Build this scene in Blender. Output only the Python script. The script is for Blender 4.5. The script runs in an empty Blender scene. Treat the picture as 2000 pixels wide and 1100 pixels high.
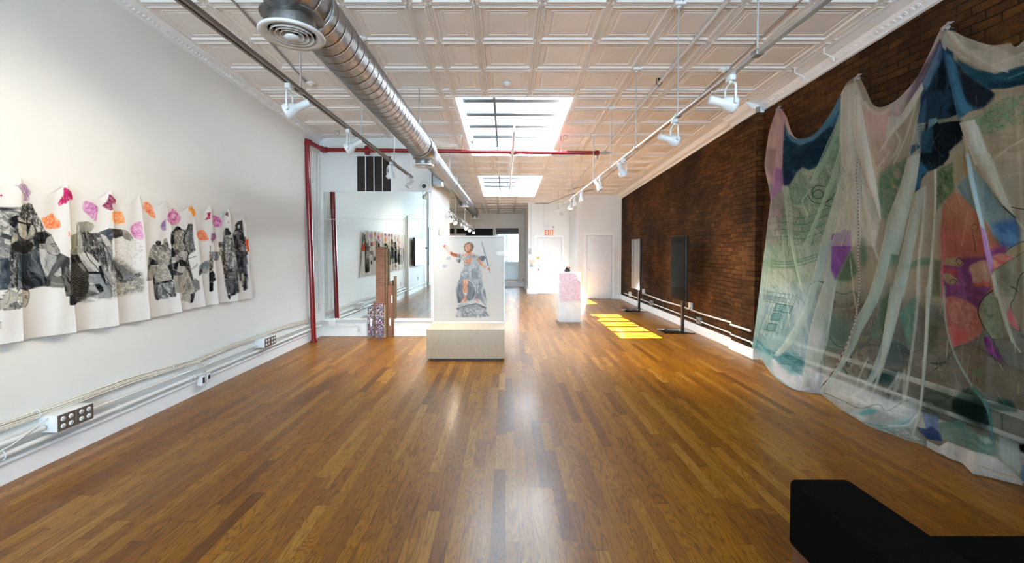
import bpy, math, random
import numpy as np
from mathutils import Vector, Matrix
random.seed(7)
S = bpy.context.scene
COL = S.collection
# ------------------------------------------------------------------ camera
FPX, PX0, PY0, HOR, EYE = 810.0, 987.0, 505.0, 488.0, 1.58
TH = math.atan((PY0 - HOR) / FPX)
cd = bpy.data.cameras.new('camera'); cam = bpy.data.objects.new('camera', cd); COL.objects.link(cam)
cd.sensor_width = 36.0; cd.lens = 36.0 * FPX / 2000.0
cd.shift_x = (1000 - PX0) / 2000.0; cd.shift_y = -(550 - PY0) / 2000.0
cd.clip_start = 0.05; cd.clip_end = 200
cam.location = (0, 0, EYE); cam.rotation_euler = (math.pi / 2 - TH, 0, 0)
S.camera = cam
# ------------------------------------------------------------------ colour management
S.view_settings.view_transform = 'Standard'
try: S.view_settings.look = 'None'
except Exception: pass
S.view_settings.gamma = 1.0; S.view_settings.use_curve_mapping = False
S.view_settings.exposure = 2.14
# ------------------------------------------------------------------ world: bright hazy sky
w = bpy.data.worlds.new('world'); S.world = w; w.use_nodes = True
bg = w.node_tree.nodes['Background']
bg.inputs[0].default_value = (0.72, 0.87, 1.0, 1); bg.inputs[1].default_value = 5.0
# ------------------------------------------------------------------ sun through the skylights
sd = bpy.data.lights.new('sun', 'SUN'); sd.energy = 44; sd.angle = 0.009; sd.color = (1.0, 0.97, 0.95)
sun = bpy.data.objects.new('sun', sd); COL.objects.link(sun)
sun.rotation_euler = Vector((1.88, 1.45, -3.75)).to_track_quat('-Z', 'Y').to_euler(); sun.location = (-3, 4, 9)
# daylight portals at the real openings (skylights, street windows behind the camera)
def portal(name, loc, sx, sy, rot):
    d = bpy.data.lights.new(name, 'AREA'); d.shape = 'RECTANGLE'; d.size = sx; d.size_y = sy
    d.cycles.is_portal = True
    o = bpy.data.objects.new(name, d); COL.objects.link(o); o.location = loc; o.rotation_euler = rot
portal('skylight_portal', (0.13, 7.3, 4.25), 1.7, 3.1, (0, 0, 0))
portal('skylight_portal', (0.13, 12.0, 4.0), 1.7, 3.0, (0, 0, 0))
for wx in (-2.2, 0.15, 2.5):
    portal('window_portal', (wx, -5.55, 1.95), 1.9, 2.9, (math.pi / 2, 0, 0))

# ------------------------------------------------------------------ picture measuring helpers
def ray(px, py):
    u = (px - PX0) / FPX; v = (PY0 - py) / FPX
    return Vector((u, v * math.sin(TH) + math.cos(TH), v * math.cos(TH) - math.sin(TH)))
def onX(px, py, X):
    d = ray(px, py); t = X / d.x; return Vector((X, d.y * t, EYE + d.z * t))
def onY(px, py, Y):
    d = ray(px, py); t = Y / d.y; return Vector((d.x * t, Y, EYE + d.z * t))
def onZ(px, py, Z=0.0):
    d = ray(px, py); t = (Z - EYE) / d.z; return Vector((d.x * t, d.y * t, Z))
def toPx(p):                       # numpy arrays x,y,z -> px,py
    x, y, z = p; dz = z - EYE
    f = y * math.cos(TH) - dz * math.sin(TH); up = y * math.sin(TH) + dz * math.cos(TH)
    return PX0 + FPX * x / f, PY0 - FPX * up / f
CS = 0.0494
def ceil_z(y): return 3.985 - CS * y

# ------------------------------------------------------------------ mesh + object helpers
WL = {}
def set_props(o, label=None, cat=None, group=None, kind=None):
    if label: o['label'] = label
    if cat: o['category'] = cat
    if group: o['group'] = group
    if kind: o['kind'] = kind
    return o
def thing(name, label, cat, loc=(0, 0, 0), group=None, kind=None):
    o = bpy.data.objects.new(name, None); COL.objects.link(o); o.location = loc
    o.empty_display_size = 0.1
    WL[o.name] = Vector(loc)
    return set_props(o, label, cat, group, kind)
def dup(o, parent=None):
    c = o.copy(); COL.objects.link(c)
    if parent is not None: c.parent = parent
    WL[c.name] = WL[o.name].copy()
    for ch in [k for k in bpy.data.objects if k.parent == o and k is not c]:
        dup(ch, c)
    return c
class MB:
    def __init__(s): s.v = []; s.f = []; s.sm = []; s.mi = []; s.m = 0
    def add(s, vs, fs, smooth=False):
        n = len(s.v); s.v += [tuple(a) for a in vs]
        for f in fs: s.f.append(tuple(i + n for i in f)); s.sm.append(smooth); s.mi.append(s.m)
        return s
    def box(s, a, b, bev=0.0):
        x0, x1 = sorted((a[0], b[0])); y0, y1 = sorted((a[1], b[1])); z0, z1 = sorted((a[2], b[2]))
        if bev <= 0:
            vs = [(x0,y0,z0),(x1,y0,z0),(x1,y1,z0),(x0,y1,z0),(x0,y0,z1),(x1,y0,z1),(x1,y1,z1),(x0,y1,z1)]
            return s.add(vs, [(0,3,2,1),(4,5,6,7),(0,1,5,4),(1,2,6,5),(2,3,7,6),(3,0,4,7)])
        import bmesh
        bm = bmesh.new(); bmesh.ops.create_cube(bm, size=1.0)
        for v in bm.verts: v.co = Vector(((x0+x1)/2 + v.co.x*(x1-x0), (y0+y1)/2 + v.co.y*(y1-y0), (z0+z1)/2 + v.co.z*(z1-z0)))
        bmesh.ops.bevel(bm, geom=bm.edges[:], offset=bev, segments=3, profile=0.5, affect='EDGES')
        bm.verts.index_update()
        s.add([v.co[:] for v in bm.verts], [[v.index for v in f.verts] for f in bm.faces], True); bm.free(); return s
    def quad(s, a, b, c, d): return s.add([a, b, c, d], [(0, 1, 2, 3)])
    def tube(s, pts, r, n=12, caps=True, smooth=True):
        pts = [Vector(p) for p in pts]; rs = r if isinstance(r, (list, tuple)) else [r] * len(pts)
        rings = []; up = None
        for i, p in enumerate(pts):
            if i == 0: t = pts[1] - p
            elif i == len(pts) - 1: t = p - pts[i-1]
            else: t = (pts[i+1] - p).normalized() + (p - pts[i-1]).normalized()
            t.normalize()
            if up is None: up = Vector((0, 0, 1)) if abs(t.z) < 0.9 else Vector((1, 0, 0))
            a = t.cross(up); 
            if a.length < 1e-6: a = t.cross(Vector((0.3, 1, 0.2)))
            a.normalize(); b = a.cross(t).normalized(); up = b
            rings.append([p + (a * math.cos(k*2*math.pi/n) + b * math.sin(k*2*math.pi/n)) * rs[i] for k in range(n)])
        vs = [q for rg in rings for q in rg]; fs = []
        for i in range(len(pts)-1):
            for k in range(n):
                k2 = (k+1) % n; fs.append((i*n+k, i*n+k2, (i+1)*n+k2, (i+1)*n+k))
        s.add(vs, fs, smooth)
        if caps:
            m = len(pts)-1
            s.add(rings[0], [tuple(range(n))[::-1]]); s.add(rings[m], [tuple(range(n))])
        return s
    def cyl(s, a, b, r, n=16, caps=True): return s.tube([a, b], r, n, caps)
    def lathe(s, prof, M=None, n=32, smooth=True):
        M = M or Matrix.Identity(4); vs = []; fs = []
        for r, z in prof:
            for k in range(n):
                a = k*2*math.pi/n; vs.append(M @ Vector((r*math.cos(a), r*math.sin(a), z)))
        for i in range(len(prof)-1):
            for k in range(n):
                k2 = (k+1) % n; fs.append((i*n+k, i*n+k2, (i+1)*n+k2, (i+1)*n+k))
        return s.add(vs, fs, smooth)
    def prism(s, pts, d):
        pts = [Vector(p) for p in pts]; d = Vector(d); n = len(pts)
        return s.add(pts + [p + d for p in pts], [tuple(range(n))[::-1], tuple(range(n, 2*n))] + [(i, (i+1) % n, n+(i+1) % n, n+i) for i in range(n)])
    def sweepY(s, prof, y0, y1, n=1, zoff=None):          # prof: (x,z) list extruded along Y, following the ceiling
        zoff = zoff or (lambda y: 0); m = len(prof); vs = []; fs = []
        for j in range(n+1):
            y = y0 + (y1-y0)*j/n
            vs += [(x, y, z + zoff(y)) for x, z in prof]
        for j in range(n):
            for i in range(m):
                i2 = (i+1) % m; fs.append((j*m+i, j*m+i2, (j+1)*m+i2, (j+1)*m+i))
        fs.append(tuple(range(m))); fs.append(tuple(range(n*m, n*m+m))[::-1])
        return s.add(vs, fs)
    def build(s, name, mats, parent=None, label=None, cat=None, group=None, kind=None, origin=None, fix=True):
        if not isinstance(mats, (list, tuple)): mats = [mats]
        me = bpy.data.meshes.new(name)
        V = [Vector(p) for p in s.v]
        if parent is not None: off = WL[parent.name]
        elif origin is not None: off = Vector(origin)
        else:
            xs = [p.x for p in V]; ys = [p.y for p in V]; zs = [p.z for p in V]
            off = Vector(((min(xs)+max(xs))/2, (min(ys)+max(ys))/2, min(zs)))
        me.from_pydata([tuple(p - off) for p in V], [], s.f)
        me.polygons.foreach_set('use_smooth', s.sm); me.polygons.foreach_set('material_index', s.mi)
        for m in mats: me.materials.append(m)
        if fix:
            import bmesh
            bm = bmesh.new(); bm.from_mesh(me); bmesh.ops.recalc_face_normals(bm, faces=bm.faces[:]); bm.to_mesh(me); bm.free()
        me.update()
        o = bpy.data.objects.new(name, me); COL.objects.link(o)
        if parent is not None: o.parent = parent; WL[o.name] = off.copy()
        else: o.location = off; WL[o.name] = off.copy()
        return set_props(o, label, cat, group, kind)
def struct(mb, name, mats, parent=None): return mb.build(name, mats, parent, kind=None if parent else 'structure', origin=None if parent else (0, 0, 0), fix=False)
def alignM(p, d, up=(0, 0, 1)):
    q = Vector(d).normalized().to_track_quat('Z', 'Y'); return Matrix.Translation(Vector(p)) @ q.to_matrix().to_4x4()

# ------------------------------------------------------------------ materials
def nmat(name):
    m = bpy.data.materials.new(name); m.use_nodes = True
    nt = m.node_tree; b = nt.nodes['Principled BSDF']; return m, nt, b
def N(nt, t, **k):
    n = nt.nodes.new(t)
    for a, v in k.items():
        if a.startswith('i_'): n.inputs[a[2:].replace('_', ' ')].default_value = v
        else: setattr(n, a, v)
    return n
def L(nt, a, b): nt.links.new(a, b)
def math_n(nt, op, a=None, b=None, c=None):
    n = nt.nodes.new('ShaderNodeMath'); n.operation = op
    for i, x in enumerate((a, b, c)):
        if x is None: continue
        if isinstance(x, (int, float)): n.inputs[i].default_value = x
        else: nt.links.new(x, n.inputs[i])
    return n.outputs[0]
def ramp(nt, fac, stops, interp='LINEAR'):
    r = nt.nodes.new('ShaderNodeValToRGB'); r.color_ramp.interpolation = interp
    e = r.color_ramp.elements
    while len(e) < len(stops): e.new(0.5)
    for i, (p, c) in enumerate(stops): e[i].position = p; e[i].color = (*c, 1) if len(c) == 3 else c
    nt.links.new(fac, r.inputs[0]); return r.outputs[0]
def sRGB(r, g=None, b=None):
    if g is None: r, g, b = r
    f = lambda c: (c/255/12.92) if c/255 <= 0.04045 else ((c/255+0.055)/1.055)**2.4
    return (f(r), f(g), f(b))
def mat(name, col, rough=0.5, metal=0.0, var=0.06, scale=6.0, bump=0.0, bscale=60.0, coat=0.0, **kw):
    m, nt, b = nmat(name)
    tc = N(nt, 'ShaderNodeTexCoord'); nz = N(nt, 'ShaderNodeTexNoise'); nz.inputs['Scale'].default_value = scale; nz.inputs['Detail'].default_value = 4
    L(nt, tc.outputs['Object'], nz.inputs['Vector'])
    c1 = tuple(max(0, x*(1-var)) for x in col); c2 = tuple(min(1, x*(1+var)) for x in col)
    L(nt, ramp(nt, nz.outputs['Fac'], [(0.3, c1), (0.7, c2)]), b.inputs['Base Color'])
    b.inputs['Roughness'].default_value = rough; b.inputs['Metallic'].default_value = metal
    if coat: b.inputs['Coat Weight'].default_value = coat; b.inputs['Coat Roughness'].default_value = 0.08
    if bump:
        n2 = N(nt, 'ShaderNodeTexNoise'); n2.inputs['Scale'].default_value = bscale; n2.inputs['Detail'].default_value = 3
        L(nt, tc.outputs['Object'], n2.inputs['Vector'])
        bp = N(nt, 'ShaderNodeBump'); bp.inputs['Strength'].default_value = bump; bp.inputs['Distance'].default_value = 0.004
        L(nt, n2.outputs['Fac'], bp.inputs['Height']); L(nt, bp.outputs[0], b.inputs['Normal'])
    for k, v in kw.items(): b.inputs[k.replace('_', ' ')].default_value = v
    return m
M_wall = mat('white_wall_paint', (0.775, 0.805, 0.795), 0.6, var=0.02, scale=1.5, bump=0.15, bscale=25)
M_far = mat('cream_wall_paint', (0.80, 0.77, 0.70), 0.6, var=0.02, scale=1.5)
M_trim = mat('white_gloss_paint', (0.83, 0.87, 0.89), 0.35, var=0.02, bump=0.1, bscale=15)
M_tin = mat('painted_tin', (0.81, 0.80, 0.775), 0.42, var=0.03, scale=3, bump=0.25, bscale=18)
M_white = mat('white_enamel', (0.76, 0.79, 0.80), 0.35, var=0.03)
M_pipew = mat('white_painted_pipe', (0.70, 0.72, 0.71), 0.42, var=0.05, scale=20, bump=0.15, bscale=40)
M_cable = mat('white_cable_jacket', (0.72, 0.70, 0.63), 0.5, var=0.05, scale=20)
M_grey = mat('zinc_grey_metal', (0.36, 0.37, 0.38), 0.35, 0.8, var=0.08, scale=20)
M_rod = mat('grey_painted_rod', (0.50, 0.51, 0.52), 0.4, 0.4, var=0.05)
M_rail = mat('aluminium_rail', (0.62, 0.63, 0.64), 0.3, 0.7, var=0.05)
M_raild = mat('dull_bronze_rail', (0.30, 0.27, 0.24), 0.35, 0.7, var=0.08)
M_black = mat('black_metal', (0.012, 0.012, 0.013), 0.35, var=0.1)
M_blackin = mat('black_opening', (0.01, 0.01, 0.01), 0.8, var=0.1)
M_red = mat('red_pipe_paint', (0.22, 0.006, 0.010), 0.22, var=0.12, scale=12, coat=0.3)
M_brass = mat('brass', (0.55, 0.36, 0.10), 0.3, 0.9, var=0.1)
M_chrome = mat('chrome', (0.7, 0.7, 0.72), 0.12, 1.0, var=0.03)
M_mirror = mat('mirror_silver', (0.86, 0.91, 0.89), 0.0, 1.0, var=0.0)
M_screen = mat('glossy_black_screen', (0.008, 0.008, 0.009), 0.05, var=0.0, coat=1.0)
M_ply = mat('maple_plywood_edge', (0.60, 0.42, 0.25), 0.5, var=0.12, scale=4)
M_orange = mat('orange_plastic', (0.90, 0.22, 0.04), 0.4, var=0.02)
def emis(name, col, st):
    m, nt, b = nmat(name); b.inputs['Emission Color'].default_value = (*col, 1); b.inputs['Emission Strength'].default_value = st
    b.inputs['Base Color'].default_value = (*col, 1); return m
M_lamp = emis('lit_lamp_lens', (1.0, 0.78, 0.50), 9)
M_lens = mat('frosted_lamp_lens', (0.55, 0.53, 0.5), 0.25, var=0.05)
def glass_mat(name, tint=(0.95, 0.98, 1.0), gl=0.08):
    m, nt, b = nmat(name); nt.nodes.remove(b); out = nt.nodes['Material Output']
    t = N(nt, 'ShaderNodeBsdfTransparent'); t.inputs[0].default_value = (*tint, 1)
    g = N(nt, 'ShaderNodeBsdfGlossy'); g.inputs['Roughness'].default_value = 0.02
    lw = N(nt, 'ShaderNodeLayerWeight'); lw.inputs[0].default_value = 0.15
    mx = N(nt, 'ShaderNodeMixShader')
    L(nt, math_n(nt, 'MULTIPLY_ADD', lw.outputs['Fresnel'], 0.8, gl*0.3), mx.inputs[0]); L(nt, t.outputs[0], mx.inputs[1]); L(nt, g.outputs[0], mx.inputs[2]); L(nt, mx.outputs[0], out.inputs[0])
    return m
M_glass = glass_mat('window_glass')

def brick_mat(name, bw, bh, cols, mortar, msize, bumpd, dark=None, axis='YZ', stains=True):
    m, nt, b = nmat(name)
    tc = N(nt, 'ShaderNodeTexCoord'); sp = N(nt, 'ShaderNodeSeparateXYZ'); L(nt, tc.outputs['Object'], sp.inputs[0])
    cb = N(nt, 'ShaderNodeCombineXYZ')
    hx = math_n(nt, 'ADD', sp.outputs['X'], sp.outputs['Y'])
    L(nt, hx, cb.inputs[0]); L(nt, sp.outputs['Z'], cb.inputs[1])
    wob = N(nt, 'ShaderNodeTexNoise'); wob.inputs['Scale'].default_value = 3.0; wob.inputs['Detail'].default_value = 5; L(nt, tc.outputs['Object'], wob.inputs['Vector'])
    vm = N(nt, 'ShaderNodeVectorMath', operation='MULTIPLY_ADD'); vm.inputs[1].default_value = (0.08*bw/0.2, 0.055*bw/0.2, 0)
    L(nt, wob.outputs['Color'], vm.inputs[0]); L(nt, cb.outputs[0], vm.inputs[2])
    br = N(nt, 'ShaderNodeTexBrick'); L(nt, vm.outputs[0], br.inputs['Vector'])
    br.inputs['Scale'].default_value = 1.0; br.inputs['Brick Width'].default_value = bw; br.inputs['Row Height'].default_value = bh
    br.inputs['Mortar Size'].default_value = msize; br.inputs['Mortar Smooth'].default_value = 0.5; br.inputs['Bias'].default_value = 0.0
    br.inputs['Color1'].default_value = (0, 0, 0, 1); br.inputs['Color2'].default_value = (1, 1, 1, 1); br.inputs['Mortar'].default_value = (0.5, 0.5, 0.5, 1)
    nz = N(nt, 'ShaderNodeTexNoise'); nz.inputs['Scale'].default_value = 14; nz.inputs['Detail'].default_value = 8; nz.inputs['Roughness'].default_value = 0.7; L(nt, tc.outputs['Object'], nz.inputs['Vector'])
    f = math_n(nt, 'ADD', math_n(nt, 'MULTIPLY', br.outputs['Color'], 0.26), math_n(nt, 'MULTIPLY', nz.outputs['Fac'], 0.85))
    base = ramp(nt, f, [(0.22, cols[0]), (0.45, cols[1]), (0.62, cols[2]), (0.85, cols[3])])
    mx = N(nt, 'ShaderNodeMix', data_type='RGBA'); L(nt, br.outputs['Fac'], mx.inputs[0]); L(nt, base, mx.inputs[6])
    if stains:
        n5 = N(nt, 'ShaderNodeTexNoise'); n5.inputs['Scale'].default_value = 2.6; n5.inputs['Detail'].default_value = 5; L(nt, tc.outputs['Object'], n5.inputs['Vector'])
        L(nt, ramp(nt, n5.outputs['Fac'], [(0.42, tuple(q*0.35 for q in mortar)), (0.56, mortar), (0.68, (0.15, 0.085, 0.028))]), mx.inputs[7])
    else: mx.inputs[7].default_value = (*mortar, 1)
    last = mx.outputs[2]
    if stains:
        n3 = N(nt, 'ShaderNodeTexNoise'); n3.inputs['Scale'].default_value = 0.9; n3.inputs['Detail'].default_value = 5; L(nt, tc.outputs['Object'], n3.inputs['Vector'])
        mm = N(nt, 'ShaderNodeMix', data_type='RGBA', blend_type='MULTIPLY'); mm.inputs[0].default_value = 1.0
        L(nt, last, mm.inputs[6]); L(nt, ramp(nt, n3.outputs['Fac'], [(0.36, (0.42, 0.40, 0.40)), (0.5, (0.85, 0.85, 0.85)), (0.62, (1.25, 1.15, 1.0))]), mm.inputs[7]); last = mm.outputs[2]
        # chipped white paint flecks
        n4 = N(nt, 'ShaderNodeTexNoise'); n4.inputs['Scale'].default_value = 22; n4.inputs['Detail'].default_value = 3; L(nt, tc.outputs['Object'], n4.inputs['Vector'])
        m4 = N(nt, 'ShaderNodeMix', data_type='RGBA'); L(nt, math_n(nt, 'GREATER_THAN', n4.outputs['Fac'], 0.755), m4.inputs[0]); L(nt, last, m4.inputs[6]); m4.inputs[7].default_value = (0.20, 0.17, 0.13, 1); last = m4.outputs[2]
    L(nt, last, b.inputs['Base Color']); b.inputs['Roughness'].default_value = 0.75; b.inputs['Specular IOR Level'].default_value = 0.12
    h = math_n(nt, 'ADD', math_n(nt, 'MULTIPLY', math_n(nt, 'SUBTRACT', 1.0, br.outputs['Fac']), 1.0), math_n(nt, 'MULTIPLY', nz.outputs['Fac'], 0.7))
    h = math_n(nt, 'ADD', h, math_n(nt, 'MULTIPLY', br.outputs['Color'], 0.5))
    bp = N(nt, 'ShaderNodeBump'); bp.inputs['Strength'].default_value = 0.9; bp.inputs['Distance'].default_value = bumpd
    L(nt, h, bp.inputs['Height']); L(nt, bp.outputs[0], b.inputs['Normal'])
    return m
M_brick = brick_mat('old_brown_brick', 0.205, 0.072, [(0.020, 0.0082, 0.0028), (0.050, 0.0205, 0.0060), (0.082, 0.034, 0.0095), (0.13, 0.060, 0.018)], (0.040, 0.020, 0.007), 0.006, 0.022)
M_model = brick_mat('printed_brick', 0.042, 0.0165, [(0.09, 0.03, 0.018), (0.17, 0.06, 0.035), (0.24, 0.09, 0.05), (0.33, 0.14, 0.08)], (0.40, 0.32, 0.25), 0.0020, 0.0008, stains=False)

# oak strip floor, boards along Y
def FB(nt, tc):
    n_ = N(nt, 'ShaderNodeTexNoise'); n_.inputs['Scale'].default_value = 9.0; L(nt, tc.outputs['Object'], n_.inputs['Vector'])
    b_ = N(nt, 'ShaderNodeBump'); b_.inputs['Strength'].default_value = 0.15; b_.inputs['Distance'].default_value = 0.002; L(nt, n_.outputs['Fac'], b_.inputs['Height']); return b_.outputs[0]
def floor_mat():
    m, nt, b = nmat('oak_strip_floor')
    tc = N(nt, 'ShaderNodeTexCoord'); sp = N(nt, 'ShaderNodeSeparateXYZ'); L(nt, tc.outputs['Object'], sp.inputs[0])
    W = 0.078
    u = math_n(nt, 'DIVIDE', sp.outputs['X'], W); ci = math_n(nt, 'FLOOR', u); fu = math_n(nt, 'FRACT', u)
    wn = N(nt, 'ShaderNodeTexWhiteNoise', noise_dimensions='1D'); L(nt, ci, wn.inputs['W'])
    sc = N(nt, 'ShaderNodeSeparateColor'); L(nt, wn.outputs['Color'], sc.inputs[0])
    ln = math_n(nt, 'MULTIPLY_ADD', sc.outputs[0], 0.55, 0.62)
    yy = math_n(nt, 'ADD', sp.outputs['Y'], math_n(nt, 'MULTIPLY', sc.outputs[1], 9.0))
    # uneven board lengths: bend the coordinate
    yy = math_n(nt, 'ADD', yy, math_n(nt, 'MULTIPLY', math_n(nt, 'SINE', math_n(nt, 'MULTIPLY', yy, 2.3)), 0.22))
    v = math_n(nt, 'DIVIDE', yy, ln); vi = math_n(nt, 'FLOOR', v); fv = math_n(nt, 'FRACT', v)
    cb = N(nt, 'ShaderNodeCombineXYZ'); L(nt, ci, cb.inputs[0]); L(nt, vi, cb.inputs[1])
    w2 = N(nt, 'ShaderNodeTexWhiteNoise', noise_dimensions='2D'); L(nt, cb.outputs[0], w2.inputs['Vector'])
    s2 = N(nt, 'ShaderNodeSeparateColor'); L(nt, w2.outputs['Color'], s2.inputs[0])
    # grain coordinates, different on each board
    gx = math_n(nt, 'ADD', math_n(nt, 'MULTIPLY', sp.outputs['X'], 9.0), math_n(nt, 'MULTIPLY', s2.outputs[0], 50.0))
    gy = math_n(nt, 'ADD', math_n(nt, 'MULTIPLY', sp.outputs['Y'], 1.1), math_n(nt, 'MULTIPLY', s2.outputs[1], 50.0))
    gc = N(nt, 'ShaderNodeCombineXYZ'); L(nt, gx, gc.inputs[0]); L(nt, gy, gc.inputs[1])
    n1 = N(nt, 'ShaderNodeTexNoise'); n1.inputs['Scale'].default_value = 1.0; n1.inputs['Detail'].default_value = 2.5; n1.inputs['Roughness'].default_value = 0.5; n1.inputs['Distortion'].default_value = 0.4; L(nt, gc.outputs[0], n1.inputs['Vector'])
    rings = math_n(nt, 'FRACT', math_n(nt, 'MULTIPLY', n1.outputs['Fac'], math_n(nt, 'MULTIPLY_ADD', s2.outputs[2], 14.0, 10.0)))
    fine = N(nt, 'ShaderNodeTexNoise'); fine.inputs['Scale'].default_value = 1.0; fine.inputs['Detail'].default_value = 4
    vmf = N(nt, 'ShaderNodeVectorMath', operation='MULTIPLY'); vmf.inputs[1].default_value = (30, 10, 1); L(nt, gc.outputs[0], vmf.inputs[0]); L(nt, vmf.outputs[0], fine.inputs['Vector'])
    base = ramp(nt, s2.outputs[0], [(0.0, sRGB(120, 76, 34)), (0.10, sRGB(146, 95, 42)), (0.45, sRGB(161, 110, 50)), (0.75, sRGB(171, 119, 56)), (1.0, sRGB(186, 137, 74))])
    gr = ramp(nt, rings, [(0.0, (0.42, 0.34, 0.26)), (0.10, (0.62, 0.55, 0.47)), (0.24, (0.97, 0.96, 0.94)), (0.62, (1.08, 1.08, 1.06)), (0.88, (0.80, 0.74, 0.66)), (1.0, (0.42, 0.34, 0.26))])
    m1 = N(nt, 'ShaderNodeMix', data_type='RGBA', blend_type='MULTIPLY'); m1.inputs[0].default_value = 0.78; L(nt, base, m1.inputs[6]); L(nt, gr, m1.inputs[7])
    m2 = N(nt, 'ShaderNodeMix', data_type='RGBA', blend_type='MULTIPLY'); m2.inputs[0].default_value = 0.6; L(nt, m1.outputs[2], m2.inputs[6])
    L(nt, ramp(nt, fine.outputs['Fac'], [(0.32, (0.62, 0.56, 0.50)), (0.52, (1.05, 1.05, 1.05))]), m2.inputs[7])
    # seams
    e1 = math_n(nt, 'LESS_THAN', math_n(nt, 'MINIMUM', fu, math_n(nt, 'SUBTRACT', 1.0, fu)), 0.014)
    e2 = math_n(nt, 'LESS_THAN', math_n(nt, 'MULTIPLY', math_n(nt, 'MINIMUM', fv, math_n(nt, 'SUBTRACT', 1.0, fv)), ln), 0.0011)
    e = math_n(nt, 'MULTIPLY', math_n(nt, 'MAXIMUM', e1, e2), 0.8)
    m3 = N(nt, 'ShaderNodeMix', data_type='RGBA'); L(nt, e, m3.inputs[0]); L(nt, m2.outputs[2], m3.inputs[6]); m3.inputs[7].default_value = (*sRGB(50, 26, 10), 1)
    hs = N(nt, 'ShaderNodeHueSaturation'); hs.inputs['Saturation'].default_value = FLOOR_SAT; hs.inputs['Value'].default_value = FLOOR_VAL; L(nt, m3.outputs[2], hs.inputs['Color'])
    L(nt, hs.outputs[0], b.inputs['Base Color'])
    L(nt, math_n(nt, 'MULTIPLY_ADD', n1.outputs['Fac'], 0.12, 0.34), b.inputs['Roughness'])
    b.inputs['Specular IOR Level'].default_value = 0.32; b.inputs['Coat Weight'].default_value = 0.22; b.inputs['Coat Roughness'].default_value = 0.17; L(nt, 0 or FB(nt, tc), b.inputs['Coat Normal'])
    bp = N(nt, 'ShaderNodeBump'); bp.inputs['Strength'].default_value = 0.12; bp.inputs['Distance'].default_value = 0.002
    wv = N(nt, 'ShaderNodeTexNoise'); wv.inputs['Scale'].default_value = 5.0; L(nt, tc.outputs['Object'], wv.inputs['Vector'])
    hh = math_n(nt, 'ADD', math_n(nt, 'MULTIPLY', rings, 0.12), math_n(nt, 'ADD', math_n(nt, 'MULTIPLY', s2.outputs[1], 0.2), math_n(nt, 'MULTIPLY', wv.outputs['Fac'], 1.5)))
    L(nt, hh, bp.inputs['Height']); L(nt, bp.outputs[0], b.inputs['Normal'])
    return m
FLOOR_SAT, FLOOR_VAL = 1.10, 0.72
M_floor = floor_mat()
# ================================================================== SETTING
C0 = 4.0
def ceil_z(y): return C0 - CS * y
def onCeil(px, py):
    d = ray(px, py); t = (C0 - EYE) / (d.z + CS * d.y); return Vector((d.x*t, d.y*t, EYE + d.z*t))
XL, XR = -3.39, 3.70
YM = onZ(740, 656).y            # mirror partition face
XP = onY(843, 400, YM).x        # partition corner
YB = -5.6                       # street wall behind the camera
YE, YC, YF = onZ(1048, 574).y, onZ(1160, 584).y, onZ(1000, 560).y
XE = onY(1031, 480, YE).x; XRET = onY(1113, 480, YE).x
YP0, YP1 = 5.98, 6.58           # brick pier on the right wall
XRN, XPF = 3.70, 3.60
def xr(y): return 3.66 + (y - YP1) * (3.72 - 3.66) / (YC - YP1)

mb = MB(); mb.box((XL-0.2, YB-0.2, -0.2), (XR+0.4, YF+4.5, 0.0)); struct(mb, 'floor', M_floor)
# --- walls
mb = MB(); mb.box((XL-0.2, YB, -0.1), (XL, YF, 4.6)); struct(mb, 'wall_left', M_wall)
mb = MB(); mb.box((XRN, YB, -0.1), (XRN+0.35, YP0+0.3, 4.6)); struct(mb, 'wall_right', M_brick)
mb = MB(); mb.box((XPF, YP0, -0.1), (XRN+0.3, YP1, 4.6)); struct(mb, 'wall_right_pier', M_brick)
mb = MB(); mb.prism([(xr(YP1), YP1-0.05, -0.1), (xr(YC), YC+0.1, -0.1), (4.1, YC+0.1, -0.1), (4.1, YP1-0.05, -0.1)], (0, 0, 4.6)); struct(mb, 'wall_right_rear', M_brick)
mb = MB(); mb.box((XL, YM, -0.1), (XP, YM+2.45, 3.9)); struct(mb, 'wall_mirror', M_wall)
mb = MB()                                                  # far wall with the glazed opening and the dark shelf opening
fw = [onY(967, 500, YF).x, onY(1014, 500, YF).x]; fz = [onY(990, 551, YF).z, onY(990, 446, YF).z]
dx = [onY(866, 450, YF).x, onY(963, 450, YF).x]
mb.box((XL, YF, -0.1), (dx[0], YF+0.15, 3.8)); mb.box((dx[0], YF, fz[1]), (XE+0.2, YF+0.15, 3.8)); mb.box((dx[1], YF, -0.1), (fw[0], YF+0.15, fz[1]))
mb.box((fw[1], YF, -0.1), (XE+0.2, YF+0.15, fz[1])); mb.box((fw[0], YF, -0.1), (fw[1], YF+0.15, fz[0])); mb.box((dx[0], YF, -0.1), (dx[1], YF+0.15, 1.9))
struct(mb, 'wall_far', M_far)
mb = MB(); mb.box((dx[0]-0.1, YF+0.16, 1.8), (dx[1]+0.1, YF+0.6, 2.9)); struct(mb, 'trim_1', M_blackin)
mb = MB(); mb.box((dx[0]-0.02, YF-0.02, fz[1]-0.015), (dx[1]+0.02, YF+0.12, fz[1]+0.045)); struct(mb, 'trim_2', M_white)
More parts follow.
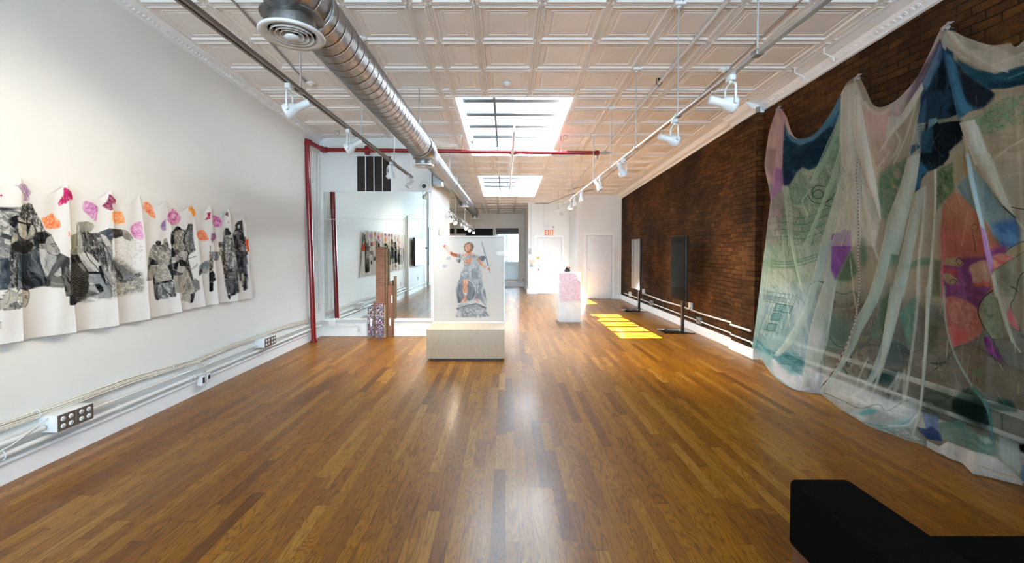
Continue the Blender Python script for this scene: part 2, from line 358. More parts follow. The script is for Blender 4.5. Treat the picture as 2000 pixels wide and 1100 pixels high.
# room behind the far glass
mb = MB(); mb.box((-2.2, YF+0.15, -0.1), (-2.1, YF+4.4, 3.4)); mb.box((1.6, YF+0.15, -0.1), (1.7, YF+4.4, 3.4)); mb.box((-2.2, YF+0.15, 3.3), (1.7, YF+4.4, 3.4))
x0, x1 = -0.9, 0.75
mb.box((-2.2, YF+4.3, -0.1), (x0, YF+4.4, 3.4)); mb.box((x1, YF+4.3, -0.1), (1.7, YF+4.4, 3.4)); mb.box((x0, YF+4.3, -0.1), (x1, YF+4.4, 0.95)); mb.box((x0, YF+4.3, 2.75), (x1, YF+4.4, 3.4))
struct(mb, 'wall_rear_room', M_wall)
portal('window_portal', ((x0+x1)/2, YF+4.5, 1.85), 1.65, 1.8, (-math.pi/2, 0, 0))
mb = MB(); mb.box((x0-0.08, YF+4.24, 0.87), (x1+0.08, YF+4.30, 0.95)); mb.box((x0-0.06, YF+4.26, 2.75), (x1+0.06, YF+4.3, 2.85))
mb.box((x0-0.07, YF+4.26, 0.9), (x0, YF+4.3, 2.8)); mb.box((x1, YF+4.26, 0.9), (x1+0.07, YF+4.3, 2.8))
for i in range(1, 4): mb.box((x0+(x1-x0)*i/4-0.02, YF+4.31, 0.95), (x0+(x1-x0)*i/4+0.02, YF+4.35, 2.75))
for z in (1.25, 1.55, 1.85, 2.15, 2.45): mb.box((x0, YF+4.31, z-0.02), (x1, YF+4.35, z+0.02))
wf = struct(mb, 'window_3', M_white)
mb = MB(); mb.box((x0, YF+4.36, 0.95), (x1, YF+4.365, 2.75)); mb.build('pane', M_glass, wf)
M_fac = brick_mat('outside_facade', 0.4, 0.14, [(0.05, 0.05, 0.05), (0.09, 0.088, 0.085), (0.12, 0.118, 0.11), (0.16, 0.155, 0.15)], (0.10, 0.10, 0.10), 0.012, 0.01, stains=False)
bl = thing('neighbouring_building', 'grey building seen through the rear room window', 'building', (-4, YF+9, -4))
m = MB(); m.box((-5, YF+9, -4), (5, YF+9.5, 3.1)); m.build('facade', M_fac, bl)
for i in range(5):
    for j in range(3): m = MB(); m.box((-4.2+i*1.7, YF+8.96, -1.4+j*1.5), (-3.3+i*1.7, YF+8.999, -0.3+j*1.5)); m.build('pane', M_screen, bl)
# exit wall, return, closet wall
dE = [onY(1048.5, 500, YE).x, onY(1097, 500, YE).x, onY(1060, 464, YE).z]
mb = MB(); mb.box((XE, YE, -0.1), (dE[0], YF+0.2, 3.9)); mb.box((dE[1], YE, -0.1), (4.2, YE+0.3, 3.9)); mb.box((dE[0], YE, dE[2]), (dE[1], YE+0.3, 3.9)); mb.box((dE[0], YE+0.2, -0.1), (dE[1], YE+0.3, dE[2])); struct(mb, 'wall_exit', M_wall)
dC = [onY(1145.5, 500, YC).x, onY(1195, 500, YC).x, onY(1170, 460, YC).z]
mb = MB(); mb.box((XRET, YC, -0.1), (dC[0], YE+0.05, 3.9)); mb.box((dC[1], YC, -0.1), (4.2, YE, 3.9)); mb.box((dC[0], YC, dC[2]), (dC[1], YE, 3.9)); mb.box((dC[0], YC+0.2, -0.1), (dC[1], YE-.01, dC[2])); struct(mb, 'wall_closet', M_wall)
# street wall with three tall windows (behind the camera, seen in the mirror and in reflections)
mb = MB(); xs = [XL-.2, -3.15, -1.25, -0.8, 1.1, 1.55, 3.45, XR+.3]
for i in (0, 2, 4, 6): mb.box((xs[i], YB-0.2, -0.1), (xs[i+1], YB, 4.6))
for i in (1, 3, 5): mb.box((xs[i], YB-0.2, -0.1), (xs[i+1], YB, 0.5)); mb.box((xs[i], YB-0.2, 3.4), (xs[i+1], YB, 4.6))
struct(mb, 'wall_street', M_wall)
for k, i in enumerate((1, 3, 5)):
    a, b_ = xs[i], xs[i+1]; mb = MB()
    mb.box((a, YB-0.14, 0.5), (a+0.06, YB-0.08, 3.4)); mb.box((b_-0.06, YB-0.14, 0.5), (b_, YB-0.08, 3.4)); mb.box((a+.06, YB-0.14, 0.5), (b_-.06, YB-0.08, 0.56)); mb.box((a+.06, YB-0.14, 3.34), (b_-.06, YB-0.08, 3.4))
    mb.box((a+.06, YB-0.14, 1.95), (b_-.06, YB-0.08, 2.01)); mb.box(((a+b_)/2-0.025, YB-0.14, 0.56), ((a+b_)/2+0.025, YB-0.08, 3.34))
    o = struct(mb, 'window_%d' % (k+4), M_white)
    mb = MB(); mb.box((a+.03, YB-0.115, 0.53), (b_-.03, YB-0.11, 3.37)); mb.build('pane', M_glass, o)
# --- tin ceiling with relief, two skylight openings
SK = []
for (c1, c2) in (((890, 189), (1077, 303)), ((933, 343), (1043, 383))):
    a = onCeil(*c1); b_ = onCeil(*c2); SK.append((-0.70, 0.95, a.y, b_.y))
def breaks(lo, hi, g0, step, extra):
    k0 = math.ceil((lo-g0)/step); r = [lo]; x = g0 + k0*step
    while x < hi: r.append(x); x += step
    r.append(hi); r = sorted(set(r + extra)); out = [r[0]]
    for v in r[1:]:
        if v - out[-1] < 0.02 and v not in extra: continue
        if v - out[-1] < 0.02: out[-1] = v
        else: out.append(v)
    return out
T = 0.607
gx0 = onCeil(1049, 79).x; gy0 = onCeil(1000, 79).y
XB = breaks(XL, XR+0.1, gx0, T, [-0.70, 0.95]); YBk = breaks(YB, YF, gy0, T, [SK[0][2], SK[0][3], SK[1][2], SK[1][3]])
prof = [(0, -0.002), (0.006, -0.013), (0.014, -0.013), (0.018, -0.004), (0.026, -0.004), (0.032, -0.017), (0.044, -0.017), (0.054, 0.0), (0.098, 0.0), (0.102, -0.006), (0.109, -0.006), (0.113, 0.0), (0.128, 0.0), (0.140, -0.005)]
mb = MB()
for i in range(len(XB)-1):
    for j in range(len(YBk)-1):
        a, b_, c, d = XB[i], XB[i+1], YBk[j], YBk[j+1]; cx, cy = (a+b_)/2, (c+d)/2
        if any(s[0] < cx < s[1] and s[2] < cy < s[3] for s in SK): continue
        mx = min(b_-a, d-c)/2 - 0.01; pr = [p for p in prof if p[0] < mx]
        vs = []; fs = []
        for (q, h) in pr:
            vs += [(x, y, ceil_z(y)+h) for x, y in ((a+q, c+q), (b_-q, c+q), (b_-q, d-q), (a+q, d-q))]
        n = len(pr)
        for k in range(n-1):
            for e in range(4):
                e2 = (e+1) % 4; fs.append((k*4+e, (k+1)*4+e, (k+1)*4+e2, k*4+e2))
        fs.append((n*4-4, n*4-1, n*4-2, n*4-3)); mb.add(vs, fs)
struct(mb, 'ceiling', M_tin)
# dropped beam over the rear
# --- skylights
M_bar = mat('grey_steel_glazing_bar', (0.09, 0.10, 0.105), 0.6, var=0.05)
for k, (a, b_, c, d) in enumerate(SK):
    zt = lambda y: ceil_z(y)+0.20
    z0 = min(ceil_z(c), ceil_z(d)) ; top = ceil_z(c)+.22
    mb = MB()
    for (x0_, x1_) in ((a-.06, a), (b_, b_+.06)):
        q = [(x0_, c-.06, ceil_z(c-.06)-.012), (x0_, d+.06, ceil_z(d+.06)-.012), (x0_, d+.06, top+.1), (x0_, c-.06, top+.1)]; mb.prism(q, (x1_-x0_, 0, 0))
    mb.box((a, c-.06, ceil_z(c)-.012), (b_, c, top+.1)); mb.box((a, d, ceil_z(d)-.012), (b_, d+.06, top+.1))
    root = struct(mb, 'window_%d' % (k+1), M_trim)
    nb = 5
    for i in range(nb):
        yy = c + 0.62 + i*0.575; zz = zt(yy)
        if yy > d-0.02: continue
        m2 = MB(); m2.box((a+.05, yy-0.07, zz-0.010), (b_-.05, yy+0.07, zz+0.010)); m2.build('glazing_bar', M_bar, root)
    m2 = MB(); m2.prism([(-0.185, c, zt(c)-.035), (-0.185, d, zt(d)-.035), (-0.185, d, zt(d)-.013), (-0.185, c, zt(c)-.013)], (0.035, 0, 0)); m2.build('mullion', M_bar, root)
    if k == 0:
        for sx in (a+0.05, b_-0.05):
            m2 = MB(); m2.box((sx-0.03, d-0.75, z0+0.10), (sx+0.03, d-0.55, z0+0.26)); m2.tube([(sx, d-0.6, z0+0.2), (sx, d-0.35, z0+0.05)], 0.012, 8); m2.build('latch', M_grey, root)
    m2 = MB(); m2.prism([(a, c, zt(c)+.06), (a, d, zt(d)+.06), (a, d, zt(d)+.065), (a, c, zt(c)+.065)], (b_-a, 0, 0)); m2.build('pane', M_glass, root)
# unseen sun blocker added on the roof beside the skylights (it shades their left part from the sun)
m = MB(); m.box((SK[0][0]-0.32, 3.5, 3.99), (SK[0][0]-0.10, 15.5, 5.75)); struct(m, 'roof_sun_blocker', M_wall)
# --- crown mouldings
def crown(name, pr, y0, y1, n=1): m = MB(); m.sweepY(pr, y0, y1, n, lambda y: ceil_z(y)); return struct(m, name, M_trim)
xw = XRN
crown('trim_3', [(xw, 0.02), (xw-0.25, 0.02), (xw-0.25, -0.012), (xw-0.22, -0.02), (xw-0.20, -0.018), (xw-0.10, -0.045), (xw-0.09, -0.055), (xw-0.035, -0.115), (xw-0.03, -0.13), (xw, -0.135)], YB, YP0)
m = MB()
for i in range(64):                                         # egg ornaments along the moulding
    y = 2.2 + i*0.06
    M4 = Matrix.Translation((xw-0.062, y, ceil_z(y)-0.087)) @ Matrix.Rotation(math.radians(-138), 4, 'Y')
    m.lathe([(0.022, -0.004), (0.023, 0.003), (0.019, 0.005), (0.016, 0.001), (0.012, 0.0015), (0.007, 0.006), (0.0, 0.007)], M4, 12)
struct(m, 'trim_4', M_trim)
crown('trim_5', [(XRN+.1, 0.02), (XPF-0.17, 0.02), (XPF-0.17, -0.02), (XPF-0.12, -0.05), (XPF-0.10, -0.09), (XPF-0.03, -0.11), (XPF-.02, -0.16), (XRN+.1, -0.16)], YP0-0.012, YP1+0.04)
m = MB(); y0, y1 = YP1+0.04, YC
def cr(y): X = xr(y); return [(X+.1, y, ceil_z(y)+.02), (X-0.26, y, ceil_z(y)+.02), (X-0.26, y, ceil_z(y)-.015), (X-0.16, y, ceil_z(y)-.03), (X-0.10, y, ceil_z(y)-.09), (X-0.03, y, ceil_z(y)-.10), (X-.02, y, ceil_z(y)-.13), (X+.1, y, ceil_z(y)-.13)]
m.add(cr(y0)+cr(y1), [(i, (i+1) % 8, 8+(i+1) % 8, 8+i) for i in range(8)] + [tuple(range(8)), tuple(range(8, 16))]); struct(m, 'trim_6', M_trim)
crown('trim_7', [(XL, 0.02), (XL+0.10, 0.02), (XL+0.10, -0.015), (XL+0.075, -0.02), (XL+0.055, -0.05), (XL+0.02, -0.075), (XL+0.015, -0.09), (XL, -0.09)], YB, YM)
m = MB()
for i in range(150):
    y = YM - 0.05 - i*0.05
    m.box((XL+0.02, y-0.012, ceil_z(y)-0.07), (XL+0.055, y+0.012, ceil_z(y)-0.035))
struct(m, 'trim_8', M_trim)
# --- baseboards
def baseY(name, X, s, y0, y1, h=0.15):                      # s = direction into the room
    m = MB(); m.sweepY([(X, 0), (X+s*0.020, 0), (X+s*0.020, h-0.045), (X+s*0.024, h-0.043), (X+s*0.024, h-0.034), (X+s*0.030, h-0.030), (X+s*0.040, h-0.020), (X+s*0.040, h-0.006), (X+s*0.034, h), (X, h)], y0, y1); return struct(m, name, M_trim)
baseY('baseboard_left', XL, 1, YB, YM, 0.165)
baseY('baseboard_right', XRN, -1, YB, YP0, 0.14)
m = MB(); m.box((XPF-0.03, YP0-0.03, 0), (XRN, YP1+0.02, 0.145)); struct(m, 'baseboard_right_pier', M_trim)
m = MB(); m.prism([(xr(YP1)-.035, YP1+.02, 0), (xr(YC)-.035, YC, 0), (xr(YC), YC, 0), (xr(YP1), YP1+.02, 0)], (0, 0, 0.15)); struct(m, 'baseboard_right_rear', M_trim)
m = MB(); m.box((XL, YM-0.025, 0), (XP+0.02, YM, 0.14)); m.box((XL, YM-0.03, 0.115), (XP+0.02, YM, 0.128)); m.box((XP, YM, 0), (XP+0.02, YM+2.45, 0.14)); struct(m, 'baseboard_mirror', M_trim)
m = MB(); m.box((XL, YF-0.025, 0), (XE-0.025, YF, 0.17)); m.box((XE-0.025, YE, 0), (XE, YF, 0.17)); m.box((XE-0.025, YE-0.02, 0), (dE[0]-0.1, YE, 0.14)); m.box((dE[1]+.1, YE-0.02, 0), (XRET, YE, 0.14)); struct(m, 'baseboard_far', M_trim)
m = MB(); m.box((XRET-.02, YC, 0), (XRET, YE, 0.14)); m.box((XRET-.02, YC-0.02, 0), (dC[0]-0.1, YC, 0.14)); m.box((dC[1]+0.1, YC-0.02, 0), (xr(YC)-.03, YC, 0.14)); struct(m, 'baseboard_closet', M_trim)
# --- doors
def door(name, x0, x1, Y, h, frame=0.08):
    m = MB(); m.box((x0-frame, Y-0.02, 0), (x0, Y+.02, h+frame)); m.box((x1, Y-0.02, 0), (x1+frame, Y+.02, h+frame)); m.box((x0, Y-0.02, h), (x1, Y+.02, h+frame))
    r = struct(m, name, M_trim); r['kind'] = 'structure'
    m = MB(); m.box((x0+0.006, Y+0.004, 0.008), (x1-0.006, Y+0.045, h-0.006), 0.003); m.build('door_panel', M_white, r)
    return r
d1 = door('door_1', dE[0], dE[1], YE, dE[2])
p = onY(1050, 503.5, YE); m = MB(); m.box((p.x-0.045, YE-0.03, p.z-0.035), (p.x+0.06, YE+0.003, p.z+0.035), 0.006); m.cyl((p.x+0.02, YE-0.055, p.z), (p.x+0.02, YE-0.03, p.z), 0.026); m.build('rim_lock', M_brass, d1)
p = onY(1052, 524, YE); m = MB(); m.box((p.x-0.028, YE-0.008, p.z-0.085), (p.x+0.028, YE+0.004, p.z+0.085), 0.003); m.cyl((p.x, YE-0.05, p.z-0.01), (p.x, YE-0.008, p.z-0.01), 0.012); m.lathe([(0.0, -0.03), (0.025, -0.022), (0.028, 0), (0.018, 0.02), (0, 0.022)], alignM((p.x, YE-0.06, p.z-0.01), (0, -1, 0)), 16); m.build('handle', M_chrome, d1)
p = onY(1072, 496, YE); m = MB(); m.tube([(p.x, YE+.004, p.z+.07), (p.x, YE-.03, p.z+.06), (p.x, YE-.035, p.z), (p.x, YE-.03, p.z-.06), (p.x, YE+.004, p.z-.07)], 0.012, 8); m.build('knocker', M_white, d1)
for zz in (0.25, 1.1, 1.95): m = MB(); m.cyl((dE[1]-0.004, YE-0.012, zz-0.05), (dE[1]-0.004, YE-0.012, zz+0.05), 0.010, 10); m.build('hinge', M_white, d1)
d2 = door('door_2', dC[0], dC[1], YC, dC[2])
p = onY(1149, 527.5, YC); m = MB(); m.lathe([(0.03, 0), (0.03, 0.008), (0.012, 0.012), (0.012, 0.035), (0.028, 0.045), (0.03, 0.06), (0.02, 0.072), (0, 0.074)], alignM((p.x+.02, YC+.004, p.z), (0, -1, 0)), 20); m.build('knob', M_chrome, d2)
for zz in (0.25, 1.85): m = MB(); m.cyl((dC[1]-0.004, YC-0.016, zz-0.06), (dC[1]-0.004, YC-0.016, zz+0.06), 0.012, 10); m.build('hinge', M_white, d2)
# glazed interior window at the far end
m = MB(); a, b_ = fw; z0, z1 = fz
m.box((a-0.05, YF-0.02, z0-0.06), (a+0.03, YF+0.1, z1+.0)); m.box((b_-0.03, YF-0.02, z0-0.06), (b_+0.05, YF+0.1, z1)); m.box((a+.03, YF-0.02, z0-0.06), (b_-.03, YF+0.1, z0+0.02)); m.box((a-.05, YF-0.02, z1), (b_+.05, YF+0.1, z1+0.07))
wf = struct(m, 'window_7', M_far)
m = MB(); m.box((a+.03, YF+0.02, z1-0.24), (b_-.03, YF+0.06, z1)); m.build('roller_shade', mat('grey_shade_cloth', (0.10, 0.11, 0.12), 0.8), wf)
m = MB(); m.box((a+.03, YF+0.07, z0+.02), (b_-.03, YF+0.075, z1)); m.build('pane', M_glass, wf)
m = MB(); xm = (a+b_)/2-.02; m.box((xm, YF+0.065, z0), (xm+0.03, YF+0.09, z1)); m.build('mullion', M_grey, wf)

# ================================================================== FIXTURES
# spiral duct
DX, DZ = -1.145, EYE + 1.40
def ductc(t):     # centre line
    return Vector((-1.145, t, DZ))
m = MB(); pts = []; rad = []
y = 0.9
while y < 5.55: [(pts.append((DX, y+a_, DZ)), rad.append(b_)) for a_, b_ in ((-0.008, .155), (0, .155), (.003, .1575), (.007, .1575), (.010, .155), (.018, .155))]; y += 0.112
duct = thing('spiral_duct', 'large round galvanised spiral air duct hung under the ceiling beside the left track', 'duct', (DX, 0.9, DZ))
pts.append((DX, 5.6, DZ)); rad.append(0.155)
m.tube(pts, rad, 40)
M_galv, nt, b = nmat('galvanised_steel')
tc = N(nt, 'ShaderNodeTexCoord'); vo = N(nt, 'ShaderNodeTexVoronoi'); vo.inputs['Scale'].default_value = 60; L(nt, tc.outputs['Object'], vo.inputs['Vector'])
nz = N(nt, 'ShaderNodeTexNoise'); nz.inputs['Scale'].default_value = 5; L(nt, tc.outputs['Object'], nz.inputs['Vector'])
L(nt, ramp(nt, math_n(nt, 'MULTIPLY_ADD', nz.outputs['Fac'], 0.7, math_n(nt, 'MULTIPLY', vo.outputs['Color'], 0.3)), [(0.25, (0.20, 0.205, 0.21)), (0.75, (0.36, 0.36, 0.36))]), b.inputs['Base Color'])
b.inputs['Metallic'].default_value = 0.95; L(nt, math_n(nt, 'MULTIPLY_ADD', nz.outputs['Fac'], 0.15, 0.32), b.inputs['Roughness'])
# shear the rings a little so the seam spirals
for i, v in enumerate(m.v):
    x, yy, z = v; m.v[i] = (x, yy + 0.045*math.atan2(z-DZ, x-DX)/math.pi*0 + (x-DX)*0.12, z)
m.build('duct_body', M_galv, duct)
m = MB(); pts = []; rad = []; pts = [(DX, 5.5, DZ), (DX, 5.55, DZ), (DX, 5.56, DZ), (DX, 5.95, DZ), (DX, 6.25, DZ-0.005)]; rad = [0.150, 0.150, 0.170, 0.170, 0.142]; m.tube(pts, rad, 40, caps=False); m.build('reducer', M_galv, duct)
m = MB(); pts = []; rad = []; y = 6.2
while y < 15.6: pts += [(DX, y+a_, DZ) for a_ in (-.008, 0, .003, .007, .010, .018)]; rad += [.138, .138, .1405, .1405, .138, .138]; y += 0.125
pts += [(DX, 15.8, DZ)]; rad += [0.138]; m.tube(pts, rad, 32); m.build('duct_body', M_galv, duct)
m = MB(); m.box((DX-0.17, 7.55, DZ-0.22), (DX-0.02, 7.85, DZ-0.05)); m.build('branch_collar', M_galv, duct)
def diffuser(x, y, z, R=0.165, near=False):
    m = MB(); m.tube([(x, y, z+0.012), (x, y, DZ-0.02)], R*0.70, 32, caps=False); m.tube([(x, y, DZ-0.135), (x, y, DZ-0.128)], R*0.95, 32) 
    m.build('boot', M_galv, duct)
    r = MB(); r.lathe([(R*0.70, 0.016), (R*0.98, 0.010), (R, 0.002), (R*0.97, -0.006), (R*0.78, 0.001), (R*0.72, 0.012), (R*0.70, 0.016)], Matrix.Translation((x, y, z)), 48)
    root = r.build('diffuser_face', M_white, duct)
    for q in (0.60, 0.45, 0.30):
        c = MB(); c.lathe([(R*q, 0.030), (R*(q+0.055), 0.0), (R*(q+0.065), -0.006), (R*(q+0.045), -0.004), (R*q-0.004, 0.030)], Matrix.Translation((x, y, z)), 40); c.build('cone', M_white, root)
    c = MB(); c.lathe([(0, 0.0), (R*0.20, 0.0), (R*0.24, -0.008), (R*0.16, -0.016), (0, -0.018)], Matrix.Translation((x, y, z-0.002)), 32)
    c.tube([(x-R*0.7, y, z+0.02), (x+R*0.7, y, z+0.02)], 0.004, 6); c.build('cone', M_white, root)
    c = MB(); c.lathe([(0, 0.036), (R*0.68, 0.036), (R*0.68, 0.030), (0, 0.030)], Matrix.Translation((x, y, z)), 32); c.build('throat', M_blackin, root)
pz = EYE + 1.17
for (px, py) in ((579, 70), (823, 324), (902, 404), (924, 427)):
    d = ray(px, py); t = (pz - EYE)/d.z; diffuser(DX - 0.02 if px < 600 else DX, d.y*t, pz, 0.168 if px < 600 else 0.15)
for px, py in ((818, 175),):
    p = onCeil(px, py)
for yy in (2.4, 5.55, 8.6, 11.7):
    m = MB(); m.cyl((DX, yy, DZ+0.16), (DX, yy, ceil_z(yy)), 0.006, 8); m.tube([(DX+0.165*math.cos(a), yy, DZ+0.165*math.sin(a)) for a in np.linspace(0, 2*math.pi, 33)], 0.006, 6); m.build('hanger', M_grey, duct)

# --- track rails
TX, TZ = onCeil(1322, 12).x, 2.80
def track(name, label, x, z, y0, y1, rods, M, twin=False, plates=True):
    r = thing(name, label, 'lighting track', (x, y0, z))
    m = MB()
    if twin: m.box((x-0.026, y0, z-0.012), (x-0.008, y1, z+0.012)); m.box((x+0.008, y0, z-0.012), (x+0.026, y1, z+0.012)); m.box((x-0.024, y0, z+0.004), (x+0.024, y1, z+0.010))
    else: m.box((x-0.018, y0, z-0.010), (x+0.018, y1, z+0.012), 0.004)
    m.build('rail', M, r)
    for y in rods:
        m = MB(); m.cyl((x, y, z+0.01), (x, y, ceil_z(y)-0.01), 0.0065, 10); m.build('drop_rod', M_rod, r)
        m = MB(); m.box((x-0.025, y-0.03, z-0.014), (x+0.025, y+0.03, z+0.022), 0.004); m.build('clamp', M_grey, r)
        if plates:
            m = MB(); zc = ceil_z(y); m.box((x-0.05, y-0.05, zc-0.035), (x+0.05, y+0.05, zc+0.004), 0.006); m.cyl((x, y, zc-0.05), (x, y, zc-0.03), 0.02); m.build('canopy', M_white, r)
    return r
rt = track('track_rail', 'long pale grey suspended lighting track on the brick wall side', TX, TZ, 0.6, 12.6, [1.4, 2.61, 3.8, 5.01, 6.2, 7.43, 8.65, 9.9, 11.1, 12.3], M_rail)
LX = -1.6; LZ = EYE + 1.6/1.293
lt = track('track_rail', 'bronze twin lighting track hung from rods on the white wall side', LX, LZ, 0.6, 7.12, [1.9, 3.27, 4.65, 6.0, 7.0], M_raild, True, False)
RX, RZ = -1.22, EYE+0.83
rl = track('track_rail', 'short distant track in the rear passage with warm lit lamps', RX, RZ, 9.0, 16.6, [10.2, 12.5, 14.8, 16.3], M_raild, False, False)

# --- spot heads
def spot(loc, yawp, label, on=False, style='cone', group=None, energy=0, size=1.0, yoke_yaw=0.0, scl=1.0):
    x, y, z = loc
    group = 'spotlights on the right track' if x > 1 else ('spotlights on the left track' if x < -1.4 else 'spotlights of the rear passage track')
    r = thing('track_spotlight', label, 'spotlight', (x, y, z), group)
    m = MB(); m.box((x-0.02, y-0.035, z-0.045), (x+0.02, y+0.035, z-0.008), 0.004); m.cyl((x, y, z-0.06), (x, y, z-0.045), 0.012); m.build('adapter', M_white, r)
    D = Vector(yawp).normalized(); side = D.cross(Vector((0, 0, 1))).normalized()
    piv = Vector((x, y, z-0.205*scl)); w = 0.062*scl
    m = MB(); arc = [piv + side*w, piv + side*w + Vector((0, 0, 0.09*scl))]
    for k in range(7):
        a = math.pi*k/6; arc.append(Vector((x, y, z-0.115*scl+0.02)) + side*w*math.cos(a) + Vector((0, 0, 0.035*math.sin(a))))
    arc += [piv - side*w + Vector((0, 0, 0.09*scl)), piv - side*w]
    m.tube(arc, 0.0075*scl, 8); m.cyl(piv+side*(w+0.012), piv+side*(w-0.006), 0.014*scl, 12); m.cyl(piv-side*(w+0.012), piv-side*(w-0.006), 0.014*scl, 12); m.build('yoke', M_white, r)
    s = scl
    M4 = alignM(piv, D)
    m = MB(); m.lathe([(0, -0.155*s), (0.026*s, -0.155*s), (0.028*s, -0.150*s), (0.028*s, -0.06*s), (0.034*s, -0.055*s), (0.045*s, -0.035*s), (0.056*s, 0.0), (0.058*s, 0.012*s), (0.058*s, 0.03*s), (0.052*s, 0.032*s), (0.050*s, 0.018*s), (0.0, 0.016*s)], M4, 28)
    h = m.build('lamp_head', M_white, r)
    m = MB(); m.lathe([(0.050*s, 0.020*s), (0.035*s, 0.026*s), (0.0, 0.028*s)], M4, 24); m.build('lens', M_lamp if on else M_lens, h)
    c = MB(); p0 = Vector((x, y, z-0.05)); p1 = piv - D*0.15*s
    c.tube([p0, p0 + (p1-p0)*0.3 + Vector((0.02, 0.02, -0.01)), p0 + (p1-p0)*0.7 + Vector((-0.02, 0.03, 0.03)), p1], 0.003, 6); c.build('cord', M_cable, r)
    if energy:
        ld = bpy.data.lights.new('spot_beam', 'SPOT'); ld.energy = energy; ld.spot_size = math.radians(100); ld.spot_blend = 0.9; ld.shadow_soft_size = 0.04; ld.specular_factor = 0.15; ld.color = (1.0, 0.87, 0.71)
        lo = bpy.data.objects.new('spot_beam', ld); COL.objects.link(lo); q = piv + D*0.06*s - Vector((x, y, z)); lo.location = q; lo.rotation_euler = D.to_track_quat('-Z', 'Y').to_euler(); lo.parent = r
    return r
def trk_y(px, X): return X*810/(px-987)
lw = (-0.85, -0.12, -0.42); EN = (12, 6, 13, 8)
spot((LX, trk_y(569, LX), LZ), lw, 'large white spotlight on the left track turned to the white wall, nearest the camera', True, energy=EN[0])
spot((LX, trk_y(683, LX), LZ), (-0.80, -0.1, -0.5), 'white spotlight on the left track in front of the red pipe, turned to the wall', True, energy=EN[1])
spot((LX, trk_y(765, LX), LZ), (0.05, 0.3, -1), 'lit white spotlight pointing straight down on the left track before the air grille', True, energy=60)
spot((LX, trk_y(798, LX), LZ), (-0.5, -0.5, -0.8), 'last spotlight at the far end of the left track', scl=0.9)
spot((LX, 1.6, LZ), (-0.95, 0.25, -0.45), 'lit white spotlight on the left track above the near end of the drawn cloth', True, energy=EN[2])
spot((LX, 0.9, LZ), (-0.95, 0.3, -0.5), 'lit white spotlight on the left track nearest the street windows', True, energy=EN[3])
rdirs = [((1423, 160), (0.95, 0.05, -0.18), False, 'large unlit white spotlight nearest on the right track, facing the sheer drape'),
         ((1315, 243), (0.95, 0.15, -0.2), False, 'unlit white spotlight on the right track, second from the camera'),
         ((1216, 318), (0.45, 0.25, -0.8), True, 'lit white spotlight on the right track aimed at the brick wall'),
         ((1171, 349), (0.45, -0.2, -0.75), False, 'unlit spotlight on the right track just past the lit one'),
         ((1136, 378), (0.1, -0.1, -0.95), False, 'unlit spotlight on the right track pointing down before the closet door'),
         ((1123, 390), (0.1, -0.1, -0.95), False, 'unlit spotlight on the right track between the lit far lamp and its nearer neighbour'),
         ((1113.5, 394), (-0.2, -0.25, -0.95), True, 'small lit spotlight far down the right track'),
         ((1096, 404), (-0.1, -0.95, -0.3), False, 'round faced spotlight ending the right track')]
for (p, D, on, lab) in rdirs:
    spot((TX, min(trk_y(p[0], TX), 12.5), TZ), D, lab, on, energy=(80 if on else 0))
for px, on, lab in ((880, True, 'leftmost small lit lamp of the rear passage track'), (889, True, 'second small lit lamp of the rear passage track'), (903, False, 'unlit lamp in the middle of the rear passage track'), (910, True, 'lit lamp right of the unlit one on the rear passage track'), (917, True, 'bright warm lamp second from the right on the rear passage track'), (925, True, 'rightmost bright warm lamp on the rear passage track')):
    spot((RX, min(trk_y(px, RX), 16.4), RZ), (0.3, -0.75, -0.55), lab, on, energy=(28 if on else 0), scl=0.85)

# --- pipes
YR = YM - 0.11
def pipe_thing(name, label, cat, pts, r, M, extras=(), group=None, n=14):
    t = thing(name, label, cat, pts[0], group)
    m = MB(); m.tube(pts, r, n); m.build('pipe', M, t)
    for e in extras:
        m = MB(); m.tube(e[1], e[2], 18); m.build(e[0], M, t)
    return t
yr = onZ(613, 668).y; xr0 = onZ(613, 668).x
p_top = onY(599, 276, yr); p2 = onY(632, 292.5, YM-0.12); p3 = onY(1168, 299, YM-0.12)
A = Vector((xr0, yr, 0)); B = Vector((p_top.x, yr, p_top.z)); C = Vector(p2); Dd = Vector(p3)
pipe_thing('sprinkler_riser', 'red painted sprinkler pipe rising beside the white wall and crossing under the skylight', 'pipe', [A, B], 0.043, M_red,
  [('pipe', [B, C], 0.040), ('pipe', [C, Dd], 0.036), ('elbow', [B-Vector((0, 0, 0.07)), B, B+(C-B).normalized()*0.07], 0.056), ('elbow', [C+(B-C).normalized()*0.06, C, C+Vector((0.06, 0, 0))], 0.052),
   ('tee', [C+(Dd-C)*0.150, C+(Dd-C)*0.168], 0.052), ('tee', [C+(Dd-C)*0.159+Vector((0, 0, -0.075)), C+(Dd-C)*0.159+Vector((0, 0, 0.075))], 0.042),
   ('tee', [C+(Dd-C)*0.680, C+(Dd-C)*0.70], 0.050), ('cap', [Dd-Vector((0.05, 0, 0)), Dd+Vector((0.015, 0, 0))], 0.045), ('collar', [A, A+Vector((0, 0, 0.03))], 0.055)])
for f in (0.36, 0.505, 0.865):
    q = C+(Dd-C)*f; m = MB(); m.cyl(q, (q.x, q.y, ceil_z(q.y)), 0.006, 8); m.tube([q+Vector((0, 0.042*math.cos(a), 0.042*math.sin(a))) for a in np.linspace(0, 6.283, 17)], 0.005, 6); m.build('pipe_hanger', M_red, label='red ring hanger of the sprinkler pipe, %s' % {0.36: 'beside the duct', 0.505: 'at the left of the skylight', 0.865: 'at the right of the skylight'}[f], cat='pipe hanger', group='red hangers of the sprinkler pipe')
sx = onY(1001, 297, YR).x
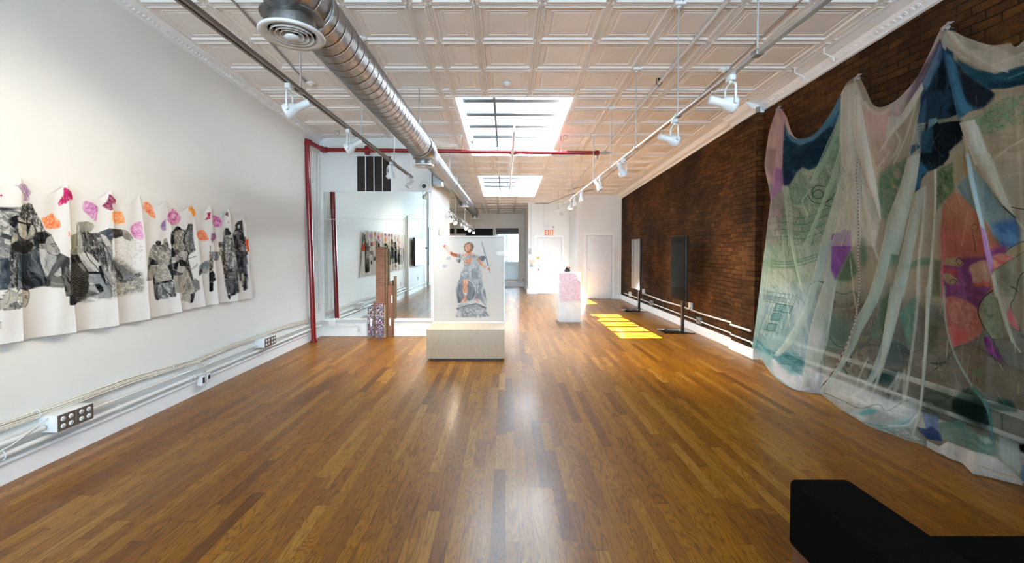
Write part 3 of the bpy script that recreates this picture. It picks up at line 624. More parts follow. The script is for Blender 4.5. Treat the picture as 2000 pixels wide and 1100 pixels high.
m = MB(); m.tube([(sx, 6.1, Dd.z-0.00), (sx, YR, Dd.z-0.02), (sx, 12.2, 3.36)], 0.022, 12); m.tube([(sx, 6.1, Dd.z), (sx, 6.1, Dd.z+0.09)], 0.016, 10); m.build('branch_pipe', M_white, label='white branch pipe running back under both skylights from the red pipe', cat='pipe')
q = Dd; m = MB(); m.tube([q+Vector((0.015, 0, 0)), q+Vector((0.24, 0, 0))], 0.022, 12); m.cyl(q+Vector((0.11, 0, 0)), q+Vector((0.15, 0, 0)), 0.035); m.cyl(q+Vector((-0.02, 0, -0.1)), q+Vector((-0.02, 0, -0.02)), 0.02); m.build('pipe_stub', M_grey, label='grey pipe stub and valve at the right end of the red pipe', cat='pipe')
# ceiling conduits
def cond(pts, r, label, M=M_pipew, cat='conduit', off=0.02):
    pp = [Vector((x, y, ceil_z(y)-off)) for x, y in pts]; m = MB(); m.tube(pp, r, 10); return m.build('conduit', M, label=label, cat=cat)
cond([(1.97, 0.8), (1.96, 8.6), (1.96, 12.9)], 0.022, 'thick white conduit along the ceiling above the right track', off=0.03)
cond([(1.97, 5.3), (1.97, 5.42)], 0.03, 'conduit coupling under the ceiling on the right', M_grey)
a = onCeil(458, 0); b_ = onCeil(598, 158)
cond([(a.x-0.2, 0.9), (a.x, a.y), (b_.x, b_.y)], 0.011, 'thin grey conduit on the ceiling ending at the left smoke detector', M_grey)
a = onCeil(1560, 0); b_ = onCeil(1418, 138); c = onCeil(1310, 238); e = onCeil(1175, 352)
cond([(a.x, 1.0), (a.x, a.y), (b_.x, b_.y)], 0.009, 'dark thin conduit on the ceiling up to the right smoke detector', M_grey)
cond([(b_.x, b_.y), (c.x, c.y), (e.x, e.y), (1.9, 12.5)], 0.009, 'dark thin conduit on the ceiling beyond the right smoke detector', M_grey)
m = MB(); m.tube([(XE+0.25, YE-0.03, ceil_z(YE)-0.04), (1.55, YE-.05, ceil_z(YE)-.03), (2.05, 13.2, ceil_z(13.2)-.02), (2.5, 12.6, ceil_z(12.6)-.02), (2.62, 12.3, ceil_z(12.3)-.02)], 0.012, 8); m.build('conduit', M_grey, label='grey conduit bending across the ceiling above the exit door', cat='conduit')
def smoke(px, py, label, R=0.065):
    p = onCeil(px, py); m = MB(); zc = ceil_z(p.y); r = thing('smoke_detector', label, 'smoke detector', (p.x, p.y, zc), 'smoke detectors on the ceiling')
    m.lathe([(0, 0.002), (R*0.8, 0.002), (R*0.8, -0.012), (0, -0.012)], Matrix.Translation((p.x, p.y, zc)), 28); m.build('base', M_grey, r)
    m = MB(); m.lathe([(R*0.8, -0.010), (R, -0.014), (R*1.02, -0.022), (R*0.9, -0.030), (R*0.4, -0.036), (R*0.25, -0.052), (0, -0.054)], Matrix.Translation((p.x, p.y, zc)), 32); m.build('cover', M_white, r)
smoke(607, 160, 'white round smoke detector on the ceiling left of the duct')
smoke(990, 160, 'white round smoke detector on the ceiling before the skylight', 0.055)
smoke(1413, 134, 'white round smoke detector on the ceiling near the crown moulding on the right')
smoke(706, 72, 'small white detector half hidden behind the duct', 0.05)
def hook(px, py, lab, M=M_grey):
    p = onCeil(px, py); m = MB(); z = ceil_z(p.y); m.tube([(p.x-0.03, p.y, z), (p.x-0.035, p.y, z-0.06), (p.x, p.y, z-0.10), (p.x+0.035, p.y, z-0.06), (p.x+0.03, p.y, z)], 0.005, 8); m.cyl((p.x, p.y, z-0.03), (p.x, p.y, z+.002), 0.012); m.build('ceiling_hook', M, label=lab, cat='hook', group='hooks on the ceiling')
hook(659, 254, 'loop hook hanging from the ceiling near the red elbow'); hook(1104, 262, 'loop hook on the ceiling right of the near skylight'); hook(898, 262, 'small clip on the ceiling left of the near skylight', M_white)
hook(1287, 152, 'black clamp on the ceiling between the track rods', M_black)
# metal brackets on the crown moulding
for (y0, lab) in ((4.55, 'thin curved metal bracket on the crown moulding nearer the drape'), (5.0, 'second thin curved metal bracket on the crown moulding')):
    m = MB(); z = ceil_z(y0); m.tube([(3.44, y0-.02, z-.01), (3.46, y0, z-0.06), (3.52, y0+.02, z-0.07), (3.58, y0+.02, z-0.10), (3.585, y0+.02, z-0.14)], 0.007, 8); m.build('bracket', M_trim, label=lab.replace('metal ', 'painted '), cat='bracket', group='brackets on the crown moulding')
m = MB(); m.box((3.56, 5.90, ceil_z(6)-0.18), (3.60, 5.94, ceil_z(6)-0.10), 0.003); m.build('bracket', M_grey, label='grey metal bracket on the corner of the brick pier under the ceiling', cat='bracket')

# --- wall items on the mirror partition
p0 = onY(697.5, 305.5, YM); p1 = onY(764, 374, YM)
gr = thing('air_grille', 'dark rectangular return air grille with white bars above the mirror', 'air grille', (p0.x, YM, p1.z))
m = MB(); fx = 0.018; m.box((p0.x-fx, YM-0.014, p1.z-fx), (p0.x, YM, p0.z+fx)); m.box((p1.x, YM-0.014, p1.z-fx), (p1.x+fx, YM, p0.z+fx)); m.box((p0.x, YM-0.014, p1.z-fx), (p1.x, YM, p1.z)); m.box((p0.x, YM-0.014, p0.z), (p1.x, YM, p0.z+fx)); m.build('frame', M_white, gr)
m = MB(); 
for k in (1, 2, 3): x = p0.x+(p1.x-p0.x)*k/4; m.box((x-0.007, YM-0.016, p1.z), (x+0.007, YM-0.004, p0.z))
m.build('bars', M_white, gr)
m = MB(); z = p1.z+0.008
while z < p0.z: m.add([(p0.x, YM-0.012, z), (p1.x, YM-0.012, z), (p1.x, YM-0.001, z+0.014), (p0.x, YM-0.001, z+0.014)], [(0, 1, 2, 3)]); z += 0.016
m.box((p0.x, YM-0.001, p1.z), (p1.x, YM+0.0, p0.z)); m.build('louvres', mat('brown_louvre', (0.05, 0.042, 0.036), 0.6), gr)
p = onY(829.5, 364.5, YM); cc = thing('wall_speaker', 'round white wall speaker with a black centre at the top right of the mirror', 'speaker', (p.x, YM, p.z))
m = MB(); m.lathe([(0, 0.01), (0.085, 0.0), (0.088, 0.03), (0.075, 0.05), (0.04, 0.055), (0.036, 0.045)], alignM((p.x, YM, p.z), (0, -1, 0)), 36); m.build('housing', M_white, cc)
m = MB(); m.lathe([(0.038, 0.048), (0.03, 0.058), (0.012, 0.05), (0, 0.054)], alignM((p.x, YM, p.z), (0, -1, 0)), 28); m.build('cone', M_black, cc)
# mirror: two sheets, one above the other
mx0, mx1 = onY(632.5, 500, YM).x, onY(843, 500, YM).x - 0.012
for (ya, yb, lab) in ((375, 428.3, 'narrow upper sheet of wall mirror above the horizontal joint'), (429.2, 621.5, 'large lower sheet of wall mirror behind the brick models')):
    za, zb = onY(700, ya, YM).z, onY(700, yb, YM).z
    m = MB(); m.box((mx0, YM-0.008, zb), (mx1, YM-0.001, za)); o = m.build('wall_mirror', M_mirror, label=lab, cat='mirror')
m = MB(); zt, zb = onY(700, 374, YM).z, onY(700, 622.5, YM).z
m.box((mx0-0.012, YM-0.006, zb), (mx0-0.001, YM, zt)); m.box((mx0-0.012, YM-0.012, zb-0.02), (mx1+0.01, YM, zb-0.001)); struct(m, 'trim_9', M_trim)
# ledge under mirror
m = MB(); m.box((XL, YM-0.02, zb-0.045), (XP, YM, zb-0.021)); struct(m, 'trim_10', M_trim)
# corner post
# small hatch in the side wall of the partition
m = MB(); y0 = 1.28*810/(987-859); y1 = 1.36*810/(987-868)
m.box((XP-0.001, 8.35, EYE+0.30), (XP+0.02, 9.2, EYE+0.44)); m.build('hatch', mat('tan_panel', (0.35, 0.29, 0.22), 0.6), label='small tan hatch in the side of the mirror partition behind the framed print', cat='hatch')

# junction boxes under mirror
p0, p1 = onY(644, 623.5, YM), onY(658, 637, YM); m = MB(); m.box((p0.x, YM-0.065, p1.z), (p1.x, YM-.02, p0.z), 0.006); m.build('junction_box', M_white, label='white square junction box at the bottom left of the mirror', cat='junction box')
p = onY(703.5, 640.5, YM); ot = thing('wall_outlet', 'white duplex outlet on the partition left of the brick models', 'outlet', (p.x, YM, p.z))
m = MB(); m.box((p.x-0.042, YM-0.045, p.z-0.062), (p.x+0.042, YM-0.02, p.z+0.062), 0.005); m.build('plate', M_white, ot)
for s in (-0.026, 0.026): m = MB(); m.lathe([(0, 0.048), (0.018, 0.047), (0.018, 0.04)], alignM((p.x, YM, p.z+s), (0, -1, 0)), 16); m.build('socket', M_pipew, ot)
def yline(pts, r, lab, name='conduit', M=M_pipew, cat='conduit'): m = MB(); m.tube(pts, r, 10); return m.build(name, M, label=lab, cat=cat)
yline([(XL+0.05, YM-0.06, 0.30), (p0.x, YM-0.045, 0.285)], 0.017, 'short white conduit into the junction box under the mirror')
yline([(p1.x, YM-0.045, 0.30), (p.x+0.35, YM-0.035, 0.305)], 0.014, 'white conduit running right from the junction box under the mirror')
yline([(p1.x-.03, YM-0.045, 0.225), (p1.x+0.1, YM-0.035, 0.18), (p.x-0.15, YM-0.035, 0.175), (p.x-0.04, YM-0.035, 0.20)], 0.010, 'thin white cable curving to the outlet left of the brick models', 'cable', cat='cable')
# conduits and cables in the corner by the red riser
for k, (dx_, r, lab) in enumerate(((0.022, 0.012, 'white conduit rising in the corner left of the mirror'), (0.02, 0.007, 'thin cable rising in the corner left of the mirror'), (0.02, 0.006, 'thinnest cable rising beside the mirror edge'))):
    x = XL + dx_; pts = [(x, YM-0.10-0.09*k + 0.018*math.sin(zz*2.1+k*2), zz) for zz in np.linspace(0.45, 3.3, 14)]
    yline(pts, r, lab, 'cable' if k else 'conduit', cat='cable' if k else 'conduit')
m = MB(); pts = [(XL+0.10, YM-0.03, 3.3), (XL+0.2, YM-0.04, 3.42), (XL+0.7, YM-0.05, 3.44), (XL+1.3, YM-0.05, 3.40)]; m.tube(pts, 0.03, 10); m.tube([Vector(q)+Vector((0, 0, -0.07)) for q in pts[1:]], 0.02, 10); m.build('cable', M_cable, label='bundle of white cables lying along the top of the partition behind the red pipe', cat='cable')

# --- left wall services
wx = XL + 0.055
def ring(m, p, r, t=0.004): m.tube([Vector(p)+Vector((r*math.cos(a), 0, r*1.15*math.sin(a))) for a in np.linspace(0, 6.283, 13)], t, 6)
bd = thing('cable_bundle', 'long flat bundle of white cables tied along the white wall above the conduits', 'cable bundle', (wx, 1.2, 0.39))
rng = random.Random(3)
for k in range(8):
    zk = 0.368 + 0.0078*k; m = MB(); pts = []
    for yy in np.linspace(1.2, YR-0.1, 46):
        sag = 0.010*math.sin(yy*2.4) + 0.006*math.sin(yy*5.1+1.2); pts.append((wx-0.028+0.006*(k % 2)+0.003*math.sin(yy*3+k), yy, zk+sag+0.0025*math.sin(yy*4.3+k*1.7)))
    m.tube(pts, 0.0055, 7); m.build('cable', M_cable, bd)
for yy in (2.6, 2.95, 3.55, 3.9, 4.15, 4.55, 4.9, 5.3, 5.6, 6.1, 6.6): m = MB(); ring(m, (wx-0.025, yy, 0.396+0.010*math.sin(yy*2.4)), 0.028, 0.0025); m.build('cable_tie', M_white, bd)
yline([(wx, YB, 0.215), (wx, YM-0.12, 0.215)], 0.020, 'thickest white conduit along the white wall just over the baseboard')
yline([(wx-.01, 3.27, 0.292), (wx-.01, 5.55, 0.292)], 0.011, 'thin white conduit linking the two quad outlet boxes')
yline([(wx-.01, 5.9, 0.292), (wx-.01, YR, 0.292)], 0.011, 'thin white conduit from the far outlet box to the corner')
yline([(wx-.005, 1.2, 0.30), (wx-.005, 2.0, 0.295), (wx, 2.8, 0.292), (wx, 2.97, 0.292)], 0.019, 'white conduit entering the near outlet box from the left')
yline([(wx+0.02, 1.5, 0.16), (wx+0.03, 2.3, 0.20), (wx+0.03, 2.75, 0.27), (wx+0.02, 2.93, 0.34), (wx+.01, 3.0, 0.365)], 0.005, 'thin white cord looping up to the near outlet box', 'cord', cat='cord')
for yy in (2.72, 3.55, 4.35, 4.4, 5.2): m = MB(); ring(m, (wx, yy, 0.215), 0.026, 0.004); m.build('pipe_strap', M_white, label={2.72: 'white strap on the thick conduit left of the near outlet box', 3.55: 'white strap on the thick conduit right of the near outlet box', 4.35: 'left one of a close pair of white straps on the thick conduit', 4.4: 'right one of a close pair of white straps on the thick conduit', 5.2: 'white strap on the thick conduit before the far outlet box'}[yy], cat='pipe strap', group='straps on the thick conduit')
M_plate = mat('brushed_steel_plate', (0.20, 0.19, 0.17), 0.35, 0.7, var=0.15, scale=30)
def quad(y0, y1, lab):
    t = thing('outlet_box', lab, 'outlet box', (XL+0.03, y0, 0.25), 'quad outlet boxes on the white wall'); m = MB(); xf = XL+0.135
    m.box((XL, y0, 0.252), (xf, y1, 0.372), 0.003); m.build('box', M_white, t)
    n = 2
    for k in range(n):
        a, b_ = y0+(y1-y0)*k/n+0.003, y0+(y1-y0)*(k+1)/n-0.003; m = MB(); m.box((xf, a, 0.253), (xf+0.004, b_, 0.371)); pl = m.build('cover_plate', M_plate, t)
        for i in (0.28, 0.72):
            for zc in (0.285, 0.338):
                yc = a+(b_-a)*i; m = MB(); m.lathe([(0, 0.007), (0.0165, 0.007), (0.0175, 0.003)], alignM((xf, yc, zc), (1, 0, 0)), 20); s = m.build('socket', M_white, pl)
                m = MB(); m.box((xf+0.007, yc-0.008, zc-0.002), (xf+0.0078, yc-0.006, zc+0.008)); m.box((xf+0.007, yc+0.005, zc-0.002), (xf+0.0078, yc+0.007, zc+0.008)); m.box((xf+0.007, yc-0.002, zc-0.011), (xf+0.0078, yc+0.002, zc-0.006)); m.m = 0
                s.data.materials.append(M_black); base = len(s.data.polygons)
                # slots joined as a separate tiny piece of the socket mesh
                import bmesh
                bm = bmesh.new(); bm.from_mesh(s.data); off = WL[s.name]
                for f in m.f:
                    fv = [bm.verts.new(Vector(m.v[i_]) - off) for i_ in f]; ff = bm.faces.new(fv); ff.material_index = 1
                bm.to_mesh(s.data); bm.free()
quad(2.985, 3.25, 'steel quad outlet box with eight sockets nearest the camera on the white wall')
quad(5.58, 5.86, 'steel quad outlet box with eight sockets near the red pipe')
pj = onX(402, 742, XL+.09); jk = thing('network_jack', 'small white network jack with black ports hanging over the baseboard', 'network jack', (XL+.05, 4.5, 0.1))
for i, yy in enumerate((4.49, 4.575)):
    m = MB(); m.box((XL+.03, yy, 0.095), (XL+.085, yy+0.055, 0.20), 0.003); h = m.build('housing', M_white, jk); m = MB(); m.box((XL+.085, yy+0.01, 0.12 if i == 0 else 0.14), (XL+.087, yy+0.04, 0.185)); m.build('port', M_black, h)
m = MB(); m.tube([(XL+.05, 4.3, 0.38), (XL+.09, 4.45, 0.37), (XL+.10, 4.55, 0.28), (XL+.06, 4.57, 0.2)], 0.006, 8); m.tube([(XL+.05, 4.3, 0.36), (XL+.08, 4.42, 0.36), (XL+.09, 4.52, 0.26), (XL+.06, 4.54, 0.2)], 0.005, 8); m.build('lead', M_cable, jk)
# risers and wall television behind the camera line (seen in the mirror)
yline([(XL+0.08, 1.15, 0.0), (XL+0.08, 1.15, 2.7), (XL+0.08, 1.05, 2.72)], 0.04, 'white standing pipe on the white wall seen in the mirror', 'pipe', cat='pipe')
yline([(XL+0.05, 1.28, 0.0), (XL+0.05, 1.28, 2.66)], 0.02, 'thinner white pipe beside the standing pipe seen in the mirror', 'pipe', cat='pipe')
yline([(XL+0.12, -2.35, 0.0), (XL+0.12, -2.35, 4.0)], 0.06, 'white column pipe by the street windows seen in the mirror', 'pipe', cat='pipe')
M_dull = mat('dark_matte_screen', (0.004, 0.004, 0.004), 0.12, var=0.0, Specular_IOR_Level=0.12)
tv = thing('wall_television', 'wide black television on the white wall, seen only in the mirror', 'television', (XL, -0.3, 1.2))
m = MB(); m.box((XL+0.10, -1.55, 0.98), (XL+0.17, 0.35, 2.02), 0.01); m.build('casing', M_black, tv); m = MB(); m.box((XL+0.17, -1.52, 1.01), (XL+0.173, 0.32, 1.99)); m.build('screen', M_dull, tv); m = MB(); m.box((XL, -0.8, 1.3), (XL+0.10, -0.4, 1.7)); m.build('mount', M_grey, tv)
m = MB(); m.box((XL+.2, -2.1, 0.95), (XL+0.26, -1.95, 2.5)); m.box((XL, -2.1, 1.6), (XL+0.2, -2.0, 1.7)); m.build('wall_panel', M_grey, label='narrow grey upright panel beside the television, seen in the mirror', cat='panel')
for yy in (1.75, -0.9): m = MB(); m.box((XL, yy-0.04, 0.42), (XL+0.02, yy+0.04, 0.54), 0.003); m.build('wall_outlet', M_far, label='cream outlet plate on the white wall %s, seen in the mirror' % ('beside the standing pipe' if yy > 0 else 'under the television'), cat='outlet')

# --- right wall services
def xpt(y): return XRN if y < YP0 else (XPF if y < YP1 else xr(y))
def rline(y0, y1, z, r, lab, name='conduit', wob=0.0, cat='conduit', n=20):
    m = MB(); m.tube([(xpt(yy)-r-0.008, yy, z+wob*math.sin(yy*3.1)) for yy in np.linspace(y0, y1, n)], r, 9); return m.build(name, M_pipew, label=lab, cat=cat)
rline(YP1+0.03, 10.9, 0.40, 0.016, 'white cable strip along the brick wall behind the two screens', 'cable', 0.008, 'cable')
rline(YP0+.05, YP1-0.02, 0.395, 0.018, 'short white cable strip on the face of the brick pier', 'cable', 0.0, 'cable', 4)
rline(YP1+0.03, YC-0.4, 0.235, 0.013, 'white conduit just above the baseboard of the rear brick wall')
rline(YP0+.02, YP1-0.02, 0.235, 0.013, 'short conduit on the brick pier above the baseboard', n=4)
bt = thing('cable_bundle', 'flat bundle of pale cables along the brick wall behind the sheer drape', 'cable bundle', (XRN, YB, 0.4))
for k in range(6): m = MB(); m.tube([(XRN-0.012, yy, 0.375+0.009*k+0.008*math.sin(yy*2+k*0.3)) for yy in np.linspace(0.5, YP0, 24)], 0.0055, 7); m.build('cable', M_cable, bt)
rline(YB, YP0, 0.225, 0.020, 'white conduit along the brick wall behind the sheer drape')
def rbox(y, z, w, h, d, lab, M=M_white):
    X = xpt(y); m = MB(); m.box((X-d, y-w/2, z-h/2), (X, y+w/2, z+h/2), 0.004); m.build('junction_box', M, label=lab, cat='junction box', group='boxes on the brick wall')
rbox(8.15, 0.47, 0.09, 0.14, 0.05, 'white box on the brick wall behind the nearer screen stand')
rbox(7.75, 0.255, 0.12, 0.12, 0.07, 'grey metal outlet box low on the brick wall behind the nearer screen stand', M_grey)
rbox(11.0, 0.47, 0.09, 0.13, 0.05, 'white box on the brick wall behind the farther screen stand')
rbox(12.2, 0.27, 0.12, 0.13, 0.06, 'white outlet box at the far end of the brick wall')
rbox(10.35, 0.25, 0.12, 0.12, 0.07, 'grey metal outlet box low on the brick wall between the two screens', M_grey)
for (ya, yb, lab) in ((7.7, 8.1, 'black cord looping down the brick wall behind the nearer screen'), (10.3, 10.9, 'black cord looping behind the farther screen')):
    m = MB(); m.tube([(xpt(ya)-0.07, ya, 0.25), (xpt(ya)-0.12, ya+0.08, 0.36), (xpt(ya)-0.14, (ya+yb)/2, 0.30), (xpt(yb)-0.12, yb-0.05, 0.33), (xpt(yb)-0.05, yb, 0.45)], 0.006, 8); m.build('cord', M_black, label=lab, cat='cord')
# --- exit wall items
ex = onY(1072.5, 454, YE)
es = thing('exit_sign', 'white EXIT sign with orange letters above the exit door', 'exit sign', (ex.x, YE, ex.z))
hw, hh = 0.19, 0.135
m = MB(); m.box((ex.x-hw, YE-0.045, ex.z-hh), (ex.x+hw, YE, ex.z+hh), 0.006); m.build('sign_box', M_white, es)
def letters(cx, z, Y, h, wl, gap, M, parent):
    s = 0.032; x = cx - (4*wl+3*gap-wl*0.45)/2
    for ch in 'EXIT':
        m = MB(); b0 = z-h/2; t0 = z+h/2; q = lambda a, b_, c, d: m.box((a, Y-0.006, b_), (c, Y, d))
        w_ = wl*0.5 if ch == 'I' else wl
        if ch == 'E': q(x, b0, x+s, t0); q(x+s, t0-s, x+wl, t0); q(x+s, b0, x+wl, b0+s); q(x+s, z-s/2, x+wl*0.85, z+s/2)
        elif ch == 'I': q(x+w_/2-s/2, b0, x+w_/2+s/2, t0)
        elif ch == 'T': q(x, t0-s, x+wl, t0); q(x+wl/2-s/2, b0, x+wl/2+s/2, t0-s)
        else:
            m.prism([(x, Y, b0), (x+s, Y, b0), (x+wl, Y, t0), (x+wl-s, Y, t0)], (0, -0.006, 0)); m.prism([(x, Y, t0), (x+s, Y, t0), (x+wl, Y, b0), (x+wl-s, Y, b0)], (0, -0.005, 0))
        m.build('letter', M, parent); x += w_ + gap
letters(ex.x, ex.z-0.01, YE-0.045, 0.19, 0.075, 0.018, M_orange, es)
el = thing('emergency_light', 'pair of round emergency lamps on top of the exit sign', 'emergency light', (ex.x, YE-.02, ex.z+hh))
m = MB(); m.box((ex.x-0.13, YE-0.06, ex.z+hh), (ex.x+0.19, YE, ex.z+hh+0.06), 0.006); m.build('housing', M_white, el)
for dx_, M in ((-0.10, M_white), (0.14, M_grey)):
    m = MB(); c = Vector((ex.x+dx_, YE-0.05, ex.z+hh+(0.10 if dx_ < 0 else 0.05))); R = 0.085 if dx_ < 0 else 0.03
    m.lathe([(0, -0.04), (R*0.6, -0.03), (R, 0.03), (R*0.9, 0.035), (R*0.8, 0.02), (0, 0.015)], alignM(c, (0, -1, 0.1)), 24); m.build('lamp', M, el)
def wallbox(name, px, py, w, h, d, M, lab, cat, Y=None):
    Y = YE if Y is None else Y; p = onY(px, py, Y); m = MB(); m.box((p.x-w/2, Y-d, p.z-h/2), (p.x+w/2, Y, p.z+h/2), 0.004); return m.build(name, M, label=lab, cat=cat)
wallbox('intercom', 1034.8, 491, 0.10, 0.21, 0.05, M_grey, 'grey intercom handset on the wall left of the exit door', 'intercom')
wallbox('light_switch', 1038, 510.5, 0.16, 0.10, 0.012, mat('ivory_plate', (0.72, 0.60, 0.36), 0.4), 'ivory double light switch left of the exit door', 'light switch')
wallbox('keypad', 1037.5, 517.5, 0.09, 0.11, 0.03, M_grey, 'grey keypad under the light switch left of the exit door', 'keypad')
pa = onY(1037.5, 399, YE); pb = onY(1037.5, 486, YE); m = MB(); m.cyl((pa.x, YE-0.015, ceil_z(YE)), (pa.x, YE-0.015, pb.z), 0.012, 8); m.build('conduit', M_white, label='white conduit dropping from the ceiling to the intercom', cat='conduit')
pa = onY(1062, 399, YE); m = MB(); m.tube([(pa.x-0.35, YE-0.015, ceil_z(YE)-0.05), (pa.x-0.05, YE-0.015, ceil_z(YE)-0.05), (pa.x, YE-0.015, ceil_z(YE)-0.12), (pa.x, YE-0.015, ex.z+0.2)], 0.008, 8); m.build('conduit', M_white, label='thin white conduit dropping to the exit sign', cat='conduit')
wallbox('wall_outlet', 1023, 547, 0.09, 0.13, 0.02, M_grey, 'small grey outlet low on the far wall by the glazed window', 'outlet', YF)
wallbox('notice_sheet', 893, 459, 0.75, 0.12, 0.01, M_far, 'pale strip label in front of the dark opening on the far wall', 'notice', YF+.1)
# ================================================================== PAINTING TOOLS (fabric colours, plus edge highlights painted on pleats)
def _lat(rs, n=64): return rs.rand(n, n)
_LATS = [np.random.RandomState(k).rand(128, 128) for k in range(6)]
def vnoise(x, y, k=0):
    g = _LATS[k % 6]; xi = np.floor(x).astype(int); yi = np.floor(y).astype(int); fx = x-xi; fy = y-yi
    fx = fx*fx*(3-2*fx); fy = fy*fy*(3-2*fy)
    a = g[yi % 128, xi % 128]; b = g[yi % 128, (xi+1) % 128]; c = g[(yi+1) % 128, xi % 128]; d = g[(yi+1) % 128, (xi+1) % 128]
    return (a*(1-fx)+b*fx)*(1-fy) + (c*(1-fx)+d*fx)*fy
def fbm(x, y, o=4, k=0):
    s = 0; a = 0.5; t = 0
    for i in range(o): s = s + a*vnoise(x*2**i+13.1*i, y*2**i+7.7*i, k+i); t += a; a *= 0.5
    return s/t
class Canvas:
    outline = False; lw = 1.0; cs = 1.0
    def __init__(s, x0, y0, x1, y1, ss, base, a=1.0):
        s.x0, s.y0, s.ss = x0, y0, ss; s.w = int((x1-x0)*ss); s.h = int((y1-y0)*ss)
        s.im = np.zeros((s.h, s.w, 5)); s.im[..., :3] = np.array(base)/255.0; s.im[..., 3] = a
        s.T = (1, 0, 0); s.rs = np.random.RandomState(5)
    def z(s, sc=1.0, ox=0, oy=0): s.T = (sc, ox, oy); return s
    def P(s, pts):
        sc, ox, oy = s.T; p = np.array(pts, float); p = p/sc + np.array([ox, oy]); return (p - np.array([s.x0, s.y0]))*s.ss
    def inside(s, p, pad=3):
        x0 = max(0, int(p[:, 0].min())-pad); x1 = min(s.w, int(p[:, 0].max())+pad+1); y0 = max(0, int(p[:, 1].min())-pad); y1 = min(s.h, int(p[:, 1].max())+pad+1)
        if x1 <= x0 or y1 <= y0: return None
        X, Y = np.meshgrid(np.arange(x0, x1)+0.5, np.arange(y0, y1)+0.5); m = np.zeros(X.shape, bool); n = len(p)
        for i in range(n):
            xa, ya = p[i]; xb, yb = p[(i+1) % n]
            if ya == yb: continue
            c = ((ya > Y) != (yb > Y)) & (X < (xb-xa)*(Y-ya)/(yb-ya)+xa); m ^= c
        return x0, x1, y0, y1, X, Y, m
    def blur(s, m, k):
        k = int(k)
        if k < 1: return m
        for ax in (0, 1):
            for _ in range(2):
                pad = [(0, 0), (0, 0)]; pad[ax] = (k, k); c = np.cumsum(np.pad(m, pad, mode='edge'), axis=ax)
                z_ = np.zeros_like(np.take(c, [0], axis=ax)); c = np.concatenate([z_, c], axis=ax); L_ = m.shape[ax]; w_ = 2*k+1
                m = (np.take(c, range(w_, w_+L_), axis=ax) - np.take(c, range(0, L_), axis=ax))/w_ if ax == 0 else (c[:, w_:w_+L_] - c[:, 0:L_])/w_
        return m
    def poly(s, pts, c0, c1=None, ang=0, fr=0.08, st=4.0, a=None, op=1.0, soft=0, curve=False, con=1.6, k=0, h=None, rough=0):
        p = s.P(pts)
        if curve: p = s.smooth(p, True)
        if rough:
            q = []; n = len(p)
            for i in range(n):
                A = p[i]; B = p[(i+1) % n]; m_ = max(1, int(np.hypot(*(B-A))/4))
                for j in range(m_): q.append(A+(B-A)*j/m_ + s.rs.randn(2)*rough*s.ss*0.5)
            p = np.array(q)
        r = s.inside(p, 3+int(soft*s.ss)*3)
        if r is None: return s
        x0, x1, y0, y1, X, Y, m = r; m = m.astype(float)
        if soft: m = s.blur(m, soft*s.ss)
        m = (m*op)[..., None]; col = np.array(c0)/255.0 * np.ones(X.shape+(3,))
        if c1 is not None:
            t = math.radians(ang); U = (X*math.cos(t)+Y*math.sin(t))/s.ss; V = (-X*math.sin(t)+Y*math.cos(t))/s.ss
            w_ = fbm(U*fr*0.6+k*9, V*fr*0.6+k*5, 3, k+2)*3.0
            n = fbm(U*fr*1.3/st+w_*0.7+k*3.3, V*fr*1.6+w_*1.2, 4, k); n2 = 1-np.abs(2*fbm(U*fr*2.2/st+w_+k, V*fr*3.2+w_*1.6, 3, k+1)-1); n = np.clip((n-0.5)*con*2.2*s.cs+0.5-(np.clip(n2-0.80, 0, 1)*3.2*s.cs), 0, 1)[..., None]
            col = col*(1-n)+np.array(c1)/255.0*n
        v = s.im[y0:y1, x0:x1]; v[..., :3] = v[..., :3]*(1-m)+col*m
        if a is not None: v[..., 3:4] = v[..., 3:4]*(1-m)+a*m
        if h is not None: v[..., 4:5] = v[..., 4:5]*(1-m)+h*m
        return s
    def smooth(s, p, closed=False, n=6):
        p = np.array(p); m = len(p); out = []
        for i in range(m if closed else m-1):
            if closed: a, b, c, d = p[(i-1) % m], p[i], p[(i+1) % m], p[(i+2) % m]
            else: a, b, c, d = p[max(i-1, 0)], p[i], p[i+1], p[min(i+2, m-1)]
            for j in range(n):
                t = j/n; out.append(0.5*((2*b)+(-a+c)*t+(2*a-5*b+4*c-d)*t*t+(-a+3*b-3*c+d)*t**3))
        if not closed: out.append(p[-1])
        return np.array(out)
    def line(s, pts, w, c, op=1.0, curve=True, a=None, taper=False, h=None, dash=None):
        p = s.P(pts)
        if curve and len(p) > 2: p = s.smooth(p)
        w_ = max(w*s.lw*s.ss/2, 0.45); n = len(p)
        X0 = max(0, int(p[:, 0].min()-w_-3)); X1 = min(s.w, int(p[:, 0].max()+w_+4)); Y0 = max(0, int(p[:, 1].min()-w_-3)); Y1 = min(s.h, int(p[:, 1].max()+w_+4))
        if X1 <= X0 or Y1 <= Y0: return s
        M_ = np.zeros((Y1-Y0, X1-X0)); soft = 0.5 if w_ < 4 else w_*0.35
        for i in range(n-1):
            A, B = p[i], p[i+1]; ww = w_
            x0 = max(X0, int(min(A[0], B[0])-ww-2)); x1 = min(X1, int(max(A[0], B[0])+ww+3)); y0 = max(Y0, int(min(A[1], B[1])-ww-2)); y1 = min(Y1, int(max(A[1], B[1])+ww+3))
            if x1 <= x0 or y1 <= y0: continue
            X, Y = np.meshgrid(np.arange(x0, x1)+0.5, np.arange(y0, y1)+0.5); d = B-A; l2 = max(d@d, 1e-6)
            t = np.clip(((X-A[0])*d[0]+(Y-A[1])*d[1])/l2, 0, 1); D = np.hypot(X-A[0]-t*d[0], Y-A[1]-t*d[1])
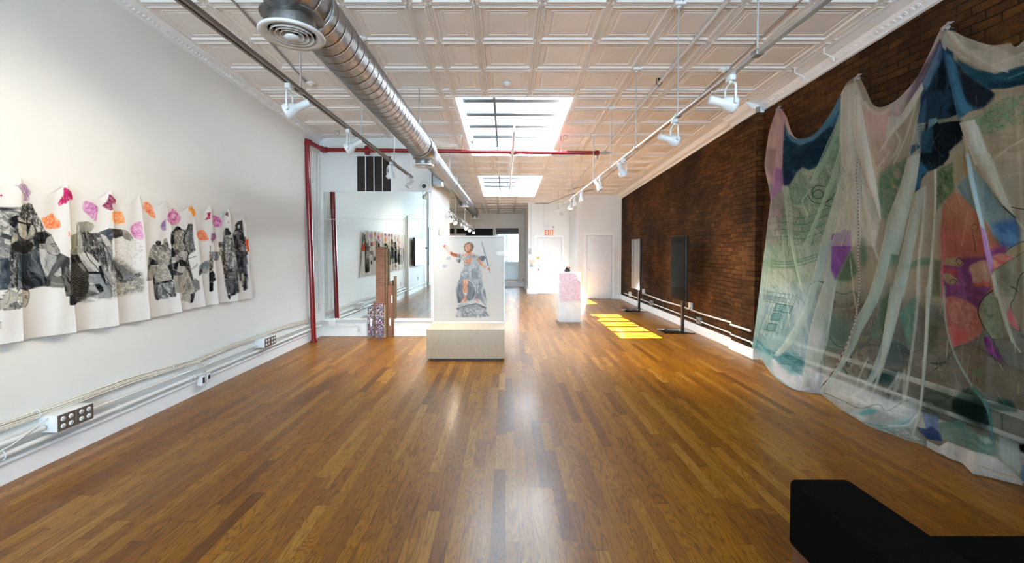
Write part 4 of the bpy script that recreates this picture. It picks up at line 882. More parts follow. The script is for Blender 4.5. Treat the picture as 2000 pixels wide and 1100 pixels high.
            v = M_[y0-Y0:y1-Y0, x0-X0:x1-X0]; np.maximum(v, np.clip((ww+0.5-D)/(2*soft) if soft > 0.5 else ww+0.5-D, 0, 1), out=v)
        m = (M_*op)[..., None]; v = s.im[Y0:Y1, X0:X1]; v[..., :3] = v[..., :3]*(1-m)+np.array(c)/255.0*m
        if a is not None: v[..., 3:4] = np.maximum(v[..., 3:4], a*m)
        if h is not None: v[..., 4:5] = np.maximum(v[..., 4:5], h*m)
        return s
    def strip(s, L_, R_, c, a, h, op=1.0, edge=0.75):
        # a raised pleat between two edge lines: height profile across, even colour with highlight and shade lines painted along it
        p = s.P(L_); q = s.P(R_); p = s.smooth(p) if len(p) > 2 else p; q = s.smooth(q) if len(q) > 2 else q
        n = 60; rp = np.stack([np.interp(np.linspace(0, 1, n), np.linspace(0, 1, len(p)), p[:, k]) for k in (0, 1)], 1); rq = np.stack([np.interp(np.linspace(0, 1, n), np.linspace(0, 1, len(q)), q[:, k]) for k in (0, 1)], 1)
        for (u0, u1, hh) in ((0, 1, 0.35), (0.12, 0.9, 0.7), (0.28, 0.75, 1.0)):
            pp = np.concatenate([rp*(1-u0)+rq*u0, (rp*(1-u1)+rq*u1)[::-1]]); r = s.inside(pp)
            if r is None: continue
            x0, x1, y0, y1, X, Y, m = r; m = s.blur(m.astype(float), 1)[..., None]*op; v = s.im[y0:y1, x0:x1]
            if u0 == 0: v[..., :3] = v[..., :3]*(1-m)+np.array(c)/255.0*m; v[..., 3:4] = v[..., 3:4]*(1-m)+a*m
            v[..., 4:5] = v[..., 4:5]*(1-m)+np.maximum(v[..., 4:5], h*hh)*m
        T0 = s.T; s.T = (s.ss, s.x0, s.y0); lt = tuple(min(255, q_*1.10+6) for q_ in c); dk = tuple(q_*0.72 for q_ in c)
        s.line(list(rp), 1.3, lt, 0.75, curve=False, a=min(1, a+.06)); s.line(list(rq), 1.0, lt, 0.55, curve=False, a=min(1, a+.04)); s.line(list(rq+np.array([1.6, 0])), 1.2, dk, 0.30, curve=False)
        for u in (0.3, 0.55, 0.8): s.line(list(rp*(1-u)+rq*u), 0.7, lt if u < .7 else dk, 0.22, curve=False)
        s.T = T0; return s
    def scrib(s, pts, n, c, ln=12, ang=None, curl=0.6, w=1.0, op=0.7, seed=1):
        p = s.P(pts); r = s.inside(p)
        if r is None: return s
        x0, x1, y0, y1, X, Y, m = r; ys, xs = np.nonzero(m); rs = np.random.RandomState(seed); T0 = s.T; s.T = (s.ss, s.x0, s.y0)
        if len(xs) == 0: s.T = T0; return s
        for i in range(n):
            k = rs.randint(len(xs)); x, y = x0+xs[k], y0+ys[k]; a = (rs.rand()*6.28 if ang is None else math.radians(ang)+rs.randn()*0.25); q = [(x, y)]; cu = rs.randn()*curl
            for j in range(4): x += math.cos(a)*ln*s.ss/4; y += math.sin(a)*ln*s.ss/4; a += cu*0.6; q.append((x, y))
            q = [pt for pt in q if 0 <= int(pt[1])-y0 < m.shape[0] and 0 <= int(pt[0])-x0 < m.shape[1] and m[int(pt[1])-y0, int(pt[0])-x0]]
            if len(q) > 1: s.line(q, w, c, op*(0.5+0.5*rs.rand()))
        s.T = T0; return s
    def rose(s, cx, cy, r, col, dark, light=(240, 225, 220), sq=1.0, seed=0, pts=None):
        rs = np.random.RandomState(seed); sc, ox, oy = s.T
        if pts is None: pts = [(cx+r*(0.88+0.2*rs.rand())*math.cos(a)*sq, cy+r*(0.85+0.25*rs.rand())*math.sin(a)) for a in np.linspace(0, 6.28, 12)[:-1]]
        s.poly(pts, col, light, 30+seed*20, 0.35/max(1, 1), 2.0, curve=True, con=1.2, k=seed, op=0.92)
        for i in range(30):
            a = rs.rand()*6.28; rr = r*(0.10+0.85*(i/30)); L_ = 0.7+rs.rand()*0.8
            q = [(cx+rr*math.cos(a+L_*t)*sq*(1+0.08*rs.randn()), cy+rr*math.sin(a+L_*t)*(1+0.08*rs.randn())) for t in np.linspace(0, 1, 5)]
            s.line(q, 1.1, dark if i % 2 else light, 0.85)
        return s
    def sample(s, px, py):
        x = np.clip((px-s.x0)*s.ss-0.5, 0, s.w-1.001); y = np.clip((py-s.y0)*s.ss-0.5, 0, s.h-1.001); xi = x.astype(int); yi = y.astype(int); fx = (x-xi)[..., None]; fy = (y-yi)[..., None]
        g = s.im; return (g[yi, xi]*(1-fx)+g[yi, xi+1]*fx)*(1-fy)+(g[yi+1, xi]*(1-fx)+g[yi+1, xi+1]*fx)*fy
def lin(c): c = np.clip(c, 0, 1); return np.where(c <= 0.04045, c/12.92, ((c+0.055)/1.055)**2.4)

# ------------------------------------------------------------------ charcoal cloth drawing
K0, K1, K2, K3, K4 = (28, 30, 33), (62, 65, 68), (112, 116, 117), (165, 168, 166), (205, 205, 198)
PAPER = (232, 233, 231)
def paint_cloth():
    c = Canvas(-4, 335, 512, 690, 2, PAPER); c.outline = True; c.lw = 0.62
    c.T = (1, 0, 0)                                     # charcoal ground under each group
    for q in ([(0, 405), (40, 405), (48, 398), (62, 400), (88, 450), (100, 458), (118, 495), (136, 504), (136, 560), (128, 560), (95, 560), (60, 558), (0, 566)],
              [(138, 490), (156, 436), (172, 455), (200, 456), (219, 468), (219, 580), (190, 583), (160, 590), (136, 592)],
              [(290, 505), (300, 478), (318, 478), (325, 465), (336, 500), (333, 560), (345, 575), (343, 580), (302, 580), (298, 540), (288, 545)],
              [(334, 455), (345, 443), (352, 446), (362, 450), (375, 437), (380, 490), (366, 500), (384, 570), (360, 572), (345, 545), (335, 530)],
              [(438, 448), (446, 445), (462, 500), (468, 570), (450, 580), (442, 540), (432, 500)], [(455, 458), (462, 440), (473, 434), (482, 500), (484, 565), (472, 560), (462, 520)]):
        c.poly(q, (58, 60, 62), (132, 134, 132), 40, 0.2, 2, con=2.0, soft=0.5)
    c.z(6.114, 0, 340)                                   # crop A: x 0-140, y 340-520
    # big coat on the left
    c.poly([(0, 395), (120, 400), (250, 395), (270, 430), (240, 480), (200, 500), (110, 520), (100, 590), (170, 650), (160, 700), (125, 760), (130, 830), (120, 990), (0, 1020)], K2, K4, 20, 0.10, 3, k=1)
    c.poly([(0, 400), (130, 405), (245, 400), (240, 425), (120, 430), (20, 440), (0, 430)], K1, K3, 0, 0.15, 4)
    c.poly([(110, 530), (200, 490), (225, 520), (200, 620), (165, 645), (115, 590)], K0, K2, 70, 0.1)
    c.poly([(0, 700), (60, 712), (130, 735), (145, 760), (120, 785), (50, 770), (0, 745)], K1, (80, 84, 88), 10, 0.1)
    c.poly([(0, 850), (60, 880), (110, 900), (100, 1000), (0, 960)], K2, K3, 30, 0.15, k=3)
    c.poly([(0, 1010), (90, 1000), (125, 1060), (125, 1380), (0, 1385)], (45, 52, 60), (92, 102, 112), 85, 0.05, 3, k=2)
    # hair & collar
    c.poly([(280, 370), (330, 345), (380, 355), (400, 410), (440, 480), (490, 560), (540, 680), (480, 700), (400, 600), (330, 600), (240, 560), (215, 500), (250, 440)], K1, K4, 60, 0.35, 1.5, k=4)
    c.scrib([(260, 380), (380, 350), (430, 470), (340, 560), (240, 500)], 60, K0, 9, None, 1.6, 1.2, 0.8, 3)
    c.poly([(215, 520), (300, 560), (330, 600), (400, 610), (425, 700), (330, 790), (260, 770), (220, 690)], (200, 198, 182), (150, 152, 145), 75, 0.09, k=2)
    c.poly([(215, 560), (330, 590), (400, 585), (400, 605), (330, 610), (215, 582)], K0)
    c.poly([(318, 610), (365, 612), (350, 680), (328, 745), (316, 680)], K0, K1)
    c.poly([(425, 625), (470, 640), (490, 690), (450, 690)], K4); c.line([(400, 600), (425, 660), (430, 720), (400, 770)], 2.5, K0)
    c.line([(170, 700), (215, 730), (300, 790), (345, 795), (400, 760)], 2, K0)
    c.poly([(160, 690), (215, 730), (215, 780), (150, 830), (130, 830), (150, 740)], (150, 148, 132), (190, 186, 168), 40, 0.1)
    c.poly([(130, 840), (230, 790), (380, 810), (400, 850), (370, 920), (300, 960), (210, 940), (150, 900)], (40, 40, 40), (78, 78, 76), 20, 0.07, k=5)
    c.poly([(120, 920), (210, 950), (225, 1090), (210, 1130), (130, 1120), (118, 1040)], K0, K3, 88, 0.25, 6, k=3)
    # profile man
    c.poly([(225, 950), (330, 970), (400, 900), (440, 880), (470, 1000), (510, 1140), (560, 1330), (350, 1380), (290, 1400), (215, 1390), (200, 1180)], (52, 60, 68), (120, 128, 132), 60, 0.05, 3, k=6)
    c.poly([(420, 715), (480, 690), (560, 695), (610, 750), (640, 800), (690, 870), (715, 930), (700, 970), (660, 975), (600, 950), (560, 920), (530, 880), (480, 880), (430, 850), (405, 800)], (148, 150, 148), (190, 190, 184), 60, 0.06, k=2)
    c.poly([(405, 760), (425, 705), (480, 686), (560, 700), (600, 745), (560, 760), (540, 830), (470, 840), (465, 880), (430, 860), (405, 820)], (24, 25, 27), (66, 68, 70), 70, 0.25, 4, k=1)
    c.poly([(470, 835), (510, 830), (540, 860), (535, 890), (490, 895), (465, 865)], (178, 178, 172), K2, 60, 0.2); c.line([(480, 850), (505, 845), (520, 870)], 1.2, K1)
    c.line([(600, 845), (640, 830), (665, 845)], 2.2, K1); c.line([(625, 860), (650, 862)], 2.5, K0); c.line([(665, 905), (700, 905), (712, 930)], 1.5, K1); c.line([(655, 935), (690, 930)], 1.5, K1); c.line([(640, 800), (690, 870), (715, 930), (690, 970), (640, 972), (580, 940)], 1.4, K1)
    c.poly([(465, 890), (540, 900), (580, 950), (680, 985), (660, 1080), (640, 1100), (600, 1230), (530, 1180), (480, 1040)], (160, 166, 168), (200, 204, 202), 80, 0.06, k=7)
    c.line([(530, 1010), (560, 1060), (540, 1120)], 1.2, K1); c.line([(640, 1000), (600, 1040), (560, 1020)], 1.0, K2)
    c.poly([(700, 990), (740, 960), (830, 1000), (835, 1080), (790, 1120), (720, 1130), (660, 1180), (610, 1310), (590, 1345), (555, 1345), (560, 1250), (620, 1120), (660, 1060)], (60, 63, 66), (104, 106, 106), 110, 0.06, k=3)
    c.poly([(610, 1230), (720, 1215), (770, 1290), (760, 1360), (600, 1355)], (112, 112, 108), (146, 146, 140), 0, 0.08)
    c.poly([(640, 1210), (720, 1110), (750, 1150), (740, 1210), (690, 1230)], K3, K4)
    c.poly([(730, 1120), (790, 1110), (830, 1140), (835, 1460), (790, 1465), (765, 1330), (740, 1240)], (50, 52, 54), (118, 118, 116), 85, 0.09, 4, k=4)
    c.poly([(530, 1215), (560, 1250), (550, 1320), (530, 1320)], K0); c.poly([(520, 1150), (580, 1220), (545, 1225)], K3)
    c.poly([(245, 1160), (330, 1150), (480, 1200), (540, 1280), (530, 1330), (340, 1370), (270, 1290)], (36, 40, 45), (84, 92, 98), 40, 0.06, 3, k=5)
    c.line([(215, 1120), (205, 1240), (205, 1380)], 3, K0); c.line([(250, 1250), (275, 1320), (290, 1370)], 3, K0)
    c.poly([(100, 1330), (125, 1300), (140, 1350), (120, 1380), (95, 1370)], K2, K3)
    # veiled face at lower left
    c.z(6.114, 0, 500)
    c.poly([(0, 530), (110, 390), (130, 400), (130, 580), (60, 650), (20, 640), (0, 600)], (182, 182, 174), (206, 205, 196), 80, 0.1, k=1)
    c.line([(0, 535), (50, 460), (110, 400)], 1.6, K0); c.line([(50, 650), (90, 560), (120, 470), (120, 400)], 1.2, K1)
    c.poly([(125, 395), (180, 420), (215, 480), (225, 530), (160, 560), (130, 560)], K3, K4, 70, 0.12)
    c.poly([(205, 430), (250, 395), (310, 392), (345, 430), (343, 500), (325, 570), (300, 610), (250, 590), (215, 500)], (188, 186, 176), (212, 209, 198), 0, 0.1)
    c.line([(200, 450), (240, 395), (300, 385), (345, 430), (345, 500), (325, 575), (300, 612)], 2.2, K1); c.poly([(250, 400), (310, 390), (330, 415), (290, 410)], K0)
    c.line([(220, 465), (262, 450)], 2.0, K0); c.line([(300, 478), (332, 480)], 2.0, K0); c.line([(228, 478), (258, 474)], 2.6, K1); c.line([(300, 500), (328, 505)], 2.6, K1); c.line([(282, 490), (280, 540), (292, 548)], 1.0, K2)
    c.poly([(120, 570), (200, 545), (260, 560), (290, 610), (230, 635), (175, 640), (60, 655), (30, 650)], K2, K4, 60, 0.2, 2, k=3); c.line([(160, 560), (178, 600), (178, 645)], 1.4, K0); c.line([(195, 545), (240, 600), (270, 560)], 1.8, K1); c.line([(30, 655), (100, 620), (150, 590)], 1.2, K0)
    # flowers of the first panels
    c.z(6.114, 0, 340)
    c.poly([(165, 130), (230, 130), (250, 110), (300, 120), (350, 170), (380, 220), (345, 260), (350, 320), (280, 325), (285, 260), (255, 200), (215, 155)], (176, 152, 184), (228, 214, 226), 50, 0.25, 2, k=1, op=0.9); c.scrib([(230, 120), (340, 160), (370, 230), (340, 310), (285, 315), (260, 200)], 26, (128, 92, 140), 10, 70, 0.8, 0.9, 0.8, 2)
    c.poly([(0, 250), (20, 240), (33, 255), (15, 270), (0, 262)], (196, 60, 120))
    c.rose(605, 570, 100, (250, 128, 72), (238, 84, 40), (255, 200, 160), seed=3, pts=[(495, 535), (560, 510), (620, 470), (660, 520), (715, 560), (718, 635), (640, 650), (560, 655), (520, 600)])
    c.poly([(765, 160), (800, 170), (860, 220), (856, 300), (800, 300), (795, 355), (760, 350), (710, 388), (690, 350), (720, 300), (755, 250)], (196, 48, 110), (232, 130, 170), 60, 0.25, 2, k=2); c.scrib([(765, 160), (860, 220), (856, 300), (710, 388), (690, 350)], 26, (140, 16, 66), 9, 60, 0.7, 1.0, 0.8, 5)
    c.poly([(815, 680), (832, 690), (836, 735), (818, 738)], (250, 170, 130))
    # ---- panels 2 and 3 (crop B: x 130-290, y 360-500, 7.856)
    c.z(7.856, 130, 360)
    c.poly([(0, 75), (60, 110), (100, 190), (100, 245), (50, 220), (0, 290)], (190, 50, 108), (236, 150, 180), 50, 0.3, 2, k=4); c.scrib([(0, 80), (90, 150), (100, 230), (0, 280)], 14, (130, 16, 66), 7, 50, 0.6, 0.9, 0.8, 6)
    c.rose(365, 380, 110, (206, 130, 196), (168, 78, 160), (240, 208, 232), seed=5, pts=[(240, 310), (300, 250), (360, 270), (430, 300), (480, 360), (475, 440), (455, 565), (400, 540), (320, 460), (260, 410)])
    c.poly([(655, 150), (690, 165), (715, 200), (755, 230), (750, 300), (715, 290), (700, 330), (715, 380), (680, 408), (620, 380), (560, 350), (540, 330), (610, 270), (640, 210)], (132, 44, 84), (206, 150, 170), 40, 0.25, 2, k=1); c.scrib([(655, 150), (700, 330), (680, 400), (560, 340), (640, 210)], 30, (84, 12, 46), 8, 40, 0.8, 1.0, 0.8, 7)
    c.rose(790, 520, 88, (250, 158, 88), (240, 116, 50), (255, 214, 170), seed=8, pts=[(700, 430), (760, 415), (840, 420), (880, 500), (895, 590), (820, 600), (760, 610), (705, 560)])
    c.rose(1085, 710, 110, (214, 132, 190), (178, 78, 150), (242, 208, 230), seed=9, pts=[(975, 690), (1020, 620), (1090, 575), (1150, 590), (1165, 700), (1178, 840), (1110, 855), (1020, 800)])
    c.rose(1230, 350, 75, (248, 140, 90), (236, 92, 50), (255, 200, 170), seed=2, pts=[(1185, 290), (1230, 270), (1300, 330), (1345, 430), (1360, 520), (1300, 500), (1240, 440), (1200, 380)])
    c.poly([(30, 740), (45, 720), (50, 800), (35, 790)], (248, 150, 100))
    # thrower on panel two
    c.poly([(60, 790), (160, 750), (175, 900), (150, 1100), (80, 1100)], (120, 118, 104), (170, 166, 148), 80, 0.07, k=1)
    c.poly([(165, 585), (320, 568), (350, 580), (370, 700), (345, 750), (240, 730), (200, 700)], (132, 132, 124), (178, 176, 164), 85, 0.08, k=2)
    c.poly([(320, 570), (400, 600), (430, 650), (380, 720), (345, 750), (330, 660)], (150, 150, 142), (210, 208, 196), 60, 0.12)
    c.poly([(480, 745), (560, 710), (660, 675), (710, 680), (710, 850), (650, 880), (600, 820), (540, 790)], (70, 78, 88), (128, 138, 146), 160, 0.09, 3, k=4)
    c.poly([(360, 765), (480, 745), (600, 800), (680, 890), (705, 1010), (705, 1600), (600, 1500), (460, 1300), (300, 1000), (330, 850)], (60, 62, 64), (196, 198, 194), 65, 0.13, 2.5, k=5)
    c.poly([(225, 760), (270, 715), (330, 730), (370, 800), (420, 850), (480, 870), (540, 930), (560, 1040), (500, 1100), (420, 1100), (300, 1040), (240, 900)], (36, 38, 40), (168, 168, 162), 70, 0.3, 4, k=3)
    c.scrib([(240, 760), (480, 860), (560, 1000), (330, 1040), (240, 850)], 60, K0, 16, 65, 0.3, 1.3, 0.85, 8); c.scrib([(240, 760), (480, 860), (560, 1000), (330, 1040), (240, 850)], 30, K4, 14, 65, 0.3, 0.9, 0.7, 9)
    c.poly([(150, 600), (185, 590), (215, 700), (245, 860), (240, 1000), (200, 1060), (165, 1000), (170, 800)], (150, 150, 144), (196, 196, 188), 85, 0.1, k=6); c.line([(155, 610), (165, 780), (165, 950)], 1.2, K1); c.line([(210, 690), (245, 860), (245, 990)], 1.4, K1)
    c.poly([(505, 755), (600, 790), (670, 880), (700, 960), (690, 1100), (640, 1000), (560, 870)], (176, 178, 176), (214, 214, 208), 60, 0.1)
    # hand and arm on panel three
    c.poly([(710, 680), (850, 695), (880, 760), (860, 800), (760, 830), (710, 825)], (58, 58, 56), (112, 110, 104), 170, 0.1, 3, k=2)
    c.poly([(860, 700), (940, 730), (1000, 790), (1010, 840), (985, 825), (990, 870), (950, 870), (900, 835), (860, 805)], (132, 132, 124), (190, 188, 178), 30, 0.12, k=3); c.line([(870, 700), (950, 735), (1012, 840)], 1.2, K1); c.line([(880, 830), (960, 850), (990, 860)], 1.0, K1)
    # ---- crop C: x 130-290, y 480-640, 6.875
    c.z(6.875, 130, 480)
    c.poly([(70, 0), (140, 0), (160, 120), (75, 120)], (120, 118, 104), (170, 166, 148), 80, 0.07)
    c.poly([(140, 0), (230, 0), (225, 100), (200, 140), (150, 120)], (150, 150, 144), (205, 205, 196), 60, 0.1)
    c.poly([(160, 120), (230, 90), (330, 120), (430, 240), (440, 350), (280, 350), (200, 220)], (150, 156, 160), (206, 208, 206), 50, 0.07, k=2)
    c.poly([(265, 80), (340, 130), (435, 240), (430, 340), (300, 180)], (196, 198, 196), (220, 220, 214), 50, 0.1); c.line([(250, 80), (310, 190), (380, 260), (435, 340)], 2.4, K0)
    c.poly([(300, 0), (470, 0), (500, 120), (540, 200), (560, 330), (500, 260), (420, 180), (330, 60)], (44, 46, 48), (170, 170, 164), 60, 0.35, 2, k=4); c.scrib([(310, 10), (480, 20), (540, 200), (570, 340), (430, 200)], 50, K0, 8, None, 1.2, 1.2, 0.85, 12)
    c.poly([(500, 0), (600, 0), (610, 160), (600, 340), (560, 240)], (110, 114, 116), (196, 198, 194), 70, 0.08, k=5); c.line([(520, 10), (570, 100), (600, 220), (605, 340)], 1.8, K0)
    c.poly([(70, 120), (150, 118), (175, 170), (290, 340), (300, 480), (285, 640), (240, 740), (150, 765), (60, 680), (45, 500), (55, 300)], (34, 35, 36), (62, 62, 60), 0, 0.08)
    for i in range(26):
        y = 235+i*20; x1 = 225+min(70, max(0, (y-200)*0.35)); 
        c.line([(60, y+6), (140, y-2), (min(295, x1), y+3+(i % 3))], 1.1, (178, 176, 160), 0.72)
    c.poly([(190, 380), (240, 380), (215, 700), (160, 700)], (30, 31, 33), op=0.45, soft=3)
    c.poly([(80, 130), (145, 120), (180, 200), (270, 340), (230, 345), (130, 220)], (44, 46, 46), (140, 140, 134), 45, 0.12, 4)
    c.poly([(275, 345), (440, 350), (470, 380), (300, 378)], K0)
    c.poly([(300, 380), (450, 380), (520, 520), (595, 600), (600, 700), (470, 640), (330, 560), (290, 480)], (134, 142, 148), (172, 178, 180), 30, 0.06, k=3)
    c.poly([(430, 270), (470, 270), (530, 470), (520, 500), (470, 430), (440, 340)], K0, K1); c.poly([(470, 290), (600, 390), (605, 560), (540, 460)], (150, 154, 156), (206, 208, 204), 55, 0.1); c.line([(470, 330), (560, 460), (605, 570)], 2, K1)
    c.poly([(300, 510), (330, 490), (370, 510), (360, 525), (310, 528)], K4); c.poly([(380, 520), (440, 510), (490, 555), (500, 610), (450, 630), (400, 570)], K0, K1); c.poly([(295, 545), (380, 550), (440, 620), (420, 640), (300, 600)], K3, K4); c.poly([(285, 590), (420, 635), (350, 660), (290, 690)], K1, K2, 20, 0.1)
    c.poly([(45, 660), (100, 680), (145, 770), (110, 800), (45, 800)], K0, K1, 40, 0.2)
    c.poly([(150, 760), (300, 690), (450, 640), (600, 690), (598, 715), (480, 700), (380, 740), (240, 770)], (146, 152, 154), PAPER, 170, 0.15, 4, soft=2, k=4)
    # spray and waves on panel three
    c.poly([(612, 150), (700, 170), (800, 240), (900, 330), (1000, 360), (1040, 470), (1030, 620), (850, 640), (720, 680), (612, 690)], (150, 150, 142), (214, 212, 202), 150, 0.22, 2.5, k=5, soft=3)
    c.poly([(612, 200), (690, 230), (800, 320), (890, 400), (900, 470), (790, 500), (700, 500), (650, 330)], (58, 62, 64), (140, 144, 142), 40, 0.14, 3, k=6, soft=2); c.poly([(612, 180), (660, 200), (660, 330), (612, 350)], K0, K2, 80, 0.3, soft=2)
    c.poly([(720, 250), (800, 300), (880, 400), (860, 450), (780, 470), (740, 380)], (112, 118, 120), (160, 164, 162), 50, 0.15, 3); c.poly([(900, 380), (980, 370), (1005, 400), (960, 420), (900, 410)], K1, K2, 10, 0.2)
    c.scrib([(612, 330), (1040, 350), (1035, 610), (612, 680)], 150, K1, 7, None, 1.5, 0.9, 0.6, 15); c.scrib([(612, 330), (1040, 350), (1035, 610), (612, 680)], 90, PAPER, 7, None, 1.5, 1.1, 0.7, 16)
    rs = np.random.RandomState(4)
    for i in range(320):
        x = 640+rs.rand()**0.8*380; y = -120+rs.rand()*450
        if abs(x-790)/320+abs(y-90)/300 < 1.0: c.line([(x, y), (x+rs.randn()*5, y+rs.randn()*5)], 0.9, (96, 96, 92), 0.6)
    # ---- crop D: x 280-400, y 380-500 (9.167)
    c.z(9.167, 280, 380)
    c.rose(95, 250, 85, (250, 150, 100), (238, 92, 50), (255, 206, 176), seed=12, pts=[(15, 160), (60, 150), (110, 200), (160, 240), (185, 310), (150, 390), (100, 330), (50, 290), (20, 240)])
    c.rose(545, 405, 120, (222, 120, 180), (176, 48, 130), (246, 206, 226), seed=13, pts=[(430, 380), (480, 300), (525, 250), (590, 310), (665, 400), (660, 460), (600, 530), (500, 545), (440, 470)])
    c.poly([(300, 560), (340, 490), (400, 440), (405, 640), (350, 650), (310, 600)], (170, 142, 196), (222, 208, 226), 60, 0.3); c.scrib([(300, 560), (400, 450), (405, 640), (320, 610)], 18, (120, 84, 150), 7, None, 1.2, 0.9, 0.8, 3)
    c.poly([(808, 215), (870, 220), (920, 280), (938, 340), (905, 405), (870, 350), (850, 300), (808, 290)], (250, 146, 48), (250, 180, 110), 60, 0.2)
    c.rose(1045, 730, 90, (248, 136, 96), (232, 82, 50), (255, 204, 180), seed=14, pts=[(950, 720), (980, 660), (1050, 630), (1120, 690), (1170, 800), (1100, 830), (1010, 810)])
    # seated pair lower left
    def fig(p, a=K2, b=K4, ang=60, fr=0.2, k=1, **kw): c.poly(p, a, b, ang, fr*1.5, 2.0, k=k, con=1.5, **kw)
    fig([(160, 915), (215, 900), (330, 920), (380, 1010), (370, 1100), (470, 1100), (470, 1200), (90, 1250), (110, 1020)], (120, 122, 118), (204, 203, 194), 70, 0.22, 2)
    c.poly([(215, 860), (240, 828), (300, 828), (320, 860), (310, 905), (270, 925), (225, 900)], K0, K1, 0, 0.2); 
    fig([(360, 830), (385, 780), (420, 790), (440, 850), (420, 900), (480, 960), (500, 1060), (500, 1130), (400, 1060), (350, 930)], (84, 84, 78), (190, 188, 176), 60, 0.3, 3)
    c.line([(160, 915), (200, 920), (225, 990), (240, 1060)], 1.2, K0); c.line([(320, 960), (270, 1010), (250, 1090)], 1.2, K0); c.line([(120, 1010), (130, 1060), (125, 1100)], 1.2, K0)
    # bending man
    fig([(500, 690), (560, 700), (560, 650), (690, 640), (740, 680), (745, 760), (720, 860), (760, 960), (700, 1030), (560, 990), (500, 900), (485, 780)], (128, 128, 120), (212, 210, 200), 60, 0.25, 4)
    c.poly([(500, 690), (545, 740), (560, 860), (520, 940), (485, 860)], K0, K1, 80, 0.15); c.poly([(730, 690), (755, 760), (740, 860), (700, 860)], K0, K1)
    c.poly([(565, 610), (590, 575), (640, 572), (670, 600), (680, 650), (665, 640), (650, 625), (600, 645), (575, 650)], K0, K1, 90, 0.4); c.poly([(585, 650), (650, 630), (668, 660), (655, 740), (630, 750), (600, 710)], (178, 176, 166), (140, 138, 130), 80, 0.3); c.line([(605, 668), (625, 672)], 1.2, K0); c.line([(640, 670), (655, 668)], 1.2, K0); c.line([(622, 712), (640, 712)], 1.0, K0)
    c.line([(595, 760), (650, 850), (650, 880)], 1.4, K0); c.line([(710, 700), (660, 840)], 1.4, K0)
    c.poly([(620, 905), (680, 890), (720, 920), (720, 980), (680, 1000), (630, 970)], (176, 174, 164), (130, 128, 120), 30, 0.3); c.line([(640, 930), (660, 928)], 1.1, K0); c.line([(685, 930), (700, 930)], 1.1, K0); c.line([(665, 965), (690, 965)], 1, K0)
    fig([(790, 680), (850, 560), (885, 525), (870, 640), (880, 820), (905, 900), (935, 990), (900, 1010), (860, 980), (800, 1030), (760, 900), (735, 780)], (92, 96, 98), (176, 178, 174), 80, 0.15, 5)
    c.poly([(800, 525), (885, 525), (880, 650), (865, 640), (870, 570), (830, 570), (790, 680), (765, 680)], K1, K2, 110, 0.15)
    c.poly([(500, 960), (540, 960), (560, 1120), (500, 1130)], K0); c.poly([(560, 1000), (640, 990), (660, 1050), (600, 1100), (560, 1060)], K1, K2)
    c.line([(820, 980), (880, 975), (930, 1000)], 1.6, K0); c.line([(890, 830), (930, 990)], 1.0, K1)
    # ---- crop E: x 280-400, y 490-620 (8.462)
    c.z(8.462, 280, 490)
    fig([(100, 0), (430, 0), (460, 60), (450, 130), (350, 190), (270, 215), (180, 160), (100, 110)], (128, 130, 124), (206, 204, 194), 20, 0.22, 3)
    c.poly([(90, 90), (180, 150), (265, 215), (250, 235), (115, 230), (100, 150)], K0, K2, 30, 0.15)
    fig([(115, 230), (210, 235), (205, 360), (160, 440), (130, 500), (50, 500), (60, 430), (100, 300)], (142, 142, 134), (190, 188, 178), 60, 0.12, 4)
    fig([(215, 240), (320, 190), (400, 160), (440, 210), (480, 350), (500, 480), (480, 500), (230, 525), (180, 440), (215, 330)], (150, 152, 148), (214, 212, 204), 5, 0.28, 5)
    c.poly([(400, 260), (440, 200), (475, 230), (495, 330), (502, 480), (480, 470), (450, 370)], K0, K1); c.line([(100, 100), (110, 200), (115, 240)], 1.4, K0)
    c.poly([(230, 520), (480, 485), (490, 510), (400, 535), (240, 550)], K0, K2, 0, 0.2); c.line([(165, 450), (185, 560), (215, 700), (260, 800)], 3.2, K0)
    c.poly([(160, 500), (185, 560), (225, 570), (260, 800), (240, 825), (195, 800), (180, 600)], K0, K2, 85, 0.2)
    fig([(240, 560), (460, 510), (500, 560), (530, 740), (440, 700), (440, 790), (260, 800), (240, 640)], (96, 104, 108), (196, 200, 200), 60, 0.12, 2); c.line([(300, 570), (360, 650), (440, 720)], 3, K1); c.line([(290, 740), (360, 700), (400, 760)], 1.6, K1)
    c.poly([(490, 500), (520, 600), (532, 740), (505, 740), (500, 600)], K0, K2)
    c.poly([(470, 110), (560, 60), (600, 110), (590, 160), (500, 205), (470, 190)], K3, K4); c.poly([(465, 0), (520, 0), (530, 100), (470, 100)], K0)
    c.poly([(560, 60), (640, 0), (740, 10), (735, 100), (690, 180), (600, 140)], K3, K4, 60, 0.3); c.line([(575, 60), (600, 110), (650, 120)], 1.8, K0)
    c.poly([(585, 150), (640, 140), (700, 180), (690, 260), (600, 250)], K0, K1, 60, 0.2); c.poly([(520, 210), (575, 170), (590, 260), (550, 320), (500, 290)], K0)
    c.poly([(590, 170), (600, 250), (690, 262), (700, 300), (650, 370), (580, 360), (550, 330)], (180, 184, 184), (210, 211, 206), 60, 0.1)
    fig([(650, 370), (690, 265), (740, 330), (770, 430), (830, 560), (855, 680), (640, 710), (680, 600), (660, 480)], (156, 156, 146), (212, 209, 198), 70, 0.22, 6); c.scrib([(660, 380), (760, 430), (840, 660), (680, 690)], 34, K1, 10, 65, 0.5, 0.9, 0.6, 8)
    c.poly([(500, 400), (650, 390), (670, 560), (650, 690), (530, 690), (505, 560)], (150, 150, 142), (182, 180, 170), 85, 0.05); c.line([(500, 400), (580, 398), (650, 385)], 2, K1); c.line([(500, 330), (580, 360), (650, 380)], 1.6, K0)
    c.poly([(790, 500), (860, 455), (920, 500), (940, 630), (880, 670), (840, 620)], (128, 132, 134), (158, 160, 158), 60, 0.05)
